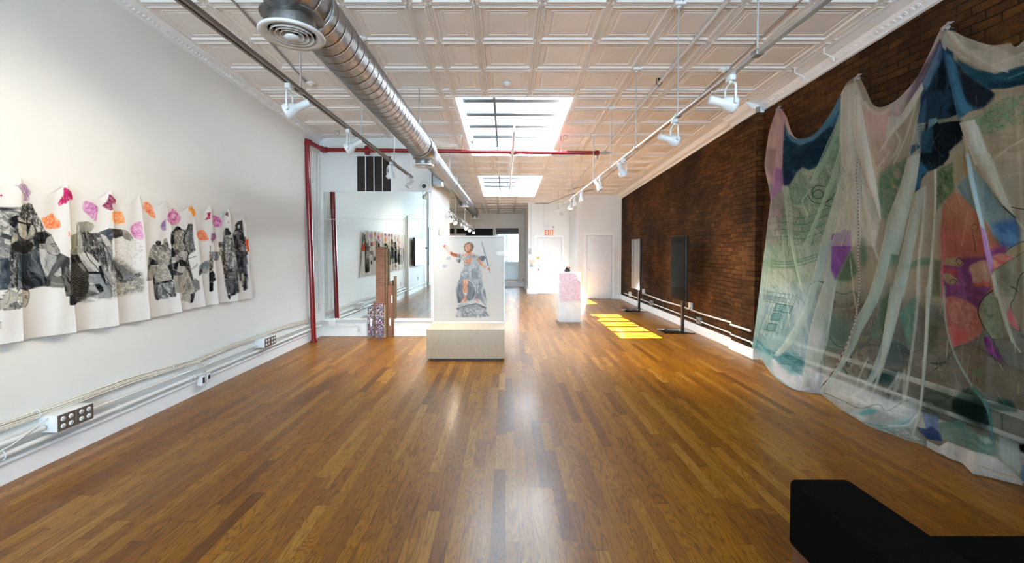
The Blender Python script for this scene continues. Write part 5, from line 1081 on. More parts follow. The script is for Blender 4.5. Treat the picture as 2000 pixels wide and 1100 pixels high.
    c.line([(730, 0), (745, 60), (700, 240)], 2.8, K0, curve=False); c.line([(740, 130), (870, 90)], 1.6, K1, curve=False); c.line([(745, 310), (820, 280), (885, 230), (885, 210)], 1.0, K1); c.line([(750, 332), (830, 295), (890, 240)], 1.0, K1); c.line([(720, 240), (770, 420), (840, 500)], 1.6, K1)
    fig([(640, 715), (780, 715), (775, 860), (700, 840), (620, 820)], (172, 172, 162), (212, 209, 198), 85, 0.2, 3); c.poly([(785, 710), (855, 680), (850, 740), (820, 850), (780, 870)], K0, K2, 85, 0.25); c.line([(640, 712), (780, 718), (775, 865)], 1.2, K1)
    # right arm with sleeve of next panel (x 388-402)
    c.poly([(915, 260), (1000, 180), (1090, 150), (1110, 250), (1060, 380), (990, 370), (920, 400)], (124, 132, 138), (190, 196, 198), 130, 0.15, 3); c.poly([(912, 340), (970, 310), (985, 360), (920, 420)], K1, K2)
    # ---- crop F: x 390-510, y 390-500 (10)
    c.z(10, 390, 390)
    c.poly([(140, 260), (215, 240), (205, 380), (100, 400), (160, 320)], (176, 24, 84), (222, 110, 150), 40, 0.25)
    c.rose(335, 430, 95, (216, 110, 188), (158, 30, 120), (244, 200, 226), seed=21, pts=[(245, 325), (330, 320), (410, 380), (435, 450), (410, 520), (300, 540), (265, 460)])
    c.poly([(0, 620), (50, 590), (100, 640), (155, 780), (60, 800), (-20, 780), (-45, 700)], (248, 140, 100), (252, 190, 160), 30, 0.3, op=0.9); c.scrib([(0, 620), (50, 590), (155, 780), (0, 790)], 14, (230, 80, 48), 7, 30, 0.8, 0.9, 0.8, 3)
    c.poly([(230, 660), (300, 650), (325, 740), (240, 855), (215, 760)], (160, 112, 152), (214, 190, 206), 150, 0.35); c.scrib([(230, 660), (300, 650), (325, 740), (240, 855)], 18, (104, 40, 90), 6, 150, 0.4, 0.9, 0.8, 5)
    c.poly([(490, 260), (550, 235), (560, 330), (500, 300)], (100, 40, 50), (150, 110, 110), 50, 0.4); c.poly([(545, 460), (580, 410), (570, 440), (555, 462)], (90, 40, 50))
    c.poly([(900, 780), (960, 765), (985, 900), (975, 1010), (930, 1015), (905, 900)], (246, 96, 48), (226, 62, 30), 80, 0.4)
    # hooded figures
    c.poly([(690, 500), (740, 430), (830, 400), (840, 430), (830, 580), (760, 610), (700, 590)], (52, 54, 56), (150, 152, 148), 120, 0.25, 2.5, k=2); c.poly([(740, 500), (790, 480), (800, 560), (745, 575)], (150, 150, 142), K4)
    c.poly([(640, 700), (700, 620), (760, 600), (830, 610), (900, 760), (915, 1110), (700, 1110), (690, 900)], (44, 46, 48), (168, 168, 164), 75, 0.16, 3, k=3)
    c.scrib([(780, 830), (890, 800), (910, 1000), (760, 1080)], 26, (150, 140, 160), 9, 110, 0.9, 1.0, 0.6, 4)
    c.poly([(500, 550), (560, 570), (620, 660), (570, 740), (500, 720)], (34, 34, 34), (80, 80, 78), 45, 0.2); c.poly([(490, 700), (600, 700), (625, 680), (690, 1000), (690, 1110), (480, 1110)], (96, 98, 96), (206, 208, 204), 75, 0.25, 2, k=5); c.poly([(500, 780), (600, 770), (570, 880), (500, 860)], (130, 128, 120), (176, 174, 164))
    c.scrib([(500, 880), (680, 900), (690, 1100), (480, 1100)], 46, K1, 6, None, 1.3, 1.0, 0.7, 6)
    c.poly([(455, 640), (490, 590), (495, 760), (460, 690)], K2, K4); c.poly([(370, 830), (450, 820), (460, 900), (400, 960), (370, 900)], (90, 88, 80), (190, 186, 172), 40, 0.3); c.poly([(385, 960), (470, 960), (480, 1110), (400, 1110)], (150, 142, 124), (180, 174, 156))
    c.line([(208, 900), (205, 1000), (190, 1100)], 2.2, (100, 98, 84))
    # ---- crop G: x 390-510, y 490-610 (9.167)
    c.z(9.167, 390, 490)
    c.poly([(210, 40), (330, 30), (345, 110), (330, 170), (260, 180), (225, 120)], (92, 98, 112), (160, 164, 174), 80, 0.25, 3); c.line([(175, 30), (345, 30), (355, 80)], 2, K1)
    c.poly([(170, 20), (215, 60), (245, 200), (235, 330), (165, 400), (175, 200)], (110, 104, 84), (196, 190, 168), 75, 0.35, 1.5, k=2); c.scrib([(175, 30), (235, 150), (230, 330), (165, 390)], 24, K0, 6, None, 1.2, 1.1, 0.7, 3)
    c.poly([(0, 320), (50, 220), (120, 180), (165, 240), (160, 330), (90, 410), (40, 400), (0, 420)], (124, 134, 140), (186, 192, 192), 130, 0.15, 3, k=4); c.poly([(0, 320), (40, 330), (50, 380), (0, 420)], K1, K2)
    c.poly([(165, 400), (235, 350), (265, 400), (292, 520), (240, 575), (170, 570)], (36, 36, 36), (84, 82, 78), 60, 0.12); c.poly([(172, 575), (245, 575), (250, 700), (215, 732), (175, 730)], (18, 18, 20), (44, 44, 46))
    c.poly([(400, 0), (480, 0), (500, 200), (510, 520), (450, 520), (420, 330), (390, 150)], (60, 54, 46), (180, 170, 150), 75, 0.4, 1.6, k=3); c.scrib([(400, 0), (480, 0), (510, 520), (440, 500)], 40, K0, 6, None, 1.2, 1.2, 0.7, 3)
    c.poly([(470, 0), (640, 0), (650, 90), (690, 340), (600, 360), (580, 320), (520, 330), (480, 200)], (120, 124, 124), (208, 210, 206), 75, 0.3, 1.6, k=4); c.scrib([(480, 0), (640, 0), (690, 340), (520, 330)], 50, K1, 6, None, 1.3, 1.1, 0.7, 9)
    c.poly([(580, 150), (640, 90), (600, 300), (590, 330)], PAPER, op=0.7); c.poly([(515, 390), (610, 370), (655, 440), (610, 480), (515, 480)], (96, 102, 98), (140, 144, 138), 0, 0.2)
    c.poly([(445, 530), (510, 490), (610, 480), (635, 600), (650, 790), (560, 800), (540, 750), (500, 790), (470, 660)], (40, 41, 45), (112, 112, 116), 60, 0.15, 3, k=5); c.poly([(500, 790), (540, 780), (555, 860), (530, 870), (505, 830)], K0, K1)
    c.poly([(640, 0), (850, 0), (855, 300), (845, 710), (780, 710), (755, 600), (740, 600), (700, 400), (650, 90)], (34, 35, 38), (104, 104, 108), 78, 0.16, 3, k=6)
    c.poly([(760, 400), (790, 420), (770, 640), (745, 600)], (190, 184, 166), (150, 144, 128), 85, 0.2); c.poly([(840, 0), (885, 0), (880, 15), (845, 15)], (246, 96, 48))
    c.scrib([(760, 150), (850, 150), (845, 700), (780, 690)], 20, (130, 130, 134), 8, 100, 0.6, 0.9, 0.5, 3)
    return c

# ------------------------------------------------------------------ statue print on the framed sheer panel
def paint_statue():
    c = Canvas(843, 458, 989, 634, 4, (222, 224, 222), 0.86); c.outline = True; c.lw = 0.06; c.cs = 0.62
    G0, G1, G2, G3, G4 = (92, 104, 118), (134, 145, 156), (168, 177, 185), (198, 205, 210), (217, 222, 224)
    S0, S1, S2 = (158, 92, 66), (206, 142, 112), (228, 186, 162)
    c.z(11, 840, 455); A = dict(a=0.97)
    # sheer sleeves, cloth and tunic
    c.poly([(700, 470), (760, 440), (960, 430), (1040, 500), (1070, 640), (1110, 800), (1090, 830), (960, 770), (860, 840), (760, 815), (680, 870), (640, 900), (690, 800), (730, 680), (670, 560)], G2, G4, 80, 0.16, 3, k=1, **A)
    c.poly([(660, 830), (760, 810), (860, 840), (960, 770), (1090, 830), (1110, 900), (1130, 1100), (580, 1100), (640, 980)], G1, G3, 75, 0.12, 3, k=2, **A)
    for x in (740, 800, 850, 900, 960, 1010, 1060): c.line([(x, 640), (x+10, 720), (x-8, 800)], 9, G1, 0.8)
    c.line([(680, 860), (760, 815), (860, 838), (985, 760), (1090, 825)], 14, G0, 0.8)
    for x in (660, 720, 790, 860, 930, 1000, 1070): c.line([(x+60, 850), (x+20, 960), (x-30, 1090)], 9, G0 if x % 3 else G3, 0.6)
    c.poly([(590, 480), (650, 440), (680, 520), (655, 620), (620, 655), (570, 610), (560, 560)], G0, G3, 85, 0.3, 4, **A)
    c.poly([(1020, 520), (1080, 495), (1170, 495), (1195, 540), (1140, 620), (1090, 600), (1040, 560)], G0, G2, 30, 0.3, 4, **A)
    for k in range(6): c.line([(1030, 525), (1100, 510+k*14), (1180-k*10, 510+k*20)], 6, G0, 0.7)
    # arms
    c.poly([(268, 285), (300, 255), (350, 255), (390, 310), (420, 370), (440, 400), (520, 440), (600, 450), (610, 480), (570, 525), (500, 510), (440, 480), (410, 440), (360, 370), (310, 320)], S1, S2, 40, 0.15, 3, k=3, **A)
    c.poly([(440, 395), (520, 440), (600, 460), (575, 522), (500, 508), (445, 470)], S0, S1, 20, 0.12, 3, **A); c.poly([(350, 250), (400, 330), (440, 390), (425, 450), (370, 370), (330, 300)], G4, S2, 60, 0.3, **A); c.line([(360, 270), (400, 350), (430, 430)], 6, G1); c.line([(372, 262), (390, 340)], 5, G1); c.poly([(280, 265), (330, 265), (320, 300), (295, 310)], (160, 60, 50), S1)
    c.poly([(990, 560), (1050, 540), (1110, 620), (1170, 700), (1200, 740), (1280, 745), (1305, 790), (1290, 808), (1200, 790), (1140, 760), (1080, 690)], S1, S2, 50, 0.14, 3, k=4, **A); c.poly([(1185, 730), (1240, 735), (1225, 790), (1180, 775)], G4, G3, **A)
    # sword
    c.poly([(1098, 185), (1120, 195), (1260, 690), (1235, 715)], G0, G2, 75, 0.1, 6, **A); c.line([(1109, 200), (1245, 690)], 5, G4); c.line([(1180, 740), (1250, 705), (1320, 710)], 18, G2, a=.97); c.poly([(1270, 805), (1290, 805), (1305, 860), (1285, 870)], G1, G2, **A)
    # neck, chest, head
    c.poly([(770, 380), (880, 370), (890, 430), (970, 470), (1000, 520), (900, 570), (880, 640), (800, 680), (730, 640), (700, 560), (670, 470), (770, 440)], S1, S2, 50, 0.18, 2, k=5, **A)
    c.poly([(670, 530), (760, 500), (900, 470), (1010, 500), (990, 545), (880, 520), (790, 560), (700, 590)], G1, G4, 160, 0.3, 3, **A); c.scrib([(680, 450), (1000, 470), (880, 660), (720, 640)], 36, G0, 3.2, None, 1.0, 5, 0.75, 3)
    c.poly([(720, 300), (745, 240), (800, 205), (850, 190), (910, 220), (945, 290), (920, 370), (880, 410), (780, 420), (735, 380)], (120, 104, 92), (190, 176, 160), 60, 0.4, 1.5, k=2, **A); c.scrib([(720, 300), (745, 240), (850, 192), (945, 290), (920, 370), (880, 410), (860, 250), (760, 260), (750, 380)], 36, (92, 70, 56), 3, None, 1.4, 5, 0.8, 4)
    c.poly([(752, 290), (790, 240), (850, 235), (885, 280), (885, 350), (840, 385), (780, 380), (750, 340)], (206, 140, 108), (228, 184, 152), 80, 0.2, k=1, **A); c.poly([(860, 250), (888, 290), (885, 350), (850, 380), (862, 320)], S0, S1, **A)
    c.line([(765, 290), (792, 285)], 8, S0); c.line([(818, 282), (850, 282)], 8, S0); c.line([(800, 285), (796, 322), (815, 325)], 6, S0); c.line([(785, 350), (820, 350)], 7, (140, 60, 44)); c.line([(840, 195), (880, 235), (860, 262)], 10, (150, 140, 130))
    c.poly([(780, 385), (840, 388), (880, 350), (884, 400), (830, 440), (775, 420)], S0, S1, **A)
    c.line([(730, 690), (800, 695), (870, 660)], 14, G0); 
    # scales
    c.line([(355, 290), (335, 400), (320, 500), (325, 680)], 3, G2, 0.7); c.line([(360, 330), (395, 500)], 3, G2, 0.7)
    c.poly([(345, 540), (380, 510), (430, 505), (448, 520), (430, 570), (390, 582), (355, 565)], G2, G3, 20, 0.2, curve=True, a=.95); c.poly([(270, 700), (320, 678), (372, 685), (360, 725), (320, 750), (280, 735)], G2, G3, 20, 0.2, curve=True, a=.95)
    c.poly([(560, 540), (640, 535), (640, 560), (560, 562)], (236, 240, 244), op=0.6)
    # lower half
    c.z(11, 840, 545)
    c.poly([(640, 0), (720, 0), (600, 120), (560, 180), (555, 260), (585, 520), (700, 520), (950, 460), (985, 420), (1060, 440), (1200, 590), (1225, 480), (1190, 300), (1140, 100), (1120, 0)], G1, G3, 80, 0.10, 3, k=3, **A)
    c.poly([(700, 30), (600, 150), (565, 260), (590, 420), (600, 520), (640, 520), (700, 440), (850, 470), (930, 430), (970, 320), (960, 200), (900, 90), (800, 20)], G0, G2, 82, 0.13, 4, k=4, **A)
    for k in range(9): c.line([(690-k*4, 80+k*12), (640-k*6, 240+k*10), (650+k*4, 430)], 5, G3 if k % 2 else G0, 0.6); c.line([(820+k*10, 90+k*16), (850+k*12, 260), (815+k*10, 440-k*6)], 5, G3 if k % 2 else G0, 0.55)
    c.line([(790, 5), (890, 60), (960, 170), (972, 320), (930, 440)], 16, G4); c.line([(945, 110), (1000, 130), (1100, 120)], 10, G0); c.line([(1000, 120), (990, 300), (970, 420)], 18, G0, 0.8)
    for k in range(8): c.line([(1020+k*22, 140+k*12), (1050+k*20, 300), (1040+k*22, 430+k*14)], 6, G0 if k % 2 else G3, 0.6)
    c.line([(960, 440), (1060, 340)], 14, G0)
    c.poly([(705, 10), (810, 8), (820, 80), (790, 150), (815, 220), (800, 290), (760, 400), (800, 450), (790, 480), (640, 520), (660, 490), (720, 430), (730, 390), (700, 250), (705, 120)], S1, S2, 80, 0.14, 3, k=6, **A); c.poly([(705, 270), (740, 290), (800, 310), (790, 350), (720, 340)], G4, G3, **A); c.line([(735, 300), (745, 400)], 6, S0); c.line([(760, 60), (750, 160), (780, 230)], 10, S0, 0.6)
    c.poly([(960, 445), (1020, 430), (1050, 480), (1000, 490)], (214, 130, 120), S2, **A)
    # plinth
    c.poly([(560, 630), (980, 510), (1220, 615), (1200, 650), (990, 570), (600, 690)], G0, G2, 165, 0.2, 8, k=2, **A); c.poly([(600, 540), (740, 500), (990, 470), (1060, 500), (990, 520), (600, 610)], G2, G4, 170, 0.1, **A); c.line([(600, 620), (985, 525), (1200, 630)], 10, G0, 0.8); c.line([(600, 665), (985, 560), (1190, 655)], 6, G3)
    c.poly([(600, 690), (985, 570), (1200, 660), (1250, 740), (1280, 800), (1100, 825), (560, 825), (545, 760)], G1, G3, 20, 0.3, 1.5, k=5, soft=0.5, con=2.2, **A); c.scrib([(600, 690), (985, 570), (1200, 660), (1270, 800), (560, 820)], 110, G0, 3, None, 1.6, 5, 0.7, 7)
    return c

# ------------------------------------------------------------------ sheer dyed drape: colour, density (alpha) and pleat height
def paint_drape():
    c = Canvas(1455, 36, 2012, 965, 1.8, (168, 156, 134), 0.66)
    IV, IV2, PK, MV, PU, TEAL, NAVY, BK, SKY, GRN, GRN2, SAGE = (212, 206, 192), (190, 184, 168), (206, 178, 168), (178, 152, 150), (150, 100, 168), (66, 116, 138), (30, 50, 66), (20, 26, 32), (96, 134, 156), (120, 160, 136), (72, 122, 98), (170, 184, 166)
    FULL = [(1455, 36), (2012, 36), (2012, 965), (1455, 965)]
    c.T = (1, 0, 0)
    # broad regions
    c.poly([(1500, 330), (1700, 330), (1640, 620), (1640, 800), (1455, 800)], (150, 168, 148), (176, 186, 168), 70, 0.03, 3, a=0.74, soft=10)
    c.poly([(1455, 560), (1600, 560), (1600, 790), (1455, 760)], (140, 170, 172), (176, 194, 194), 70, 0.03, 3, a=0.76, soft=10)
    c.poly([(1600, 560), (2012, 620), (2012, 965), (1600, 860)], (112, 110, 98), (132, 126, 112), 10, 0.02, 3, a=0.55, soft=14)
    c.poly([(1580, 700), (1720, 760), (1800, 870), (1720, 860), (1560, 790)], (160, 164, 160), a=0.5, soft=8)
    # crop 3 : pink + blue swag + green figures
    c.z(3.927, 1480, 200)
    c.poly([(60, 30), (200, 40), (300, 280), (230, 260), (190, 520), (200, 640), (60, 620)], PK, (196, 160, 158), 80, 0.05, a=0.82, soft=1)
    c.poly([(75, 350), (150, 350), (120, 590), (60, 500)], (168, 142, 134), a=0.76, soft=3)
    c.poly([(130, 500), (195, 510), (195, 750), (115, 790), (80, 900), (100, 700)], PU, (176, 130, 176), 85, 0.05, a=0.86, soft=3)
    c.poly([(200, 150), (235, 240), (290, 285), (330, 280), (400, 220), (470, 130), (560, 10), (590, -40), (660, -60), (660, 60), (600, 180), (540, 330), (480, 480), (390, 525), (340, 495), (290, 550), (250, 620), (200, 640), (185, 520), (195, 300)], (40, 66, 84), (62, 104, 124), 150, 0.03, 4, a=0.93, soft=0.6)
    c.poly([(200, 155), (232, 240), (290, 285), (330, 280), (400, 220), (470, 130), (590, -40), (655, -40), (640, 40), (560, 170), (430, 290), (330, 330), (260, 300), (215, 240)], SKY, (74, 124, 146), 150, 0.03, 4, a=0.9, soft=1.5)
    c.poly([(240, 350), (330, 350), (430, 320), (520, 230), (600, 180), (560, 300), (490, 470), (390, 515), (340, 490), (290, 540), (260, 450)], NAVY, (44, 66, 80), 150, 0.04, 3, a=0.95, soft=3)
    c.poly([(190, 510), (250, 520), (290, 555), (235, 645), (190, 620)], (52, 58, 92), NAVY, a=0.94, soft=3)
    c.poly([(190, 650), (240, 650), (300, 560), (350, 500), (390, 525), (480, 490), (560, 320), (640, 100), (650, 330), (620, 640), (560, 1100), (40, 1100), (90, 780)], (138, 158, 134), (172, 180, 156), 60, 0.06, 2, a=0.74, soft=2)
    c.scrib([(200, 640), (400, 520), (640, 200), (640, 480), (520, 1100), (60, 1100)], 330, GRN2, 22, 60, 0.9, 0.9, 0.5, 11); c.scrib([(200, 640), (400, 520), (640, 300), (600, 700), (520, 1100), (60, 1100)], 160, (60, 74, 60), 14, None, 1.2, 0.7, 0.45, 12)
    c.poly([(600, 220), (640, 200), (620, 330), (540, 430), (480, 520), (450, 500), (560, 330)], GRN, (150, 176, 150), 60, 0.1, a=.86, soft=2)
    for y0 in (880, 930, 985, 1040): c.line([(60, y0), (220, y0-10), (360, y0+6), (540, y0-70)], 1.6, GRN2, 0.7)
    c.line([(420, 700), (460, 670), (500, 690), (490, 730), (440, 730), (415, 690), (450, 640), (520, 650)], 1.4, (58, 84, 66)); c.line([(500, 780), (560, 740), (600, 760), (570, 800), (520, 790)], 1.3, (58, 84, 66)); c.line([(380, 700), (420, 760), (520, 770), (600, 690)], 1.2, (58, 84, 66))
    c.poly([(120, 780), (190, 770), (200, 880), (130, 890)], (170, 160, 152), (120, 116, 112), 80, 0.3, a=.8, soft=2)
    # ivory central fall under peak two
    c.poly([(640, -120), (760, -160), (800, -40), (900, 240), (870, 330), (890, 640), (940, 900), (900, 1100), (480, 1100), (640, 560), (625, 260)], (196, 192, 172), (212, 206, 188), 80, 0.04, 3, a=0.82, soft=2)
    c.poly([(770, 0), (860, 50), (1020, 60), (1060, 300), (960, 560), (900, 760), (860, 560), (800, 200)], (200, 178, 160), (186, 166, 142), 70, 0.03, 3, a=0.76, soft=5); c.poly([(790, 60), (1020, 90), (1010, 250), (900, 270), (830, 200)], (212, 178, 166), a=0.82, soft=8)
    c.line([(650, 500), (690, 560), (760, 560), (800, 640), (740, 760), (700, 700), (720, 640)], 1.2, (104, 150, 134)); c.line([(690, 600), (730, 590), (770, 620), (770, 700)], 4, (150, 186, 170), .6); c.scrib([(640, 480), (800, 560), (780, 1000), (560, 1050)], 46, (112, 150, 132), 16, None, 1.0, 0.9, 0.5, 5)
    c.poly([(570, 1010), (640, 990), (660, 975), (710, 985), (716, 1100), (740, 1100), (555, 1100)], PU, (132, 84, 152), 85, 0.08, a=0.93, soft=1)
    c.poly([(930, 560), (1060, 440), (1060, 900), (960, 900), (920, 760)], (112, 138, 108), (158, 156, 128), 60, 0.08, 2, a=0.78, soft=3); c.scrib([(930, 560), (1060, 440), (1060, 900), (930, 880)], 50, GRN2, 16, None, 1, 1, .6, 8)
    # crop 4 : peak three
    c.z(3.927, 1740, 40)
    c.poly([(370, 80), (400, 60), (480, 50), (480, 300), (800, 560), (720, 660), (540, 740), (200, 790), (240, 480), (330, 240)], (46, 64, 82), (72, 98, 118), 100, 0.03, 4, a=0.93, soft=2)
    c.poly([(0, 610), (190, 380), (260, 210), (380, 60), (390, 110), (300, 300), (180, 520), (100, 660), (70, 760), (0, 780)], (188, 172, 166), (204, 186, 184), 120, 0.03, 3, a=0.84, soft=1.5)
    c.poly([(200, 420), (300, 260), (380, 130), (370, 200), (280, 400), (180, 580), (110, 640)], (96, 82, 96), (130, 108, 128), 120, 0.04, 4, a=0.85, soft=4)
    c.poly([(-20, 740), (70, 740), (160, 600), (240, 480), (250, 520), (150, 700), (0, 890), (-40, 900)], (204, 200, 188), a=0.9, soft=1)
    c.poly([(240, 480), (340, 250), (385, 170), (400, 210), (380, 400), (290, 520), (220, 700), (205, 790), (270, 790), (300, 600)], (60, 92, 120), (96, 128, 154), 110, 0.04, 5, a=0.92, soft=2)
    c.poly([(270, 560), (380, 330), (420, 260), (520, 720), (430, 760), (350, 770), (260, 790)], (24, 34, 44), (44, 66, 84), 95, 0.04, 6, a=0.95, soft=3)
    c.poly([(400, 220), (470, 280), (540, 420), (600, 600), (640, 680), (540, 740), (520, 770), (450, 480)], (44, 94, 122), (86, 128, 152), 80, 0.03, 4, a=0.94, soft=1.5)
    c.poly([(500, 310), (600, 400), (740, 520), (805, 570), (720, 660), (640, 685), (560, 600), (520, 420)], (36, 44, 52), (58, 64, 68), 50, 0.03, 3, a=0.93, soft=4)
    # right hand swag
    c.poly([(410, 70), (480, 90), (600, 120), (740, 185), (880, 190), (1070, 150), (1070, 420), (900, 470), (760, 400), (560, 300), (440, 220), (400, 160)], (176, 166, 148), (200, 190, 172), 15, 0.03, 3, a=0.80, soft=1.5)
    c.poly([(420, 100), (520, 210), (640, 310), (760, 400), (900, 405), (1070, 360), (1070, 330), (900, 370), (740, 350), (600, 250), (500, 150)], (204, 196, 180), a=0.86, soft=4)
    c.poly([(500, 290), (640, 370), (800, 410), (1070, 330), (1070, 470), (1000, 500), (880, 525), (760, 530), (640, 460), (560, 400)], (44, 82, 98), (78, 124, 138), 10, 0.03, 5, a=0.93, soft=2)
    c.poly([(740, 480), (900, 470), (1070, 440), (1070, 495), (980, 500), (880, 520), (770, 530)], NAVY, (36, 58, 70), a=0.94, soft=4)
    c.poly([(760, 528), (880, 526), (980, 500), (1070, 490), (1070, 1100), (760, 1100), (640, 960), (550, 880), (530, 760), (600, 700), (700, 680), (790, 620), (800, 565)], (178, 162, 138), (164, 148, 122), 160, 0.04, 3, a=0.80, soft=1)
    c.scrib([(540, 760), (700, 690), (860, 600), (1050, 560), (1050, 780), (820, 860), (640, 900)], 100, (78, 130, 92), 22, 150, 1.1, 1.6, 0.6, 21); c.scrib([(560, 780), (860, 600), (1050, 560), (1050, 780), (700, 880)], 60, (110, 158, 116), 14, 150, 1.1, 4, 0.45, 22)
    c.poly([(205, 790), (270, 785), (235, 980), (215, 1000), (165, 960)], (150, 158, 150), a=.92)
    for k in range(9): c.line([(200+k*3, 800+k*20), (225, 790+k*20), (240, 812+k*20), (262, 800+k*20)], 1.3, (60, 78, 78), .8)
    c.poly([(150, 960), (200, 945), (225, 970), (190, 1000), (140, 1050)], (50, 74, 92), (90, 110, 122), a=.92)
    c.poly([(270, 790), (330, 770), (430, 770), (540, 770), (560, 900), (450, 1000), (400, 1110), (230, 1110), (240, 940)], BK, (30, 36, 40), 90, 0.03, a=0.96, soft=2)
    c.poly([(290, 760), (350, 745), (362, 775), (320, 810), (280, 850)], (96, 140, 146), (130, 164, 166), a=.93, soft=1); c.poly([(360, 760), (440, 750), (520, 715), (530, 765), (420, 780), (365, 795)], (150, 142, 120), (110, 116, 108), a=.88, soft=1)
    c.poly([(235, 850), (330, 810), (320, 980), (300, 1110), (225, 1110)], (34, 62, 80), (52, 88, 106), 95, 0.04, a=.94, soft=3)
    c.poly([(525, 785), (640, 760), (680, 830), (780, 1110), (650, 1110), (580, 950)], (200, 190, 170), (188, 192, 176), 70, 0.04, a=0.88, soft=1)
    c.poly([(600, 940), (660, 960), (720, 1110), (650, 1110)], (162, 190, 196), a=.88, soft=3)
    # crop 5
    c.z(3.927, 1740, 300)
    c.poly([(230, 0), (450, 0), (440, 40), (350, 115), (280, 140), (230, 200), (215, 270), (185, 295)], (34, 48, 58), BK, a=.95, soft=1.5); c.poly([(225, 60), (290, 130), (240, 170), (225, 250), (185, 295), (190, 240)], (56, 104, 132), a=.93, soft=2)
    c.poly([(0, 100), (80, 50), (140, 20), (80, 250), (0, 430)], (104, 128, 98), (158, 148, 122), 60, .08, a=.8, soft=3); c.scrib([(0, 100), (130, 30), (80, 250), (0, 430)], 40, GRN2, 14, None, 1, 1, .6, 5)
    c.poly([(345, 130), (480, 60), (490, 300), (400, 370), (345, 450)], (94, 112, 80), (134, 138, 106), 50, .12, 1.5, a=.82, soft=2); c.scrib([(345, 130), (480, 60), (490, 300), (345, 440)], 70, (66, 92, 64), 12, None, 1.4, 1.1, .65, 6)
    c.poly([(490, 0), (600, 0), (590, 140), (500, 240), (480, 100)], (160, 146, 116), a=.76, soft=3)
    c.poly([(490, 290), (560, 330), (650, 430), (720, 520), (790, 620), (870, 720), (880, 760), (720, 780), (560, 830), (400, 830), (385, 600), (400, 380)], (164, 108, 82), (178, 124, 96), 85, 0.03, 3, a=.84, soft=2)
    c.poly([(385, 560), (420, 540), (700, 640), (860, 720), (780, 780), (560, 820), (390, 830)], (160, 92, 78), (176, 100, 86), 20, .03, a=.86, soft=8)
    c.poly([(510, 250), (580, 170), (640, 120), (740, 240), (860, 400), (960, 500), (975, 560), (990, 680), (930, 718), (860, 715), (780, 610), (760, 540), (700, 500), (600, 380), (550, 330)], (112, 136, 138), (134, 152, 148), 60, .04, 3, a=.88, soft=1)
    c.poly([(760, 540), (960, 500), (975, 560), (990, 680), (930, 718), (860, 715), (790, 620)], (70, 110, 156), (96, 134, 172), 10, .05, 3, a=.93, soft=5); c.line([(740, 230), (860, 400), (960, 500)], 2.2, (62, 52, 40)); c.line([(870, 400), (940, 415), (1030, 430)], 1.6, (110, 70, 52))
    c.line([(620, 560), (640, 540), (665, 560), (650, 600), (620, 580), (640, 660), (650, 760)], 1.3, (90, 70, 52))
    c.poly([(720, 760), (900, 700), (880, 760), (780, 790), (770, 870), (740, 830)], (136, 66, 128), a=.9, soft=4)
    c.poly([(780, 790), (830, 765), (900, 780), (960, 800), (880, 850), (780, 900)], (196, 104, 90), (212, 140, 124), 20, .08, a=.9, soft=1.5)
    c.poly([(870, 760), (1030, 670), (1030, 760), (960, 800)], (160, 140, 110), a=.82, soft=1); c.line([(870, 760), (950, 700), (1030, 670)], 1.4, (80, 66, 50)); c.line([(780, 905), (880, 840), (1030, 750)], 1.6, (60, 70, 52))
    c.poly([(780, 905), (1030, 750), (1030, 1100), (800, 1100)], (146, 140, 114), (128, 128, 104), 30, .04, a=.80, soft=2); c.line([(1030, 900), (980, 960), (960, 1060), (940, 1100)], 1.6, (60, 70, 52))
    c.poly([(390, 830), (560, 800), (740, 790), (780, 900), (760, 1000), (760, 1110), (400, 1110)], (112, 62, 100), (140, 78, 116), 20, .06, 2, a=.88, soft=3)
    c.poly([(380, 850), (400, 800), (520, 800), (560, 840), (540, 870), (420, 860)], (150, 126, 98), a=.82, soft=1); c.line([(500, 830), (520, 800), (550, 830), (530, 860), (510, 840)], 1.3, (80, 64, 50)); c.poly([(390, 870), (500, 880), (520, 960), (400, 940)], (158, 72, 74), a=.87, soft=5); c.poly([(385, 925), (440, 915), (510, 960), (510, 1000), (430, 1000)], (152, 128, 98), a=.82, soft=1); c.line([(450, 990), (470, 965), (505, 980), (490, 1002)], 1.3, (80, 64, 50))
    c.poly([(600, 880), (640, 840), (730, 820), (770, 900), (765, 980), (640, 1000), (620, 930)], (172, 132, 108), (184, 150, 128), 20, .08, a=.84, soft=1.5, curve=True); c.poly([(620, 1000), (760, 980), (800, 1050), (700, 1100), (640, 1060)], (178, 84, 66), (188, 112, 86), a=.87, soft=4)
    c.line([(60, 840), (150, 850), (220, 815), (320, 805)], 6, (110, 136, 110), .6); c.poly([(55, 840), (150, 848), (220, 812), (320, 805), (320, 850), (150, 880), (60, 900)], (108, 132, 104), a=.8, soft=3)
    c.poly([(0, 480), (110, 460), (100, 620), (70, 720), (0, 760)], (160, 178, 160), a=.85, soft=3); c.poly([(0, 700), (80, 710), (40, 850), (0, 870)], (96, 142, 118), a=.85, soft=5); c.scrib([(0, 480), (110, 400), (150, 200), (60, 500), (0, 700)], 40, GRN2, 12, None, 1.2, 1, .5, 9)
    c.poly([(330, 820), (385, 820), (390, 1100), (310, 1100)], (104, 108, 84), (128, 124, 98), 85, .08, a=.78, soft=3)
    # crop 6 : lower left
    c.z(3.668, 1460, 460)
    c.scrib([(100, 0), (500, 0), (420, 300), (380, 480), (280, 700), (40, 780)], 300, (84, 122, 108), 16, 70, 0.4, 0.8, 0.5, 31); c.scrib([(100, 0), (500, 0), (420, 300), (280, 700), (40, 780)], 130, (198, 208, 192), 16, 70, 0.4, 0.9, 0.4, 33)
    for y0 in (175, 192, 215): c.line([(105, y0), (300, y0+14), (500, y0-40)], 2.2, (96, 140, 112), .7)
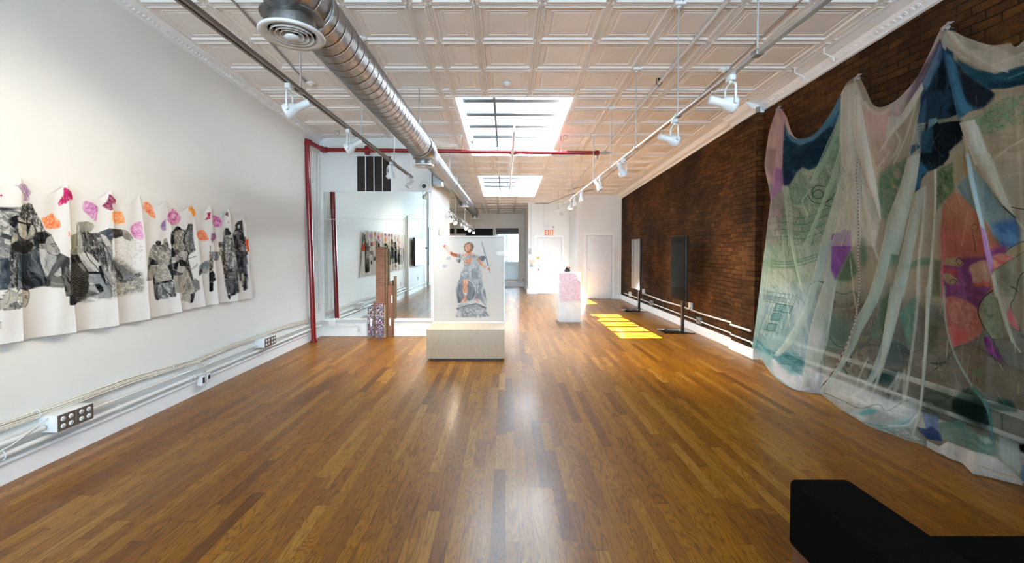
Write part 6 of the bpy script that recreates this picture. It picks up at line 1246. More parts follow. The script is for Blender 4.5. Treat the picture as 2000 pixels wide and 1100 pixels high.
    for y0 in (395, 425, 455, 470): c.line([(110, y0), (300, y0+30)], 1.4, (92, 116, 114), .75)
    for k in range(14): c.line([(125+k*12, 425+k*2), (120+k*12, 448+k*2)], 1.6, (88, 108, 108), .8, curve=False)
    for (x, y) in ((205, 490), (180, 555), (150, 630), (260, 500)): c.poly([(x, y), (x+62, y+6), (x+45, y+55), (x-18, y+50)], (104, 146, 146), (130, 166, 164), 70, .1, a=.82); c.line([(x, y), (x+62, y+6), (x+45, y+55), (x-18, y+50), (x, y)], 1.2, (66, 92, 92), curve=False)
    for k in range(7): c.line([(70+k*34, 720), (150+k*30, 500), (180+k*30, 420)], 1.0, (78, 108, 108), .6)
    c.poly([(30, 700), (110, 770), (190, 860), (290, 840), (400, 880), (410, 1000), (300, 960), (180, 880), (40, 800)], (84, 142, 150), (130, 172, 176), 30, .06, 4, a=.85, soft=3); c.scrib([(60, 780), (400, 860), (420, 1000), (200, 900)], 80, (44, 92, 98), 22, 20, .4, 1.1, .6, 34)
    c.poly([(180, 880), (300, 960), (400, 1010), (520, 1110), (340, 1110), (190, 1000)], (206, 210, 214), a=.88, soft=1)
    c.poly([(600, 0), (740, 0), (742, 90), (690, 200), (630, 322), (595, 250)], PU, (128, 82, 150), 85, .06, a=.93, soft=1); c.poly([(560, 60), (600, 40), (596, 250), (625, 320), (540, 320), (530, 200)], (186, 190, 176), a=.82, soft=2)
    c.poly([(690, 200), (740, 100), (790, 260), (740, 330), (640, 325)], (92, 114, 88), a=.82, soft=3); c.poly([(820, 0), (860, 160), (820, 260), (810, 100)], (92, 120, 92), a=.8, soft=4)
    c.line([(450, 350), (520, 330), (620, 400), (700, 420), (760, 400), (800, 460)], 1.8, (86, 116, 100)); c.line([(520, 330), (600, 340)], 1.2, (86, 116, 100))
    c.poly([(480, 560), (600, 540), (740, 620), (790, 700), (720, 830), (560, 830), (470, 640)], (92, 112, 104), (118, 132, 120), 30, .04, a=.76, soft=8); c.line([(460, 620), (560, 700), (640, 790), (720, 805)], 2.0, (60, 96, 90)); c.poly([(470, 630), (560, 700), (550, 800), (440, 800), (450, 690)], (166, 160, 176), a=.8, soft=5)
    c.line([(900, 730), (820, 800), (740, 850), (740, 900), (720, 940), (700, 900), (680, 940), (650, 970)], 3.2, (62, 98, 94), .8); c.line([(680, 940), (720, 1000)], 3, (62, 98, 94), .8)
    c.poly([(1000, 350), (1027, 330), (1027, 700), (900, 740), (860, 760), (930, 620)], (84, 108, 92), (112, 124, 104), 120, .05, a=.8, soft=5); c.poly([(870, 960), (1027, 1000), (1027, 1060), (860, 1050)], (46, 84, 86), a=.9, soft=4)
    # crop 7 : lower right
    c.z(3.668, 1720, 560)
    c.poly([(455, 0), (800, 0), (730, 100), (700, 180), (600, 100), (460, 90)], (106, 60, 96), (128, 72, 108), 20, .06, a=.87, soft=2)
    c.poly([(455, 90), (520, 70), (610, 100), (680, 150), (690, 180), (730, 280), (720, 330), (640, 390), (560, 420), (515, 430), (480, 330), (460, 230)], (164, 96, 84), (182, 124, 108), 40, .05, 2, a=.87, soft=1.5, curve=True); c.poly([(490, 300), (600, 310), (640, 380), (520, 425)], (176, 84, 80), a=.87, soft=5)
    c.poly([(700, 180), (730, 90), (800, 30), (860, 130), (920, 330), (860, 380), (790, 370), (740, 290)], (120, 122, 94), (142, 136, 108), 60, .07, a=.8, soft=1); c.line([(805, 25), (730, 90), (697, 180), (740, 290), (800, 380), (900, 555), (1027, 610)], 1.8, (48, 54, 40)); c.scrib([(720, 130), (800, 60), (890, 300), (780, 340)], 36, (70, 82, 58), 12, None, 1.4, 1, .5, 41)
    c.poly([(735, 365), (775, 355), (820, 440), (890, 550), (770, 480)], (112, 48, 96), (134, 60, 112), a=.92, soft=.6); c.poly([(920, 140), (945, 160), (980, 220), (1000, 320), (960, 300), (895, 230)], (186, 104, 100), (206, 140, 130), 60, .06, a=.9, soft=1); c.line([(935, 0), (980, 40), (930, 140), (980, 230), (1000, 330), (1027, 370)], 1.6, (48, 54, 40)); c.poly([(930, 150), (980, 30), (1035, 0), (1035, 350), (995, 300)], (142, 128, 104), a=.8, soft=2)
    c.poly([(520, 440), (580, 420), (700, 440), (880, 560), (1035, 620), (1035, 900), (900, 830), (760, 740), (640, 690), (560, 540)], (116, 104, 86), (130, 116, 96), 30, .03, a=.64, soft=3); c.line([(450, 550), (530, 450), (600, 420), (700, 440), (880, 560)], 1.8, (48, 54, 42)); c.line([(300, 860), (310, 680), (380, 600), (470, 540)], 1.6, (48, 54, 46))
    c.poly([(880, 700), (980, 730), (960, 740), (860, 690)], (82, 104, 72), a=.8, soft=3); c.poly([(700, 590), (760, 620), (730, 650), (640, 620)], (88, 112, 82), a=.78, soft=6)
    c.poly([(340, 280), (420, 260), (400, 430), (330, 480)], (84, 88, 64), a=.8, soft=4); c.line([(220, 480), (300, 460), (400, 490), (430, 540)], 1.4, (60, 66, 54)); c.line([(210, 560), (260, 520), (330, 520)], 1.3, (60, 66, 54)); c.poly([(320, 545), (460, 540), (440, 560), (380, 560)], (62, 80, 58), a=.85)
    c.poly([(560, 760), (650, 720), (740, 830), (930, 830), (985, 900), (800, 890), (640, 900), (500, 860)], (44, 68, 60), (62, 86, 74), 30, .05, a=.88, soft=3); c.poly([(500, 800), (760, 800), (790, 980), (760, 1040), (600, 960), (500, 880)], (22, 38, 34), (36, 54, 46), 20, .04, a=.93, soft=5); c.poly([(830, 800), (940, 820), (985, 900), (880, 880)], (38, 66, 60), a=.88, soft=2)
    c.poly([(300, 900), (410, 920), (435, 1080), (330, 1040)], (110, 130, 164), (88, 110, 150), 60, .05, a=.9, soft=1); c.poly([(250, 1010), (330, 1020), (360, 1000), (440, 1060), (440, 1110), (330, 1090)], (30, 60, 108), (48, 80, 130), a=.95, soft=1)
    c.poly([(310, 740), (500, 740), (480, 900), (420, 940), (300, 880)], (72, 86, 74), (98, 106, 92), 20, .05, a=.8, soft=6); c.line([(300, 900), (420, 830), (560, 760), (640, 730)], 1.6, (40, 50, 44))
    c.poly([(0, 380), (120, 400), (200, 450), (210, 560), (130, 560), (0, 560)], (86, 94, 92), (104, 104, 98), 20, .05, a=.75, soft=4); c.line([(0, 390), (120, 400), (190, 450), (210, 500)], 2.4, (54, 100, 98)); c.poly([(0, 600), (170, 600), (100, 660), (0, 700)], (40, 66, 62), (64, 88, 80), a=.85, soft=5)
    c.poly([(130, 200), (240, 80), (260, 50), (240, 300), (210, 460), (190, 420)], (92, 128, 112), (120, 146, 128), 85, .06, a=.84, soft=3); c.poly([(0, 100), (60, 60), (50, 330), (0, 350)], (84, 100, 76), a=.8, soft=4)
    for k in range(14): c.line([(872+(k % 2)*6, 830+k*18), (866, 848+k*18)], 2.2, (44, 56, 50), .8)
    # crop 8 : floor hem
    c.z(4, 1500, 700)
    c.poly([(40, 100), (140, 130), (350, 290), (420, 270), (430, 160), (380, 80), (200, 60), (40, 20)], (196, 200, 206), (214, 218, 224), 60, .05, a=.80, soft=4); c.poly([(60, 0), (280, 0), (270, 130), (180, 130), (90, 60)], (88, 142, 148), (134, 174, 176), 20, .06, 4, a=.86, soft=3); c.scrib([(60, 0), (280, 0), (270, 130), (120, 80)], 50, (50, 98, 104), 22, 15, .4, 1, .6, 44)
    c.poly([(440, 270), (560, 240), (900, 330), (1180, 330), (1180, 430), (1140, 560), (1260, 700), (1000, 600), (780, 540), (560, 370)], (166, 174, 170), (196, 202, 198), 10, .06, a=.62, soft=6); c.poly([(630, 400), (700, 430), (790, 390), (860, 400), (840, 430), (740, 450), (660, 420)], (104, 168, 170), a=.88, soft=2); c.poly([(720, 480), (900, 520), (1040, 480), (1180, 440), (1100, 540), (880, 560)], (150, 190, 190), a=.86, soft=5)
    c.line([(440, 270), (580, 330), (720, 390), (860, 360), (930, 410), (1060, 340), (1150, 325)], 1.4, (70, 84, 84), .7); c.line([(740, 500), (900, 530), (1060, 510), (1160, 430)], 1.4, (90, 110, 110), .6)
    c.scrib([(860, 540), (1200, 540), (1260, 680), (1000, 600)], 60, (104, 128, 128), 20, 20, .5, 1.6, .5, 45)
    c.poly([(1340, 500), (1500, 480), (1640, 600), (1780, 640), (1790, 760), (1640, 740), (1480, 680), (1350, 620)], (80, 116, 100), (104, 134, 116), 20, .05, a=.84, soft=3); c.poly([(1650, 620), (1730, 620), (1760, 660), (1700, 672)], (140, 160, 142), a=.85, soft=2)
    c.poly([(1240, 640), (1340, 690), (1400, 650), (1640, 740), (1800, 800), (1990, 960), (1990, 1010), (1840, 960), (1610, 905), (1560, 870), (1390, 760), (1240, 710)], (206, 204, 196), (222, 218, 210), 20, .04, a=.90, soft=1); c.line([(1680, 850), (1820, 900), (1990, 950)], 2.6, (196, 164, 142), .6)
    c.poly([(1800, 600), (1960, 680), (1990, 960), (1860, 860), (1800, 760)], (168, 176, 166), a=.74, soft=4); c.poly([(1960, 680), (2010, 660), (2010, 760), (1980, 730)], (10, 18, 30), a=.9, soft=2); c.poly([(1985, 850), (2020, 820), (2020, 1000), (1975, 960)], (96, 140, 186), a=.85, soft=2)
    # pleats: bright doubled folds with their relief and painted edge highlights
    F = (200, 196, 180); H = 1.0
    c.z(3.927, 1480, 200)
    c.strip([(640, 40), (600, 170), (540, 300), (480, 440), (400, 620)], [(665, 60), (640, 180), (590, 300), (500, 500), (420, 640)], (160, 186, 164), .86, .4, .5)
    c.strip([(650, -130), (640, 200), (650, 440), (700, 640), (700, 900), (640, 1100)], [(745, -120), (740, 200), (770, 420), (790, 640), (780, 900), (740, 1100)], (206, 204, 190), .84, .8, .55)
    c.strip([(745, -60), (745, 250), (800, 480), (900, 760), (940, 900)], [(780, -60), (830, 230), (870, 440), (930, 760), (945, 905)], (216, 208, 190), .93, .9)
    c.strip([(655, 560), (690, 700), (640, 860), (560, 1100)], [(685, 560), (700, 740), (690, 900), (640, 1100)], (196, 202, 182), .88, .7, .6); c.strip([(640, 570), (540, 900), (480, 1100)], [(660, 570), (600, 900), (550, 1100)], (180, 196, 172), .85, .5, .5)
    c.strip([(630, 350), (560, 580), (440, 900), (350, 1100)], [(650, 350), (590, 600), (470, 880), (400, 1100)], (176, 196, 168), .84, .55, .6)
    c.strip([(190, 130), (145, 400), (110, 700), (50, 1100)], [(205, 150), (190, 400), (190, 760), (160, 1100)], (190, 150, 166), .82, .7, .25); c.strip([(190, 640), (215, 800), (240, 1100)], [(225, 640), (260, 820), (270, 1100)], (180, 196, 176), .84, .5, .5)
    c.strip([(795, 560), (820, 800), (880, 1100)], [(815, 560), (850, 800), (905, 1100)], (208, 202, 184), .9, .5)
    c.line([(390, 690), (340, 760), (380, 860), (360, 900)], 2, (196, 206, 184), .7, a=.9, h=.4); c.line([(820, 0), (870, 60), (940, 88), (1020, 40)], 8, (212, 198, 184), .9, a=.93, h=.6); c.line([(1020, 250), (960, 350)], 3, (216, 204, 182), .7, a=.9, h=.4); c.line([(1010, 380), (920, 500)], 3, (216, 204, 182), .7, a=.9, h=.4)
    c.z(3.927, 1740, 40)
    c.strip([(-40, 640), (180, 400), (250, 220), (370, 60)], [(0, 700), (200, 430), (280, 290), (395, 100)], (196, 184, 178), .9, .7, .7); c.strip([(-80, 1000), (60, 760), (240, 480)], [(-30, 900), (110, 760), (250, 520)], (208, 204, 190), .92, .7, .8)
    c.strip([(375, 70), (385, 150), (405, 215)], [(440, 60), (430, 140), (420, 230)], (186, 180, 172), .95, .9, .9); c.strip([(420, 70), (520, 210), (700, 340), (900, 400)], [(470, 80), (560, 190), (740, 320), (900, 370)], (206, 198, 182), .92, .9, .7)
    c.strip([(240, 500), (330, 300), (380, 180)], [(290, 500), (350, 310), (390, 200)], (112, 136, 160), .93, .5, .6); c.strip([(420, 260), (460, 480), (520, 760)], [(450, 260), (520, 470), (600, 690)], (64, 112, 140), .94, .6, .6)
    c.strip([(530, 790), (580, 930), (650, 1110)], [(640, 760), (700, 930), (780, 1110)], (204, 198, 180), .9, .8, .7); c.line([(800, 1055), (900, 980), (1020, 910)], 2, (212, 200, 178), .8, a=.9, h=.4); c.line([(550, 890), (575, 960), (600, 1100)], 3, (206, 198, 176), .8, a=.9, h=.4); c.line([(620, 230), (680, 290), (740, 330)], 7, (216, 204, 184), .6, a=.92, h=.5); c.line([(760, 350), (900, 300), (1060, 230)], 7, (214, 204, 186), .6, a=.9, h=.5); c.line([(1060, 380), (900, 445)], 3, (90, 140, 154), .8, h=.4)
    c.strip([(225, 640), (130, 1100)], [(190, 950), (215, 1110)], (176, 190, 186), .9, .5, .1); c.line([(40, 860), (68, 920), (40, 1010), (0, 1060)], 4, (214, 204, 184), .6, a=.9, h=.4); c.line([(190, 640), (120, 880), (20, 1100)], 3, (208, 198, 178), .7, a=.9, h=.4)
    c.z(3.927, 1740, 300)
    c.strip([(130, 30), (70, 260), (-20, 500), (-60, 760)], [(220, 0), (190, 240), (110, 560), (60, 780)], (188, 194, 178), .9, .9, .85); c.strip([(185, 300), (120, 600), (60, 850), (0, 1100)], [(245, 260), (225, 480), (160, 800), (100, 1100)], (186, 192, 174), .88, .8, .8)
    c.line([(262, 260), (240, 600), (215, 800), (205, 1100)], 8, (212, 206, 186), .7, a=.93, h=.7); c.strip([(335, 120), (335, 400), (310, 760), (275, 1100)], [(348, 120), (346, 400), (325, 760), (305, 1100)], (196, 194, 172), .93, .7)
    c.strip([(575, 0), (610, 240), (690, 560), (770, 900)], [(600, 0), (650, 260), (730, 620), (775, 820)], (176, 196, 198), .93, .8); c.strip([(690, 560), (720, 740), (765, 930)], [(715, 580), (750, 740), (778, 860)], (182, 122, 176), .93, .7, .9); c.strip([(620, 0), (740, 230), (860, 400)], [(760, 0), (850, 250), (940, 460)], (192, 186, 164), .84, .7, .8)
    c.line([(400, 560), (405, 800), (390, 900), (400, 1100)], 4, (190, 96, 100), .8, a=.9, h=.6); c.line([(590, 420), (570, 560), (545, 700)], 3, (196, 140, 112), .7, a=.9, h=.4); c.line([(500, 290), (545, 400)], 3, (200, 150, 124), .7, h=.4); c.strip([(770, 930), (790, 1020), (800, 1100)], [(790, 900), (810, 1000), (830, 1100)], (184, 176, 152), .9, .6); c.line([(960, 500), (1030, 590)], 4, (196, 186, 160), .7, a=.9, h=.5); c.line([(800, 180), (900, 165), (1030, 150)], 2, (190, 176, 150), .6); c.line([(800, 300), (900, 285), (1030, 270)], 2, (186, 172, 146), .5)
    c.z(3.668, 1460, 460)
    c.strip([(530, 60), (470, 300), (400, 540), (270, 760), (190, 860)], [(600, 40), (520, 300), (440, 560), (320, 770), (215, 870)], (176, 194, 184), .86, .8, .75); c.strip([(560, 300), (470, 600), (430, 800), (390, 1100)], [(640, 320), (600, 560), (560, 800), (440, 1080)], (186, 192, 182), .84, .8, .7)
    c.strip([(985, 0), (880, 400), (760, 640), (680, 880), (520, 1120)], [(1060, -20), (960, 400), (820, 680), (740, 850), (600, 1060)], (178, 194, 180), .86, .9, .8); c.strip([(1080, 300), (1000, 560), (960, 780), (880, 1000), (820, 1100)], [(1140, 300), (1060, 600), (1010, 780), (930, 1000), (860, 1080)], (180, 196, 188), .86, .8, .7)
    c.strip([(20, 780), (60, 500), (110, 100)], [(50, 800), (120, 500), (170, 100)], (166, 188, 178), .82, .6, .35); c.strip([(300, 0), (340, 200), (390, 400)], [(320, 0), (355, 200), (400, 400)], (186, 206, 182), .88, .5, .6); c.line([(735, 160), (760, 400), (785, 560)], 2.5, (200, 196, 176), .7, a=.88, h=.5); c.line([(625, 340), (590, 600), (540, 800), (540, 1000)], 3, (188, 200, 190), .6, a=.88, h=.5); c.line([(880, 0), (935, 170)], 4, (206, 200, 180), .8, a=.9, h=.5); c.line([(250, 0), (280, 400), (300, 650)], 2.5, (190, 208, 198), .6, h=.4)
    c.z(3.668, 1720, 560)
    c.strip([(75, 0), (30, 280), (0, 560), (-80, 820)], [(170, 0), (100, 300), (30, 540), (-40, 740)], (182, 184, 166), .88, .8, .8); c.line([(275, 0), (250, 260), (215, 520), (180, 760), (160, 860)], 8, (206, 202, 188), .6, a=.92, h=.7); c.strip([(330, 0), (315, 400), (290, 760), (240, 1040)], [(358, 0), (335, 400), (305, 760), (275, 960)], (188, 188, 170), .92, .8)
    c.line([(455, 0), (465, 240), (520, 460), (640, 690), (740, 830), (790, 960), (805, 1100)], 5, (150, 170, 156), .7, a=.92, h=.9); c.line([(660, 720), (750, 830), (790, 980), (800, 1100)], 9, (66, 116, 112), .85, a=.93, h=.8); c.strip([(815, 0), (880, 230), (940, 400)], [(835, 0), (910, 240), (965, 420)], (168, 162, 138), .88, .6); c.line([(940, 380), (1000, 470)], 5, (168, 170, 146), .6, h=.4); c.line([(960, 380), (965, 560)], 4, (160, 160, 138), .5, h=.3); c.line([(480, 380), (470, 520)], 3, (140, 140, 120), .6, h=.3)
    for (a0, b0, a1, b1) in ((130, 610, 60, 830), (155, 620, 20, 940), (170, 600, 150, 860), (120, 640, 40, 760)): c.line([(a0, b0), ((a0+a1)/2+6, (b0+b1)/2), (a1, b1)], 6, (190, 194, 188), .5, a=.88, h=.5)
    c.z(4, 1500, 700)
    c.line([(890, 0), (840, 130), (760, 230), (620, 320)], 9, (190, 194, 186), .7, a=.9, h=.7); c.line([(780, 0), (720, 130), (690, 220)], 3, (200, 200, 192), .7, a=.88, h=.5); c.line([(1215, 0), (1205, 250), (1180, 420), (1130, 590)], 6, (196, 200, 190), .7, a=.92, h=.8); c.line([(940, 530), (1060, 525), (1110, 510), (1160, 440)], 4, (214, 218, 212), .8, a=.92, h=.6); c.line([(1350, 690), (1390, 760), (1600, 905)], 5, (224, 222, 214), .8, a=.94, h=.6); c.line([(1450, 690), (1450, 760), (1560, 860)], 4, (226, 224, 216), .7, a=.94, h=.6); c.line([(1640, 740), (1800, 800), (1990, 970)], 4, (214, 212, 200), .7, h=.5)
    c.im[..., 4] = c.blur(c.im[..., 4], 7)
    # broad soft variation of the dye and faint drawn lines over everything
    Y_, X_ = np.mgrid[0:c.h, 0:c.w]; n = fbm(X_*0.02+3, Y_*0.006, 5, 2)-0.5; n2 = fbm(X_*0.15, Y_*0.02, 3, 4)-0.5
    c.im[..., :3] = np.clip(c.im[..., :3]*(1+0.22*n+0.10*n2)[..., None], 0, 1)
    c.T = (1, 0, 0)
    c.scrib([(1500, 380), (1990, 200), (1990, 800), (1700, 780), (1500, 700)], 150, (88, 106, 88), 34, 75, 0.5, 0.7, 0.4, 77)
    c.scrib([(1600, 300), (1990, 140), (1990, 800), (1640, 760)], 110, (214, 208, 190), 46, 80, 0.25, 0.8, 0.35, 78)
    return c
# ================================================================== FABRICS AND ARTWORKS
def cloth_mat(name, rough=0.75, trans=0.35, sheer=False, bumpy=0.12):
    m, nt, b = nmat(name); nt.nodes.remove(b); out = nt.nodes['Material Output']
    at = N(nt, 'ShaderNodeAttribute', attribute_name='dye')
    tc = N(nt, 'ShaderNodeTexCoord'); nz = N(nt, 'ShaderNodeTexNoise'); nz.inputs['Scale'].default_value = 260 if sheer else 140; nz.inputs['Detail'].default_value = 2; L(nt, tc.outputs['Object'], nz.inputs['Vector'])
    mx = N(nt, 'ShaderNodeMix', data_type='RGBA', blend_type='MULTIPLY'); mx.inputs[0].default_value = 1; L(nt, at.outputs['Color'], mx.inputs[6]); L(nt, ramp(nt, nz.outputs['Fac'], [(0.3, (0.985, 0.985, 0.985)), (0.7, (1.01, 1.01, 1.01))]), mx.inputs[7])
    d = N(nt, 'ShaderNodeBsdfDiffuse'); t = N(nt, 'ShaderNodeBsdfTranslucent'); L(nt, mx.outputs[2], d.inputs[0]); L(nt, mx.outputs[2], t.inputs[0])
    bp = N(nt, 'ShaderNodeBump'); bp.inputs['Strength'].default_value = bumpy; bp.inputs['Distance'].default_value = 0.01
    n2 = N(nt, 'ShaderNodeTexNoise'); n2.inputs['Scale'].default_value = 7; n2.inputs['Detail'].default_value = 4; L(nt, tc.outputs['Object'], n2.inputs['Vector']); L(nt, n2.outputs['Fac'], bp.inputs['Height']); L(nt, bp.outputs[0], d.inputs['Normal'])
    ms = N(nt, 'ShaderNodeMixShader'); ms.inputs[0].default_value = trans; L(nt, d.outputs[0], ms.inputs[1]); L(nt, t.outputs[0], ms.inputs[2]); last = ms.outputs[0]
    if sheer:
        g = N(nt, 'ShaderNodeBsdfSheen' if hasattr(bpy.types, 'ShaderNodeBsdfSheen') else 'ShaderNodeBsdfVelvet'); L(nt, mx.outputs[2], g.inputs[0])
        m1 = N(nt, 'ShaderNodeMixShader'); m1.inputs[0].default_value = 0.06; L(nt, last, m1.inputs[1]); L(nt, g.outputs[0], m1.inputs[2]); last = m1.outputs[0]
        tr = N(nt, 'ShaderNodeBsdfTransparent'); m2 = N(nt, 'ShaderNodeMixShader')
        lw = N(nt, 'ShaderNodeLayerWeight'); lw.inputs[0].default_value = 0.25
        al = math_n(nt, 'ADD', at.outputs['Alpha'], math_n(nt, 'MULTIPLY', math_n(nt, 'SUBTRACT', lw.outputs['Facing'], 0.25), 0.22)); al = math_n(nt, 'MINIMUM', math_n(nt, 'MAXIMUM', al, 0.0), 1.0)
        L(nt, al, m2.inputs[0]); L(nt, tr.outputs[0], m2.inputs[1]); L(nt, last, m2.inputs[2]); last = m2.outputs[0]
    L(nt, last, out.inputs[0]); return m
def grid_mesh(name, P, rgb, alpha, m, parent, mask=None):
    nv, nu = P.shape[:2]; off = np.array(WL[parent.name]); me = bpy.data.meshes.new(name); V = (P - off).reshape(-1, 3)
    idx = np.arange(nv*nu).reshape(nv, nu); q = np.stack([idx[:-1, :-1], idx[:-1, 1:], idx[1:, 1:], idx[1:, :-1]], -1).reshape(-1, 4)
    if mask is not None: q = q[mask[:-1, :-1].reshape(-1)]
    me.vertices.add(len(V)); me.vertices.foreach_set('co', V.astype(np.float32).ravel())
    me.loops.add(len(q)*4); me.loops.foreach_set('vertex_index', q.astype(np.int32).ravel())
    me.polygons.add(len(q)); me.polygons.foreach_set('loop_start', np.arange(0, len(q)*4, 4, dtype=np.int32)); 
    me.update(calc_edges=True); me.validate(); me.polygons.foreach_set('use_smooth', [True]*len(me.polygons))
    ca = me.color_attributes.new('dye', 'FLOAT_COLOR', 'POINT'); col = np.concatenate([rgb.reshape(-1, 3), alpha.reshape(-1, 1)], 1).astype(np.float32); ca.data.foreach_set('color', col.ravel())
    me.materials.append(m); o = bpy.data.objects.new(name, me); COL.objects.link(o); o.parent = parent; WL[o.name] = WL[parent.name].copy(); return o
M_paper = cloth_mat('heavy_white_cloth', trans=0.18); M_sheer = cloth_mat('sheer_dyed_voile', trans=0.35, sheer=True, bumpy=0.25); M_voile = cloth_mat('sheer_white_voile', trans=0.35, sheer=True, bumpy=0.0)

# --- drawn cloth pinned to the white wall
cx_ = XL + 0.03
peaks = [(-330, 300), (-130, 326), (36, 346), (128, 359), (214, 372), (271, 381), (322, 389), (371, 397), (408, 401), (444.6, 408), (473, 412)]
valls = [(-220, 345), (-50, 360), (92, 380), (182, 391), (247, 403), (305, 403), (355, 413), (394, 416), (434, 427), (464, 425)]
def wallyz(px, py): p = onX(px, py, cx_); return p.y, p.z
pk = [wallyz(*p) for p in peaks]; vl = [wallyz(*p) for p in valls]
cy0 = 1.25; yend_t = pk[-1][0]; yb_end = wallyz(502, 580)[0]
c = paint_cloth()
ncol_px = np.linspace(0, 1, 560); yA = 987.0
px_cols = np.linspace(0, 473, 480); Y1 = np.array([wallyz(p, 450)[0] for p in px_cols]); Y0 = np.linspace(cy0, Y1[0], 110)[:-1]; Yc = np.concatenate([Y0, Y1])
tops_y = [p[0] for p in sorted(pk+vl)]; tops_z = [p[1] for p in sorted(pk+vl)]
def top_z(y):
    i = np.searchsorted(tops_y, y); i = np.clip(i, 1, len(tops_y)-1); a = np.array(tops_y)[i-1]; b = np.array(tops_y)[i]; za = np.array(tops_z)[i-1]; zb = np.array(tops_z)[i]
    t = np.clip((y-a)/(b-a), 0, 1); peakl = za > zb
    return np.where(peakl, zb+(za-zb)*(1-t)**1.5, za+(zb-za)*t**1.5)
nv = 240; tt = np.linspace(0, 1, nv)[:, None]; Tz = top_z(Yc)[None, :]; Bz = (0.945+0.012*np.sin(Yc*3.0))[None, :]
Z = Tz+(Bz-Tz)*tt; Yg = np.repeat(Yc[None, :], nv, 0)
spread = np.clip((Yc-5.0)/(yend_t-5.0), 0, 1)**3; Yg = Yg + tt*spread[None, :]*(yb_end-yend_t)
crest = [wallyz(p, 600)[0] for p in (-250, -90, 30, 134, 218, 281.5, 345, 393, 418, 457, 487)]; crest_t = [wallyz(p, 400)[0] for p in (-330, -130, 40, 130, 217, 273, 324, 374, 411, 447, 475)]
D = np.zeros_like(Yg)
for i in range(len(crest)):
    cb = crest_t[i]+(crest[i]-crest_t[i])*tt**0.8; pv = (crest_t[i-1]+(crest[i-1]-crest_t[i-1])*tt**0.8) if i else cb-0.45
    f = (Yg-pv)/(cb-pv); rise = np.clip(f, 0, 1)**1.8; fall = np.clip(1-(Yg-cb)/0.022, 0, 1)
    D = np.maximum(D, np.where(Yg <= cb, np.where(f > 0, rise, 0), fall*1.0))
D = D*(0.012+0.05*tt**0.7) + 0.008*np.sin(Yg*16+Z*2)*tt + 0.004*np.sin(Yg*37-Z*5)
Xg = cx_ - 0.02 + 0.012 + D + 0.004
pxv, pyv = toPx((Xg, Yg, Z))
pxm = np.where(pxv < 0, np.abs(pxv)*0.55, pxv)
smp = c.sample(pxm, np.where(pxv < 0, 470+(Tz*0+1.55-Z)*260, pyv))
rgb = lin(smp[..., :3])*1.0
dc = thing('drawing_cloth', 'long white cloth with charcoal figures and pink and orange roses pinned to the white wall', 'cloth', (cx_, 3.4, 0.94))
grid_mesh('sheet', np.stack([Xg, Yg, Z], -1), rgb, np.ones_like(Z), M_paper, dc)
for (y, z) in pk:
    if y > cy0: m = MB(); m.cyl((XL, y, z-0.006), (cx_+0.008, y, z-0.006), 0.0009, 6); m.lathe([(0, 0.001), (0.003, 0), (0.002, -0.002)], alignM((cx_+.009, y, z-0.010), (1, 0, 0)), 10); m.build('pin', M_white, dc)

# --- sheer dyed drape on the brick wall
W0 = XRN - 0.06
def onW(px, py, X=W0): return np.array(onX(px, py, X))
def onF(px, py): return np.array(onZ(px, py, 0.008))
cols = [ [onW(1517, 213), onW(1503, 255), onW(1496, 300), onW(1494, 330, W0-.02), onW(1508, 356, W0-.02), onW(1502, 420, W0-.03), onW(1490, 520, W0-.05), onW(1479, 610, W0-.07), onW(1469, 678, W0-.10)] ]
for (t, b) in (((1524, 211), (1486, 700)), ((1536, 228), (1511, 735)), ((1546, 258), (1530, 750)), ((1560, 271), (1550, 760)), ((1590, 262), (1572, 766)), ((1620, 225), (1590, 769)), ((1645, 178), (1605, 772)), ((1656, 160), (1640, 798)), ((1676, 150), (1672, 818)), ((1690, 172), (1704, 836)), ((1704, 202), (1740, 848)),
               ((1723, 209), (1765, 858)), ((1755, 192), (1790, 866)), ((1790, 152), (1815, 876)), ((1815, 105), (1838, 889)), ((1835, 62), (1860, 898)), ((1850, 50), (1880, 906)), ((1866, 62), (1902, 927)), ((1890, 74), (1920, 930)), ((1935, 88), (1950, 937)), ((1970, 84), (1978, 944)), ((2000, 79), (2001, 951))):
    T_ = onW(*t); 
    if b[0] < 1500: B_ = onW(b[0], b[1], W0-0.14); B_[2] = max(B_[2], 0.008)
    else: B_ = onF(*b)
    n = 9; col = []
    for k in range(n):
        v = k/(n-1); x = T_[0]+(B_[0]-T_[0])*(0.25*v+0.75*v**4); y = T_[1]+(B_[1]-T_[1])*v; z = T_[2]+(B_[2]-T_[2])*v**0.93; col.append(np.array([x, y, z]))
    cols.append(col)
for (y, z, yb, xb) in ((2.6, 3.42, 2.55, 3.42), (2.25, 3.5, 2.3, 3.36), (1.9, 3.15, 1.95, 3.42), (1.5, 3.4, 1.6, 3.38)):
    n = 9; cols.append([np.array([W0+(xb-W0)*(0.25*(k/8)+0.75*(k/8)**4), y+(yb-y)*k/8, z+(0.008-z)*(k/8)**0.93]) for k in range(n)])
Cc = np.array(cols)                                   # (nc, 9, 3)
def resample(A, n, axis, wts=None):
    A = np.moveaxis(A, axis, 0); m = A.shape[0]; t = np.linspace(0, m-1, n) if wts is None else wts; i = np.clip(t.astype(int), 0, m-2); f = (t-i).reshape(-1, *([1]*(A.ndim-1)))
    a, b, c_, d = A[np.clip(i-1, 0, m-1)], A[i], A[i+1], A[np.clip(i+2, 0, m-1)]
    R = 0.5*((2*b)+(-a+c_)*f+(2*a-5*b+4*c_-d)*f*f+(-a+3*b-3*c_+d)*f**3); return np.moveaxis(R, 0, axis)
nU, nV = 740, 820
G = resample(Cc, nU, 0); G = resample(G, nV, 1); G = np.transpose(G, (1, 0, 2))   # (nV, nU, 3)
c = paint_drape()
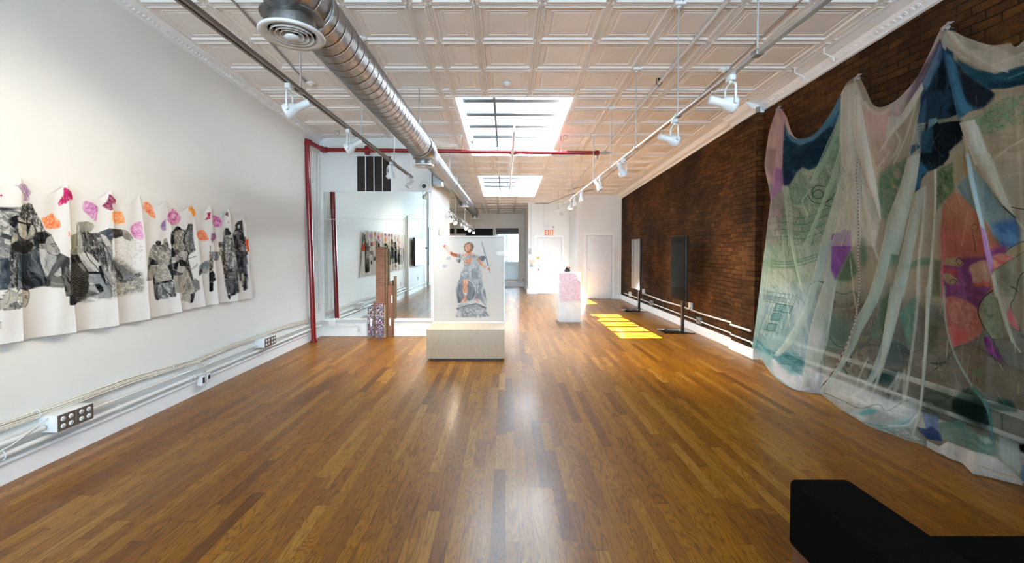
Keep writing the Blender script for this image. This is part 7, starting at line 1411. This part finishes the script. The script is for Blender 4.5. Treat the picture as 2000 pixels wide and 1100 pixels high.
from_ = lambda P_: toPx((P_[..., 0], P_[..., 1], P_[..., 2]))
px, py = from_(G); fold = lambda q: np.where(q > 2008, 2008-(q-2008)*0.45, q); 
smp = c.sample(np.clip(fold(px), 1456, 2010), py)
vv = np.linspace(0, 1, nV)[:, None]; uu = np.linspace(0, 1, nU)[None, :]
env = np.sin(np.clip(vv*1.08, 0, 1)*math.pi)**0.6*0.9+0.1
h = smp[..., 4]; 
for _ in range(2): h = (np.roll(h, 1, 1)+h+np.roll(h, -1, 1))/3
pl = 0.5+0.5*np.sin(uu*150+3*np.sin(uu*22)+vv*2.5); pl2 = 0.5+0.5*np.sin(uu*310+5*np.sin(uu*13)-vv*3)
G[..., 0] -= env*(h*0.034 + pl*0.008*(0.2+0.8*vv)*fbm(uu*9+vv*0, vv*2+uu*3, 3, 1)*1.6)
G[..., 2] = np.maximum(G[..., 2], 0.006+0.012*h)
px, py = from_(G); smp = c.sample(np.clip(fold(px), 1456, 2010), py)
al = np.clip(smp[..., 3:4], 0.3, 0.985); seen = lin(smp[..., :3]); bk = lin(np.array([52, 28, 13])/255.0)
F = np.clip((seen-(1-al)*bk)/al, 0.003, 1)*DRAPE_GAIN if 'DRAPE_GAIN' in globals() else np.clip((seen-(1-al)*bk)/al, 0.003, 1)*0.88
F = np.clip(F, 0.002, 0.9)
dr = thing('fabric_drape', 'huge sheer drape dyed blue, green and violet hanging from the brick wall', 'drape', (3.5, 3.5, 0.0))
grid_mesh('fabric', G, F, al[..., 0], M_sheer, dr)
M_ivory = mat('ivory_voile', (0.27, 0.245, 0.235), 0.85)
for (kx, ky, lab) in ((1522, 212, 0), (1676, 151, 1), (1850, 52, 2)):
    p = onW(kx, ky); m = MB(); rr = random.Random(kx)
    for k in range(6):
        t0 = rr.uniform(0, 6.28); q = [Vector(p)+Vector((-0.015+0.012*math.sin(t0+j*0.9), 0.022*math.cos(t0+j*1.1), -0.012+0.014*math.sin(t0*2+j*1.3))) for j in range(5)]
        m.tube(q, [0.005, 0.010, 0.012, 0.010, 0.004], 8)
    m.tube([Vector(p)+Vector((-0.02, 0, -0.005)), Vector(p)+Vector((-0.025, -0.035, 0.012)), Vector(p)+Vector((-0.02, -0.07, 0.004))], [0.010, 0.014, 0.004], 8)
    m.build('knot', M_ivory, dr)
    m = MB(); m.cyl((XRN, p[1], p[2]-0.01), (W0-0.01, p[1], p[2]-0.01), 0.002, 6); m.build('nail', M_grey, dr)
# twisted cord sewn down the fall under the second knot
M_cord, nt, b = nmat('red_white_twisted_cord'); tc = N(nt, 'ShaderNodeTexCoord'); wv = N(nt, 'ShaderNodeTexWave', wave_type='BANDS', bands_direction='DIAGONAL'); wv.inputs['Scale'].default_value = 16; L(nt, tc.outputs['Object'], wv.inputs['Vector'])
L(nt, ramp(nt, wv.outputs['Fac'], [(0.4, (0.11, 0.035, 0.025)), (0.6, (0.30, 0.28, 0.24))]), b.inputs['Base Color']); b.inputs['Roughness'].default_value = 0.8
pts = []; flat = np.stack([px, py], -1)
for (qx, qy) in ((1678, 310), (1677, 345), (1680, 390), (1681, 440), (1680, 500), (1682, 545), (1681, 583), (1675, 624), (1667, 650), (1656, 678), (1645, 700), (1634, 722), (1620, 741), (1607, 757)):
    k = np.argmin(np.abs(flat[..., 0]-qx)+np.abs(flat[..., 1]-qy)); p = G.reshape(-1, 3)[k]; pts.append(Vector((p[0]-0.02, p[1], max(p[2], 0.03))))
m = MB(); m.tube(pts, 0.0052, 10); m.build('twisted_cord', M_cord, dr, label='red and white twisted cord')

# --- framed sheer print standing on a maple plinth
P0 = onZ(833, 705.5, 0); P1 = onZ(985.5, 705.5, 0); zt = onY(900, 644, P0.y).z; yb_ = onZ(900, 630.5, zt).y
M_maple, nt, b = nmat('maple_veneer'); tc = N(nt, 'ShaderNodeTexCoord'); sp = N(nt, 'ShaderNodeVectorMath', operation='MULTIPLY'); sp.inputs[1].default_value = (7, 7, 1.2); L(nt, tc.outputs['Object'], sp.inputs[0]); nz = N(nt, 'ShaderNodeTexNoise'); nz.inputs['Scale'].default_value = 1.0; nz.inputs['Detail'].default_value = 2; L(nt, sp.outputs[0], nz.inputs['Vector'])
fr = math_n(nt, 'FRACT', math_n(nt, 'MULTIPLY', nz.outputs['Fac'], 7.0)); L(nt, ramp(nt, fr, [(0.0, (0.40, 0.31, 0.21)), (0.06, (0.50, 0.40, 0.285)), (1.0, (0.54, 0.43, 0.31))]), b.inputs['Base Color']); b.inputs['Roughness'].default_value = 0.45
pln = thing('plinth', 'low wide maple veneered plinth carrying the framed statue print', 'plinth', (P0.x, P0.y, 0))
m = MB(); m.box((P0.x, P0.y, 0.035), (P1.x, yb_+0.14, zt), 0.002); m.build('body', M_maple, pln); m = MB(); m.box((P0.x+0.05, P0.y+0.03, 0), (P1.x-0.05, yb_+0.1, 0.035)); m.build('toe_kick', M_black, pln)
fx0, fx1 = onY(844.8, 550, yb_).x, onY(986, 550, yb_).x; fz1 = onY(900, 460.5, yb_).z; yf = yb_ + 0.005
pr = thing('framed_print', 'tall white framed sheer print of a statue holding scales and a raised sword', 'artwork', (fx0, yf, zt))
m = MB(); t = 0.014; dep = 0.115
for yy in (yf, yf+dep-t):
    m.box((fx0, yy, zt), (fx0+t, yy+t, fz1)); m.box((fx1-t, yy, zt), (fx1, yy+t, fz1)); m.box((fx0+t, yy, fz1-t), (fx1-t, yy+t, fz1)); m.box((fx0+t, yy, zt), (fx1-t, yy+t, zt+t))
for xx in (fx0, fx1-t):
    for zz in (zt, fz1-t): m.box((xx, yf+t, zz), (xx+t, yf+dep-t, zz+t))
m.build('frame', mat('white_frame_lacquer', (0.86, 0.88, 0.9), 0.3), pr)
for (xx, yy) in ((fx0+0.02, yf+0.03), (fx1-0.05, yf+0.01), (fx1-0.02, yf+0.08)): m = MB(); m.cyl((xx, yy, fz1), (xx, yy, fz1+0.035), 0.003, 8); m.build('pin', M_grey, pr)
for zz in (zt+0.09, zt+0.02): m = MB(); m.box((fx1, yf+0.02, zz), (fx1+0.012, yf+0.04, zz+0.03)); m.build('clip', M_white, pr)
c = paint_statue(); nu, nv_ = 290, 350; gx = np.linspace(fx0+t*.5, fx1-t*.5, nu)[None, :].repeat(nv_, 0); gz = np.linspace(fz1-t*.5, zt+t*.5, nv_)[:, None].repeat(nu, 1); gy = np.full_like(gx, yf+t*0.5)
px, py = toPx((gx, gy, gz)); smp = c.sample(px, py); grid_mesh('printed_sheet', np.stack([gx, gy, gz], -1), np.clip(lin(smp[..., :3])*0.80, 0, .92), smp[..., 3], M_voile, pr)
gx2 = np.linspace(fx0+t*.5, fx1-t*.5, 8)[None, :].repeat(8, 0); gz2 = np.linspace(fz1-t*.5, zt+t*.5, 8)[:, None].repeat(8, 1)
grid_mesh('back_sheet', np.stack([gx2, np.full_like(gx2, yf+dep-t*.5), gz2], -1), np.full(gx2.shape+(3,), 0.78), np.full(gx2.shape, 0.5), M_voile, pr)

# --- brick paper models leaning on the mirror
def model(name, pieces, label, Y):
    r = None
    zs = []
    root = thing(name, label, 'paper model', (onY(pieces[0][1][0], 600, Y).x, Y, 0))
    for (pn, (x0, x1), y0, y1, M, th) in pieces:
        a = onY(x0, y0, Y); b_ = onY(x1, y1, Y); m = MB(); z0 = max(0.0, b_.z) if y1 < 650 else 0.0
        m.box((a.x, Y, z0), (b_.x, Y+th, a.z)); m.build(pn, M, root)
    return root
Z6 = lambda a, b_: (620+a/3.55, 620+b_/3.55); Zy = lambda a: 360+a/3.55
M_card = mat('brown_cardboard_edge', (0.20, 0.12, 0.06), 0.8, var=0.2, scale=20)
M_coll, nt, b = nmat('graffiti_collage'); tc = N(nt, 'ShaderNodeTexCoord'); wn = N(nt, 'ShaderNodeTexNoise'); wn.inputs['Scale'].default_value = 9; L(nt, tc.outputs['Object'], wn.inputs['Vector'])
vm = N(nt, 'ShaderNodeVectorMath', operation='MULTIPLY_ADD'); vm.inputs[1].default_value = (0.14, 0.14, 0.14); L(nt, wn.outputs['Color'], vm.inputs[0]); L(nt, tc.outputs['Object'], vm.inputs[2])
v1 = N(nt, 'ShaderNodeTexVoronoi'); v1.inputs['Scale'].default_value = 42; L(nt, vm.outputs[0], v1.inputs['Vector']); sc_ = N(nt, 'ShaderNodeSeparateColor'); L(nt, v1.outputs['Color'], sc_.inputs[0])
v2 = N(nt, 'ShaderNodeTexVoronoi', feature='DISTANCE_TO_EDGE'); v2.inputs['Scale'].default_value = 30; L(nt, vm.outputs[0], v2.inputs['Vector'])
cr_ = ramp(nt, sc_.outputs[0], [(0.0, (0.02, 0.02, 0.03)), (0.22, (0.28, 0.02, 0.07)), (0.36, (0.05, 0.07, 0.20)), (0.52, (0.20, 0.11, 0.07)), (0.64, (0.03, 0.03, 0.05)), (0.78, (0.60, 0.58, 0.60)), (0.88, (0.35, 0.22, 0.12)), (0.94, (0.10, 0.10, 0.25))], 'CONSTANT')
mx = N(nt, 'ShaderNodeMix', data_type='RGBA'); L(nt, math_n(nt, 'LESS_THAN', v2.outputs['Distance'], 0.035), mx.inputs[0]); L(nt, cr_, mx.inputs[6]); mx.inputs[7].default_value = (0.55, 0.54, 0.58, 1); L(nt, mx.outputs[2], b.inputs['Base Color']); b.inputs['Roughness'].default_value = 0.6
YT = YM - 0.11
model('paper_chimney', [('tower', Z6(404, 470), Zy(437), 657, M_model, 0.06), ('rim', Z6(402, 472), Zy(434), Zy(440), M_model, 0.06), ('side', Z6(470.5, 484), Zy(446), 657, M_card, 0.075)], 'tallest brick patterned paper chimney leaning on the mirror', YT)
model('paper_wall', [('collage', Z6(400, 462), Zy(832), 657.3, M_coll, 0.03), ('cut_edge', Z6(462.5, 470), Zy(836), 657.3, mat('pale_board_edge', (0.45, 0.33, 0.2), 0.8), 0.03)], 'graffiti covered paper wall piece in front of the tallest chimney', YT-0.04)
model('paper_wall', [('collage', Z6(347, 391), Zy(848), 657, M_coll, 0.04), ('stub', Z6(386, 400), Zy(815), Zy(848), M_model, 0.04), ('side', Z6(391.5, 400), Zy(848), 657, M_card, 0.04), ('opening', Z6(366, 379), Zy(930), Zy(984), M_white, -0.004)], 'short graffiti covered paper wall with a white opening, leftmost of the models', YT-0.01)
model('paper_house', [('wall', Z6(488, 523), Zy(702), 656.8, M_model, 0.04), ('stub', Z6(497, 510), Zy(673), Zy(702), M_model, 0.04), ('side', Z6(484.5, 488), Zy(760), 656.8, M_card, 0.05), ('side', Z6(523.5, 527), Zy(705), 656.8, M_card, 0.04), ('opening', Z6(498, 511), Zy(930), Zy(980), M_white, -0.004), ('opening', Z6(512, 521), Zy(770), Zy(824), M_white, -0.004)], 'medium brick patterned paper house front right of the tallest chimney', YT-0.01)
model('paper_chimney', [('tower', Z6(529, 535), Zy(640), Zy(925), M_model, 0.04), ('side', Z6(535.3, 541), Zy(640), Zy(925), M_card, 0.05)], 'thin tall brick strip at the right of the models, leaning on the mirror edge', YT+0.05)
# ================================================================== LOOSE THINGS
# --- white pedestal with pink fur and small sculpture
A = onZ(1091.5, 629.8, 0); B = onZ(1134.5, 629.8, 0); ph = onY(1110, 533.5, A.y).z; dpt = 0.46
m = MB(); m.box((A.x, A.y, 0.008), (B.x, A.y+dpt, ph), 0.003); m.box((A.x+0.01, A.y+0.01, 0), (B.x-0.01, A.y+dpt-0.01, 0.01)); m.build('pedestal', mat('white_pedestal_paint', (0.86, 0.87, 0.88), 0.45), label='tall white pedestal standing in the room under the right track', cat='pedestal')
zb = onY(1110, 587, A.y-0.02).z; x0 = A.x+0.005; x1 = B.x-0.01
nU_, nV_ = 110, 150; U, V = np.meshgrid(np.linspace(0, 1, nU_), np.linspace(0, 1, nV_)); Lt = 0.12; Lf = ph-zb; s_ = V*(Lt+Lf)
n1 = fbm(U*24, s_*46, 3, 1); n2 = fbm(U*60, s_*120, 2, 3); fz_ = n1*0.016+n2*0.012
X_ = x0+U*(x1-x0)+0.010*(fbm(s_*14, U*2, 2, 2)-0.5)*2*(np.abs(U-0.5)*2)**6
over = s_ > Lt; Yy = np.where(over, A.y-0.012-fz_, A.y+(Lt-s_)); Zz = np.where(over, ph+0.006-(s_-Lt)+0.012*(fbm(U*16, s_*2, 2, 4)-.5)*V**8*2, ph+0.004+fz_)
fur = thing('fur_cloth', 'pale pink fur cloth hanging over the front of the white pedestal', 'cloth', (A.x, A.y, zb))
pk_ = np.array([0.84, 0.62, 0.71]); wt = np.array([0.90, 0.84, 0.87]); t_ = np.clip((n1-0.35)*2.6, 0, 1)[..., None]
grid_mesh('pile', np.stack([X_, Yy, Zz], -1), pk_*(1-t_)+wt*t_, np.ones_like(X_), M_paper, fur)
cx, cy, cz = (A.x+B.x)/2-0.03, A.y+0.2, ph+0.014
sc = thing('small_sculpture', 'small black and white tabletop sculpture with an orange accent on the pedestal', 'sculpture', (cx, cy, cz))
rr = random.Random(5); m = MB()
for k in range(9):
    a = k*0.7; r = 0.055+0.02*rr.random(); p = Vector((cx+0.04*math.cos(a), cy+0.03*math.sin(a), cz+0.004))
    m.tube([p, p+Vector((0.03*math.cos(a+1.5), 0.02*math.sin(a+1.5), 0.02+0.02*rr.random())), p+Vector((0.02*math.cos(a+3), 0.0, 0.045)), Vector((cx+0.03*math.cos(a+2.5), cy, cz+0.06+0.02*rr.random()))], [0.018, 0.02, 0.015, 0.008], 10)
m.tube([(cx-0.03, cy, cz+0.03), (cx-0.01, cy, cz+0.09), (cx+0.02, cy, cz+0.12)], [0.028, 0.022, 0.012], 12); m.tube([(cx+0.04, cy, cz+0.03), (cx+0.045, cy, cz+0.10), (cx+0.03, cy, cz+0.13)], [0.016, 0.013, 0.006], 10)
m.box((cx-0.085, cy-0.05, ph), (cx+0.085, cy+0.05, cz), 0.002); m.build('base', M_black, sc)
m = MB(); m.lathe([(0, -0.042), (0.030, -0.030), (0.040, 0), (0.032, 0.028), (0, 0.042)], alignM((cx-0.0, cy-0.05, cz+0.140), (0.2, -0.2, 1)), 18); m.tube([(cx-0.02, cy-0.01, cz+0.155), (cx-0.035, cy-0.01, cz+0.18)], [0.012, 0.006], 8); m.tube([(cx+0.015, cy-0.01, cz+0.155), (cx+0.03, cy-0.01, cz+0.185)], [0.012, 0.006], 8); m.build('head', M_white, sc)
m = MB(); m.tube([(cx-0.02, cy-0.085, cz+0.115), (cx+0.0, cy-0.10, cz+0.108), (cx+0.02, cy-0.085, cz+0.112)], [0.008, 0.013, 0.007], 10); m.build('accent', M_orange, sc)

# --- portrait screens on floor stands
def screen(px, py_top, py_bot, polex, base_y, w, lab, near):
    base = onZ(polex, base_y, 0.0); Y = base.y; X = base.x
    r = thing('screen_stand', lab, 'television', (X, Y, 0), 'portrait screens before the brick wall')
    zt_ = onY(px, py_top, Y-near).z; zb_ = onY(px, py_bot, Y-near).z
    xs_ = X-0.07
    m = MB(); m.box((xs_-0.02, Y-0.34+0.02, zb_), (xs_+0.03, Y+0.34+0.02, zt_), 0.006); c_ = m.build('casing', M_black, r)
    m = MB(); m.box((xs_-0.0225, Y-0.335+.02, zb_+0.006), (xs_-0.0202, Y+0.335+.02, zt_-0.006)); m.build('screen', M_screen if w < 20 else M_dull, c_)
    m = MB(); m.box((xs_+0.03, Y-0.12, (zb_+zt_)/2-0.2), (X-0.005, Y+0.12, (zb_+zt_)/2+0.2), 0.01); m.build('bracket', M_black, r)
    m = MB(); m.box((X-0.022, Y-0.035, 0.012), (X+0.022, Y+0.035, (zb_+zt_)/2+0.15), 0.006); m.build('pole', M_black, r)
    m = MB(); m.box((X-0.42, Y-0.20, 0.0), (X+0.16, Y+0.20, 0.014), 0.005); m.build('base_plate', mat('black_glossy_base', (0.01, 0.01, 0.01), 0.12, coat=0.5), r)
    for s_ in (-1, 1): m = MB(); m.tube([(X-0.02, Y+0.12*s_, 0.03), (X-0.3, Y+0.12*s_, 0.022)], 0.008, 8); m.build('foot_bar', M_black, r)
    return r
screen(1323, 461, 586, 1333, 648, 32, 'nearer tall black portrait screen on a floor stand before the brick wall', 0.0)
screen(1241, 467, 565, 1248, 607.5, 18, 'farther tall black portrait screen on a floor stand, catching a grey reflection', 0.0)

# --- black sofa in the foreground corner
M_sofa = mat('black_wool_upholstery', (0.0022, 0.0022, 0.0025), 0.9, var=0.2, scale=40, bump=0.3, bscale=300, Specular_IOR_Level=0.06)
M_wal = mat('walnut_side_panel', (0.14, 0.055, 0.03), 0.4, var=0.3, scale=3)
sx0 = onZ(1545, 938, 0.62).x; sx1 = onZ(1652, 931, 0.62).x; sy1 = onZ(1600, 933, 0.62).y
sf = thing('sofa', 'black upholstered sofa with walnut side panels in the near right corner', 'sofa', (sx0, 0.6, 0))
SZ = 0.62
m = MB(); m.box((sx0, 0.35, 0.34), (sx1, sy1, SZ), 0.022); m.build('arm', M_sofa, sf)
m = MB(); m.box((sx0+0.012, 0.45, 0.10), (sx0+0.20, sy1-0.012, 0.345), 0.006); m.build('side_panel', M_wal, sf)
ys = onZ(1900, 1040, 0.44).y
for k in range(2): m = MB(); a = sx1+0.004+k*0.70; m.box((a, 0.62, 0.29), (a+0.695, ys, 0.44), 0.03); m.build('seat_cushion', M_sofa, sf)
m = MB(); m.box((sx1, 0.4, 0.14), (sx1+1.41, ys-0.02, 0.29), 0.01); m.build('seat_base', M_sofa, sf)
for k in range(2): m = MB(); a = sx1+0.004+k*0.70; m.box((a, 0.42, 0.43), (a+0.695, 0.63, 0.80), 0.04); m.build('back_cushion', M_sofa, sf)
m = MB(); m.box((sx0, 0.28, 0.14), (sx1+1.66, 0.43, 0.74), 0.02); m.build('backrest', M_sofa, sf)
m = MB(); m.box((sx1+1.41, 0.35, 0.34), (sx1+1.66, sy1, SZ), 0.022); m.build('arm', M_sofa, sf)
m = MB(); m.box((sx1+1.46, 0.45, 0.10), (sx1+1.65, sy1-0.012, 0.345), 0.006); m.build('side_panel', M_wal, sf)
for xx in (sx0+0.05, sx1+1.56):
    for yy in (0.5, sy1-0.12): m = MB(); m.box((xx, yy, 0), (xx+0.05, yy+0.05, 0.11)); m.build('leg', M_wal, sf)
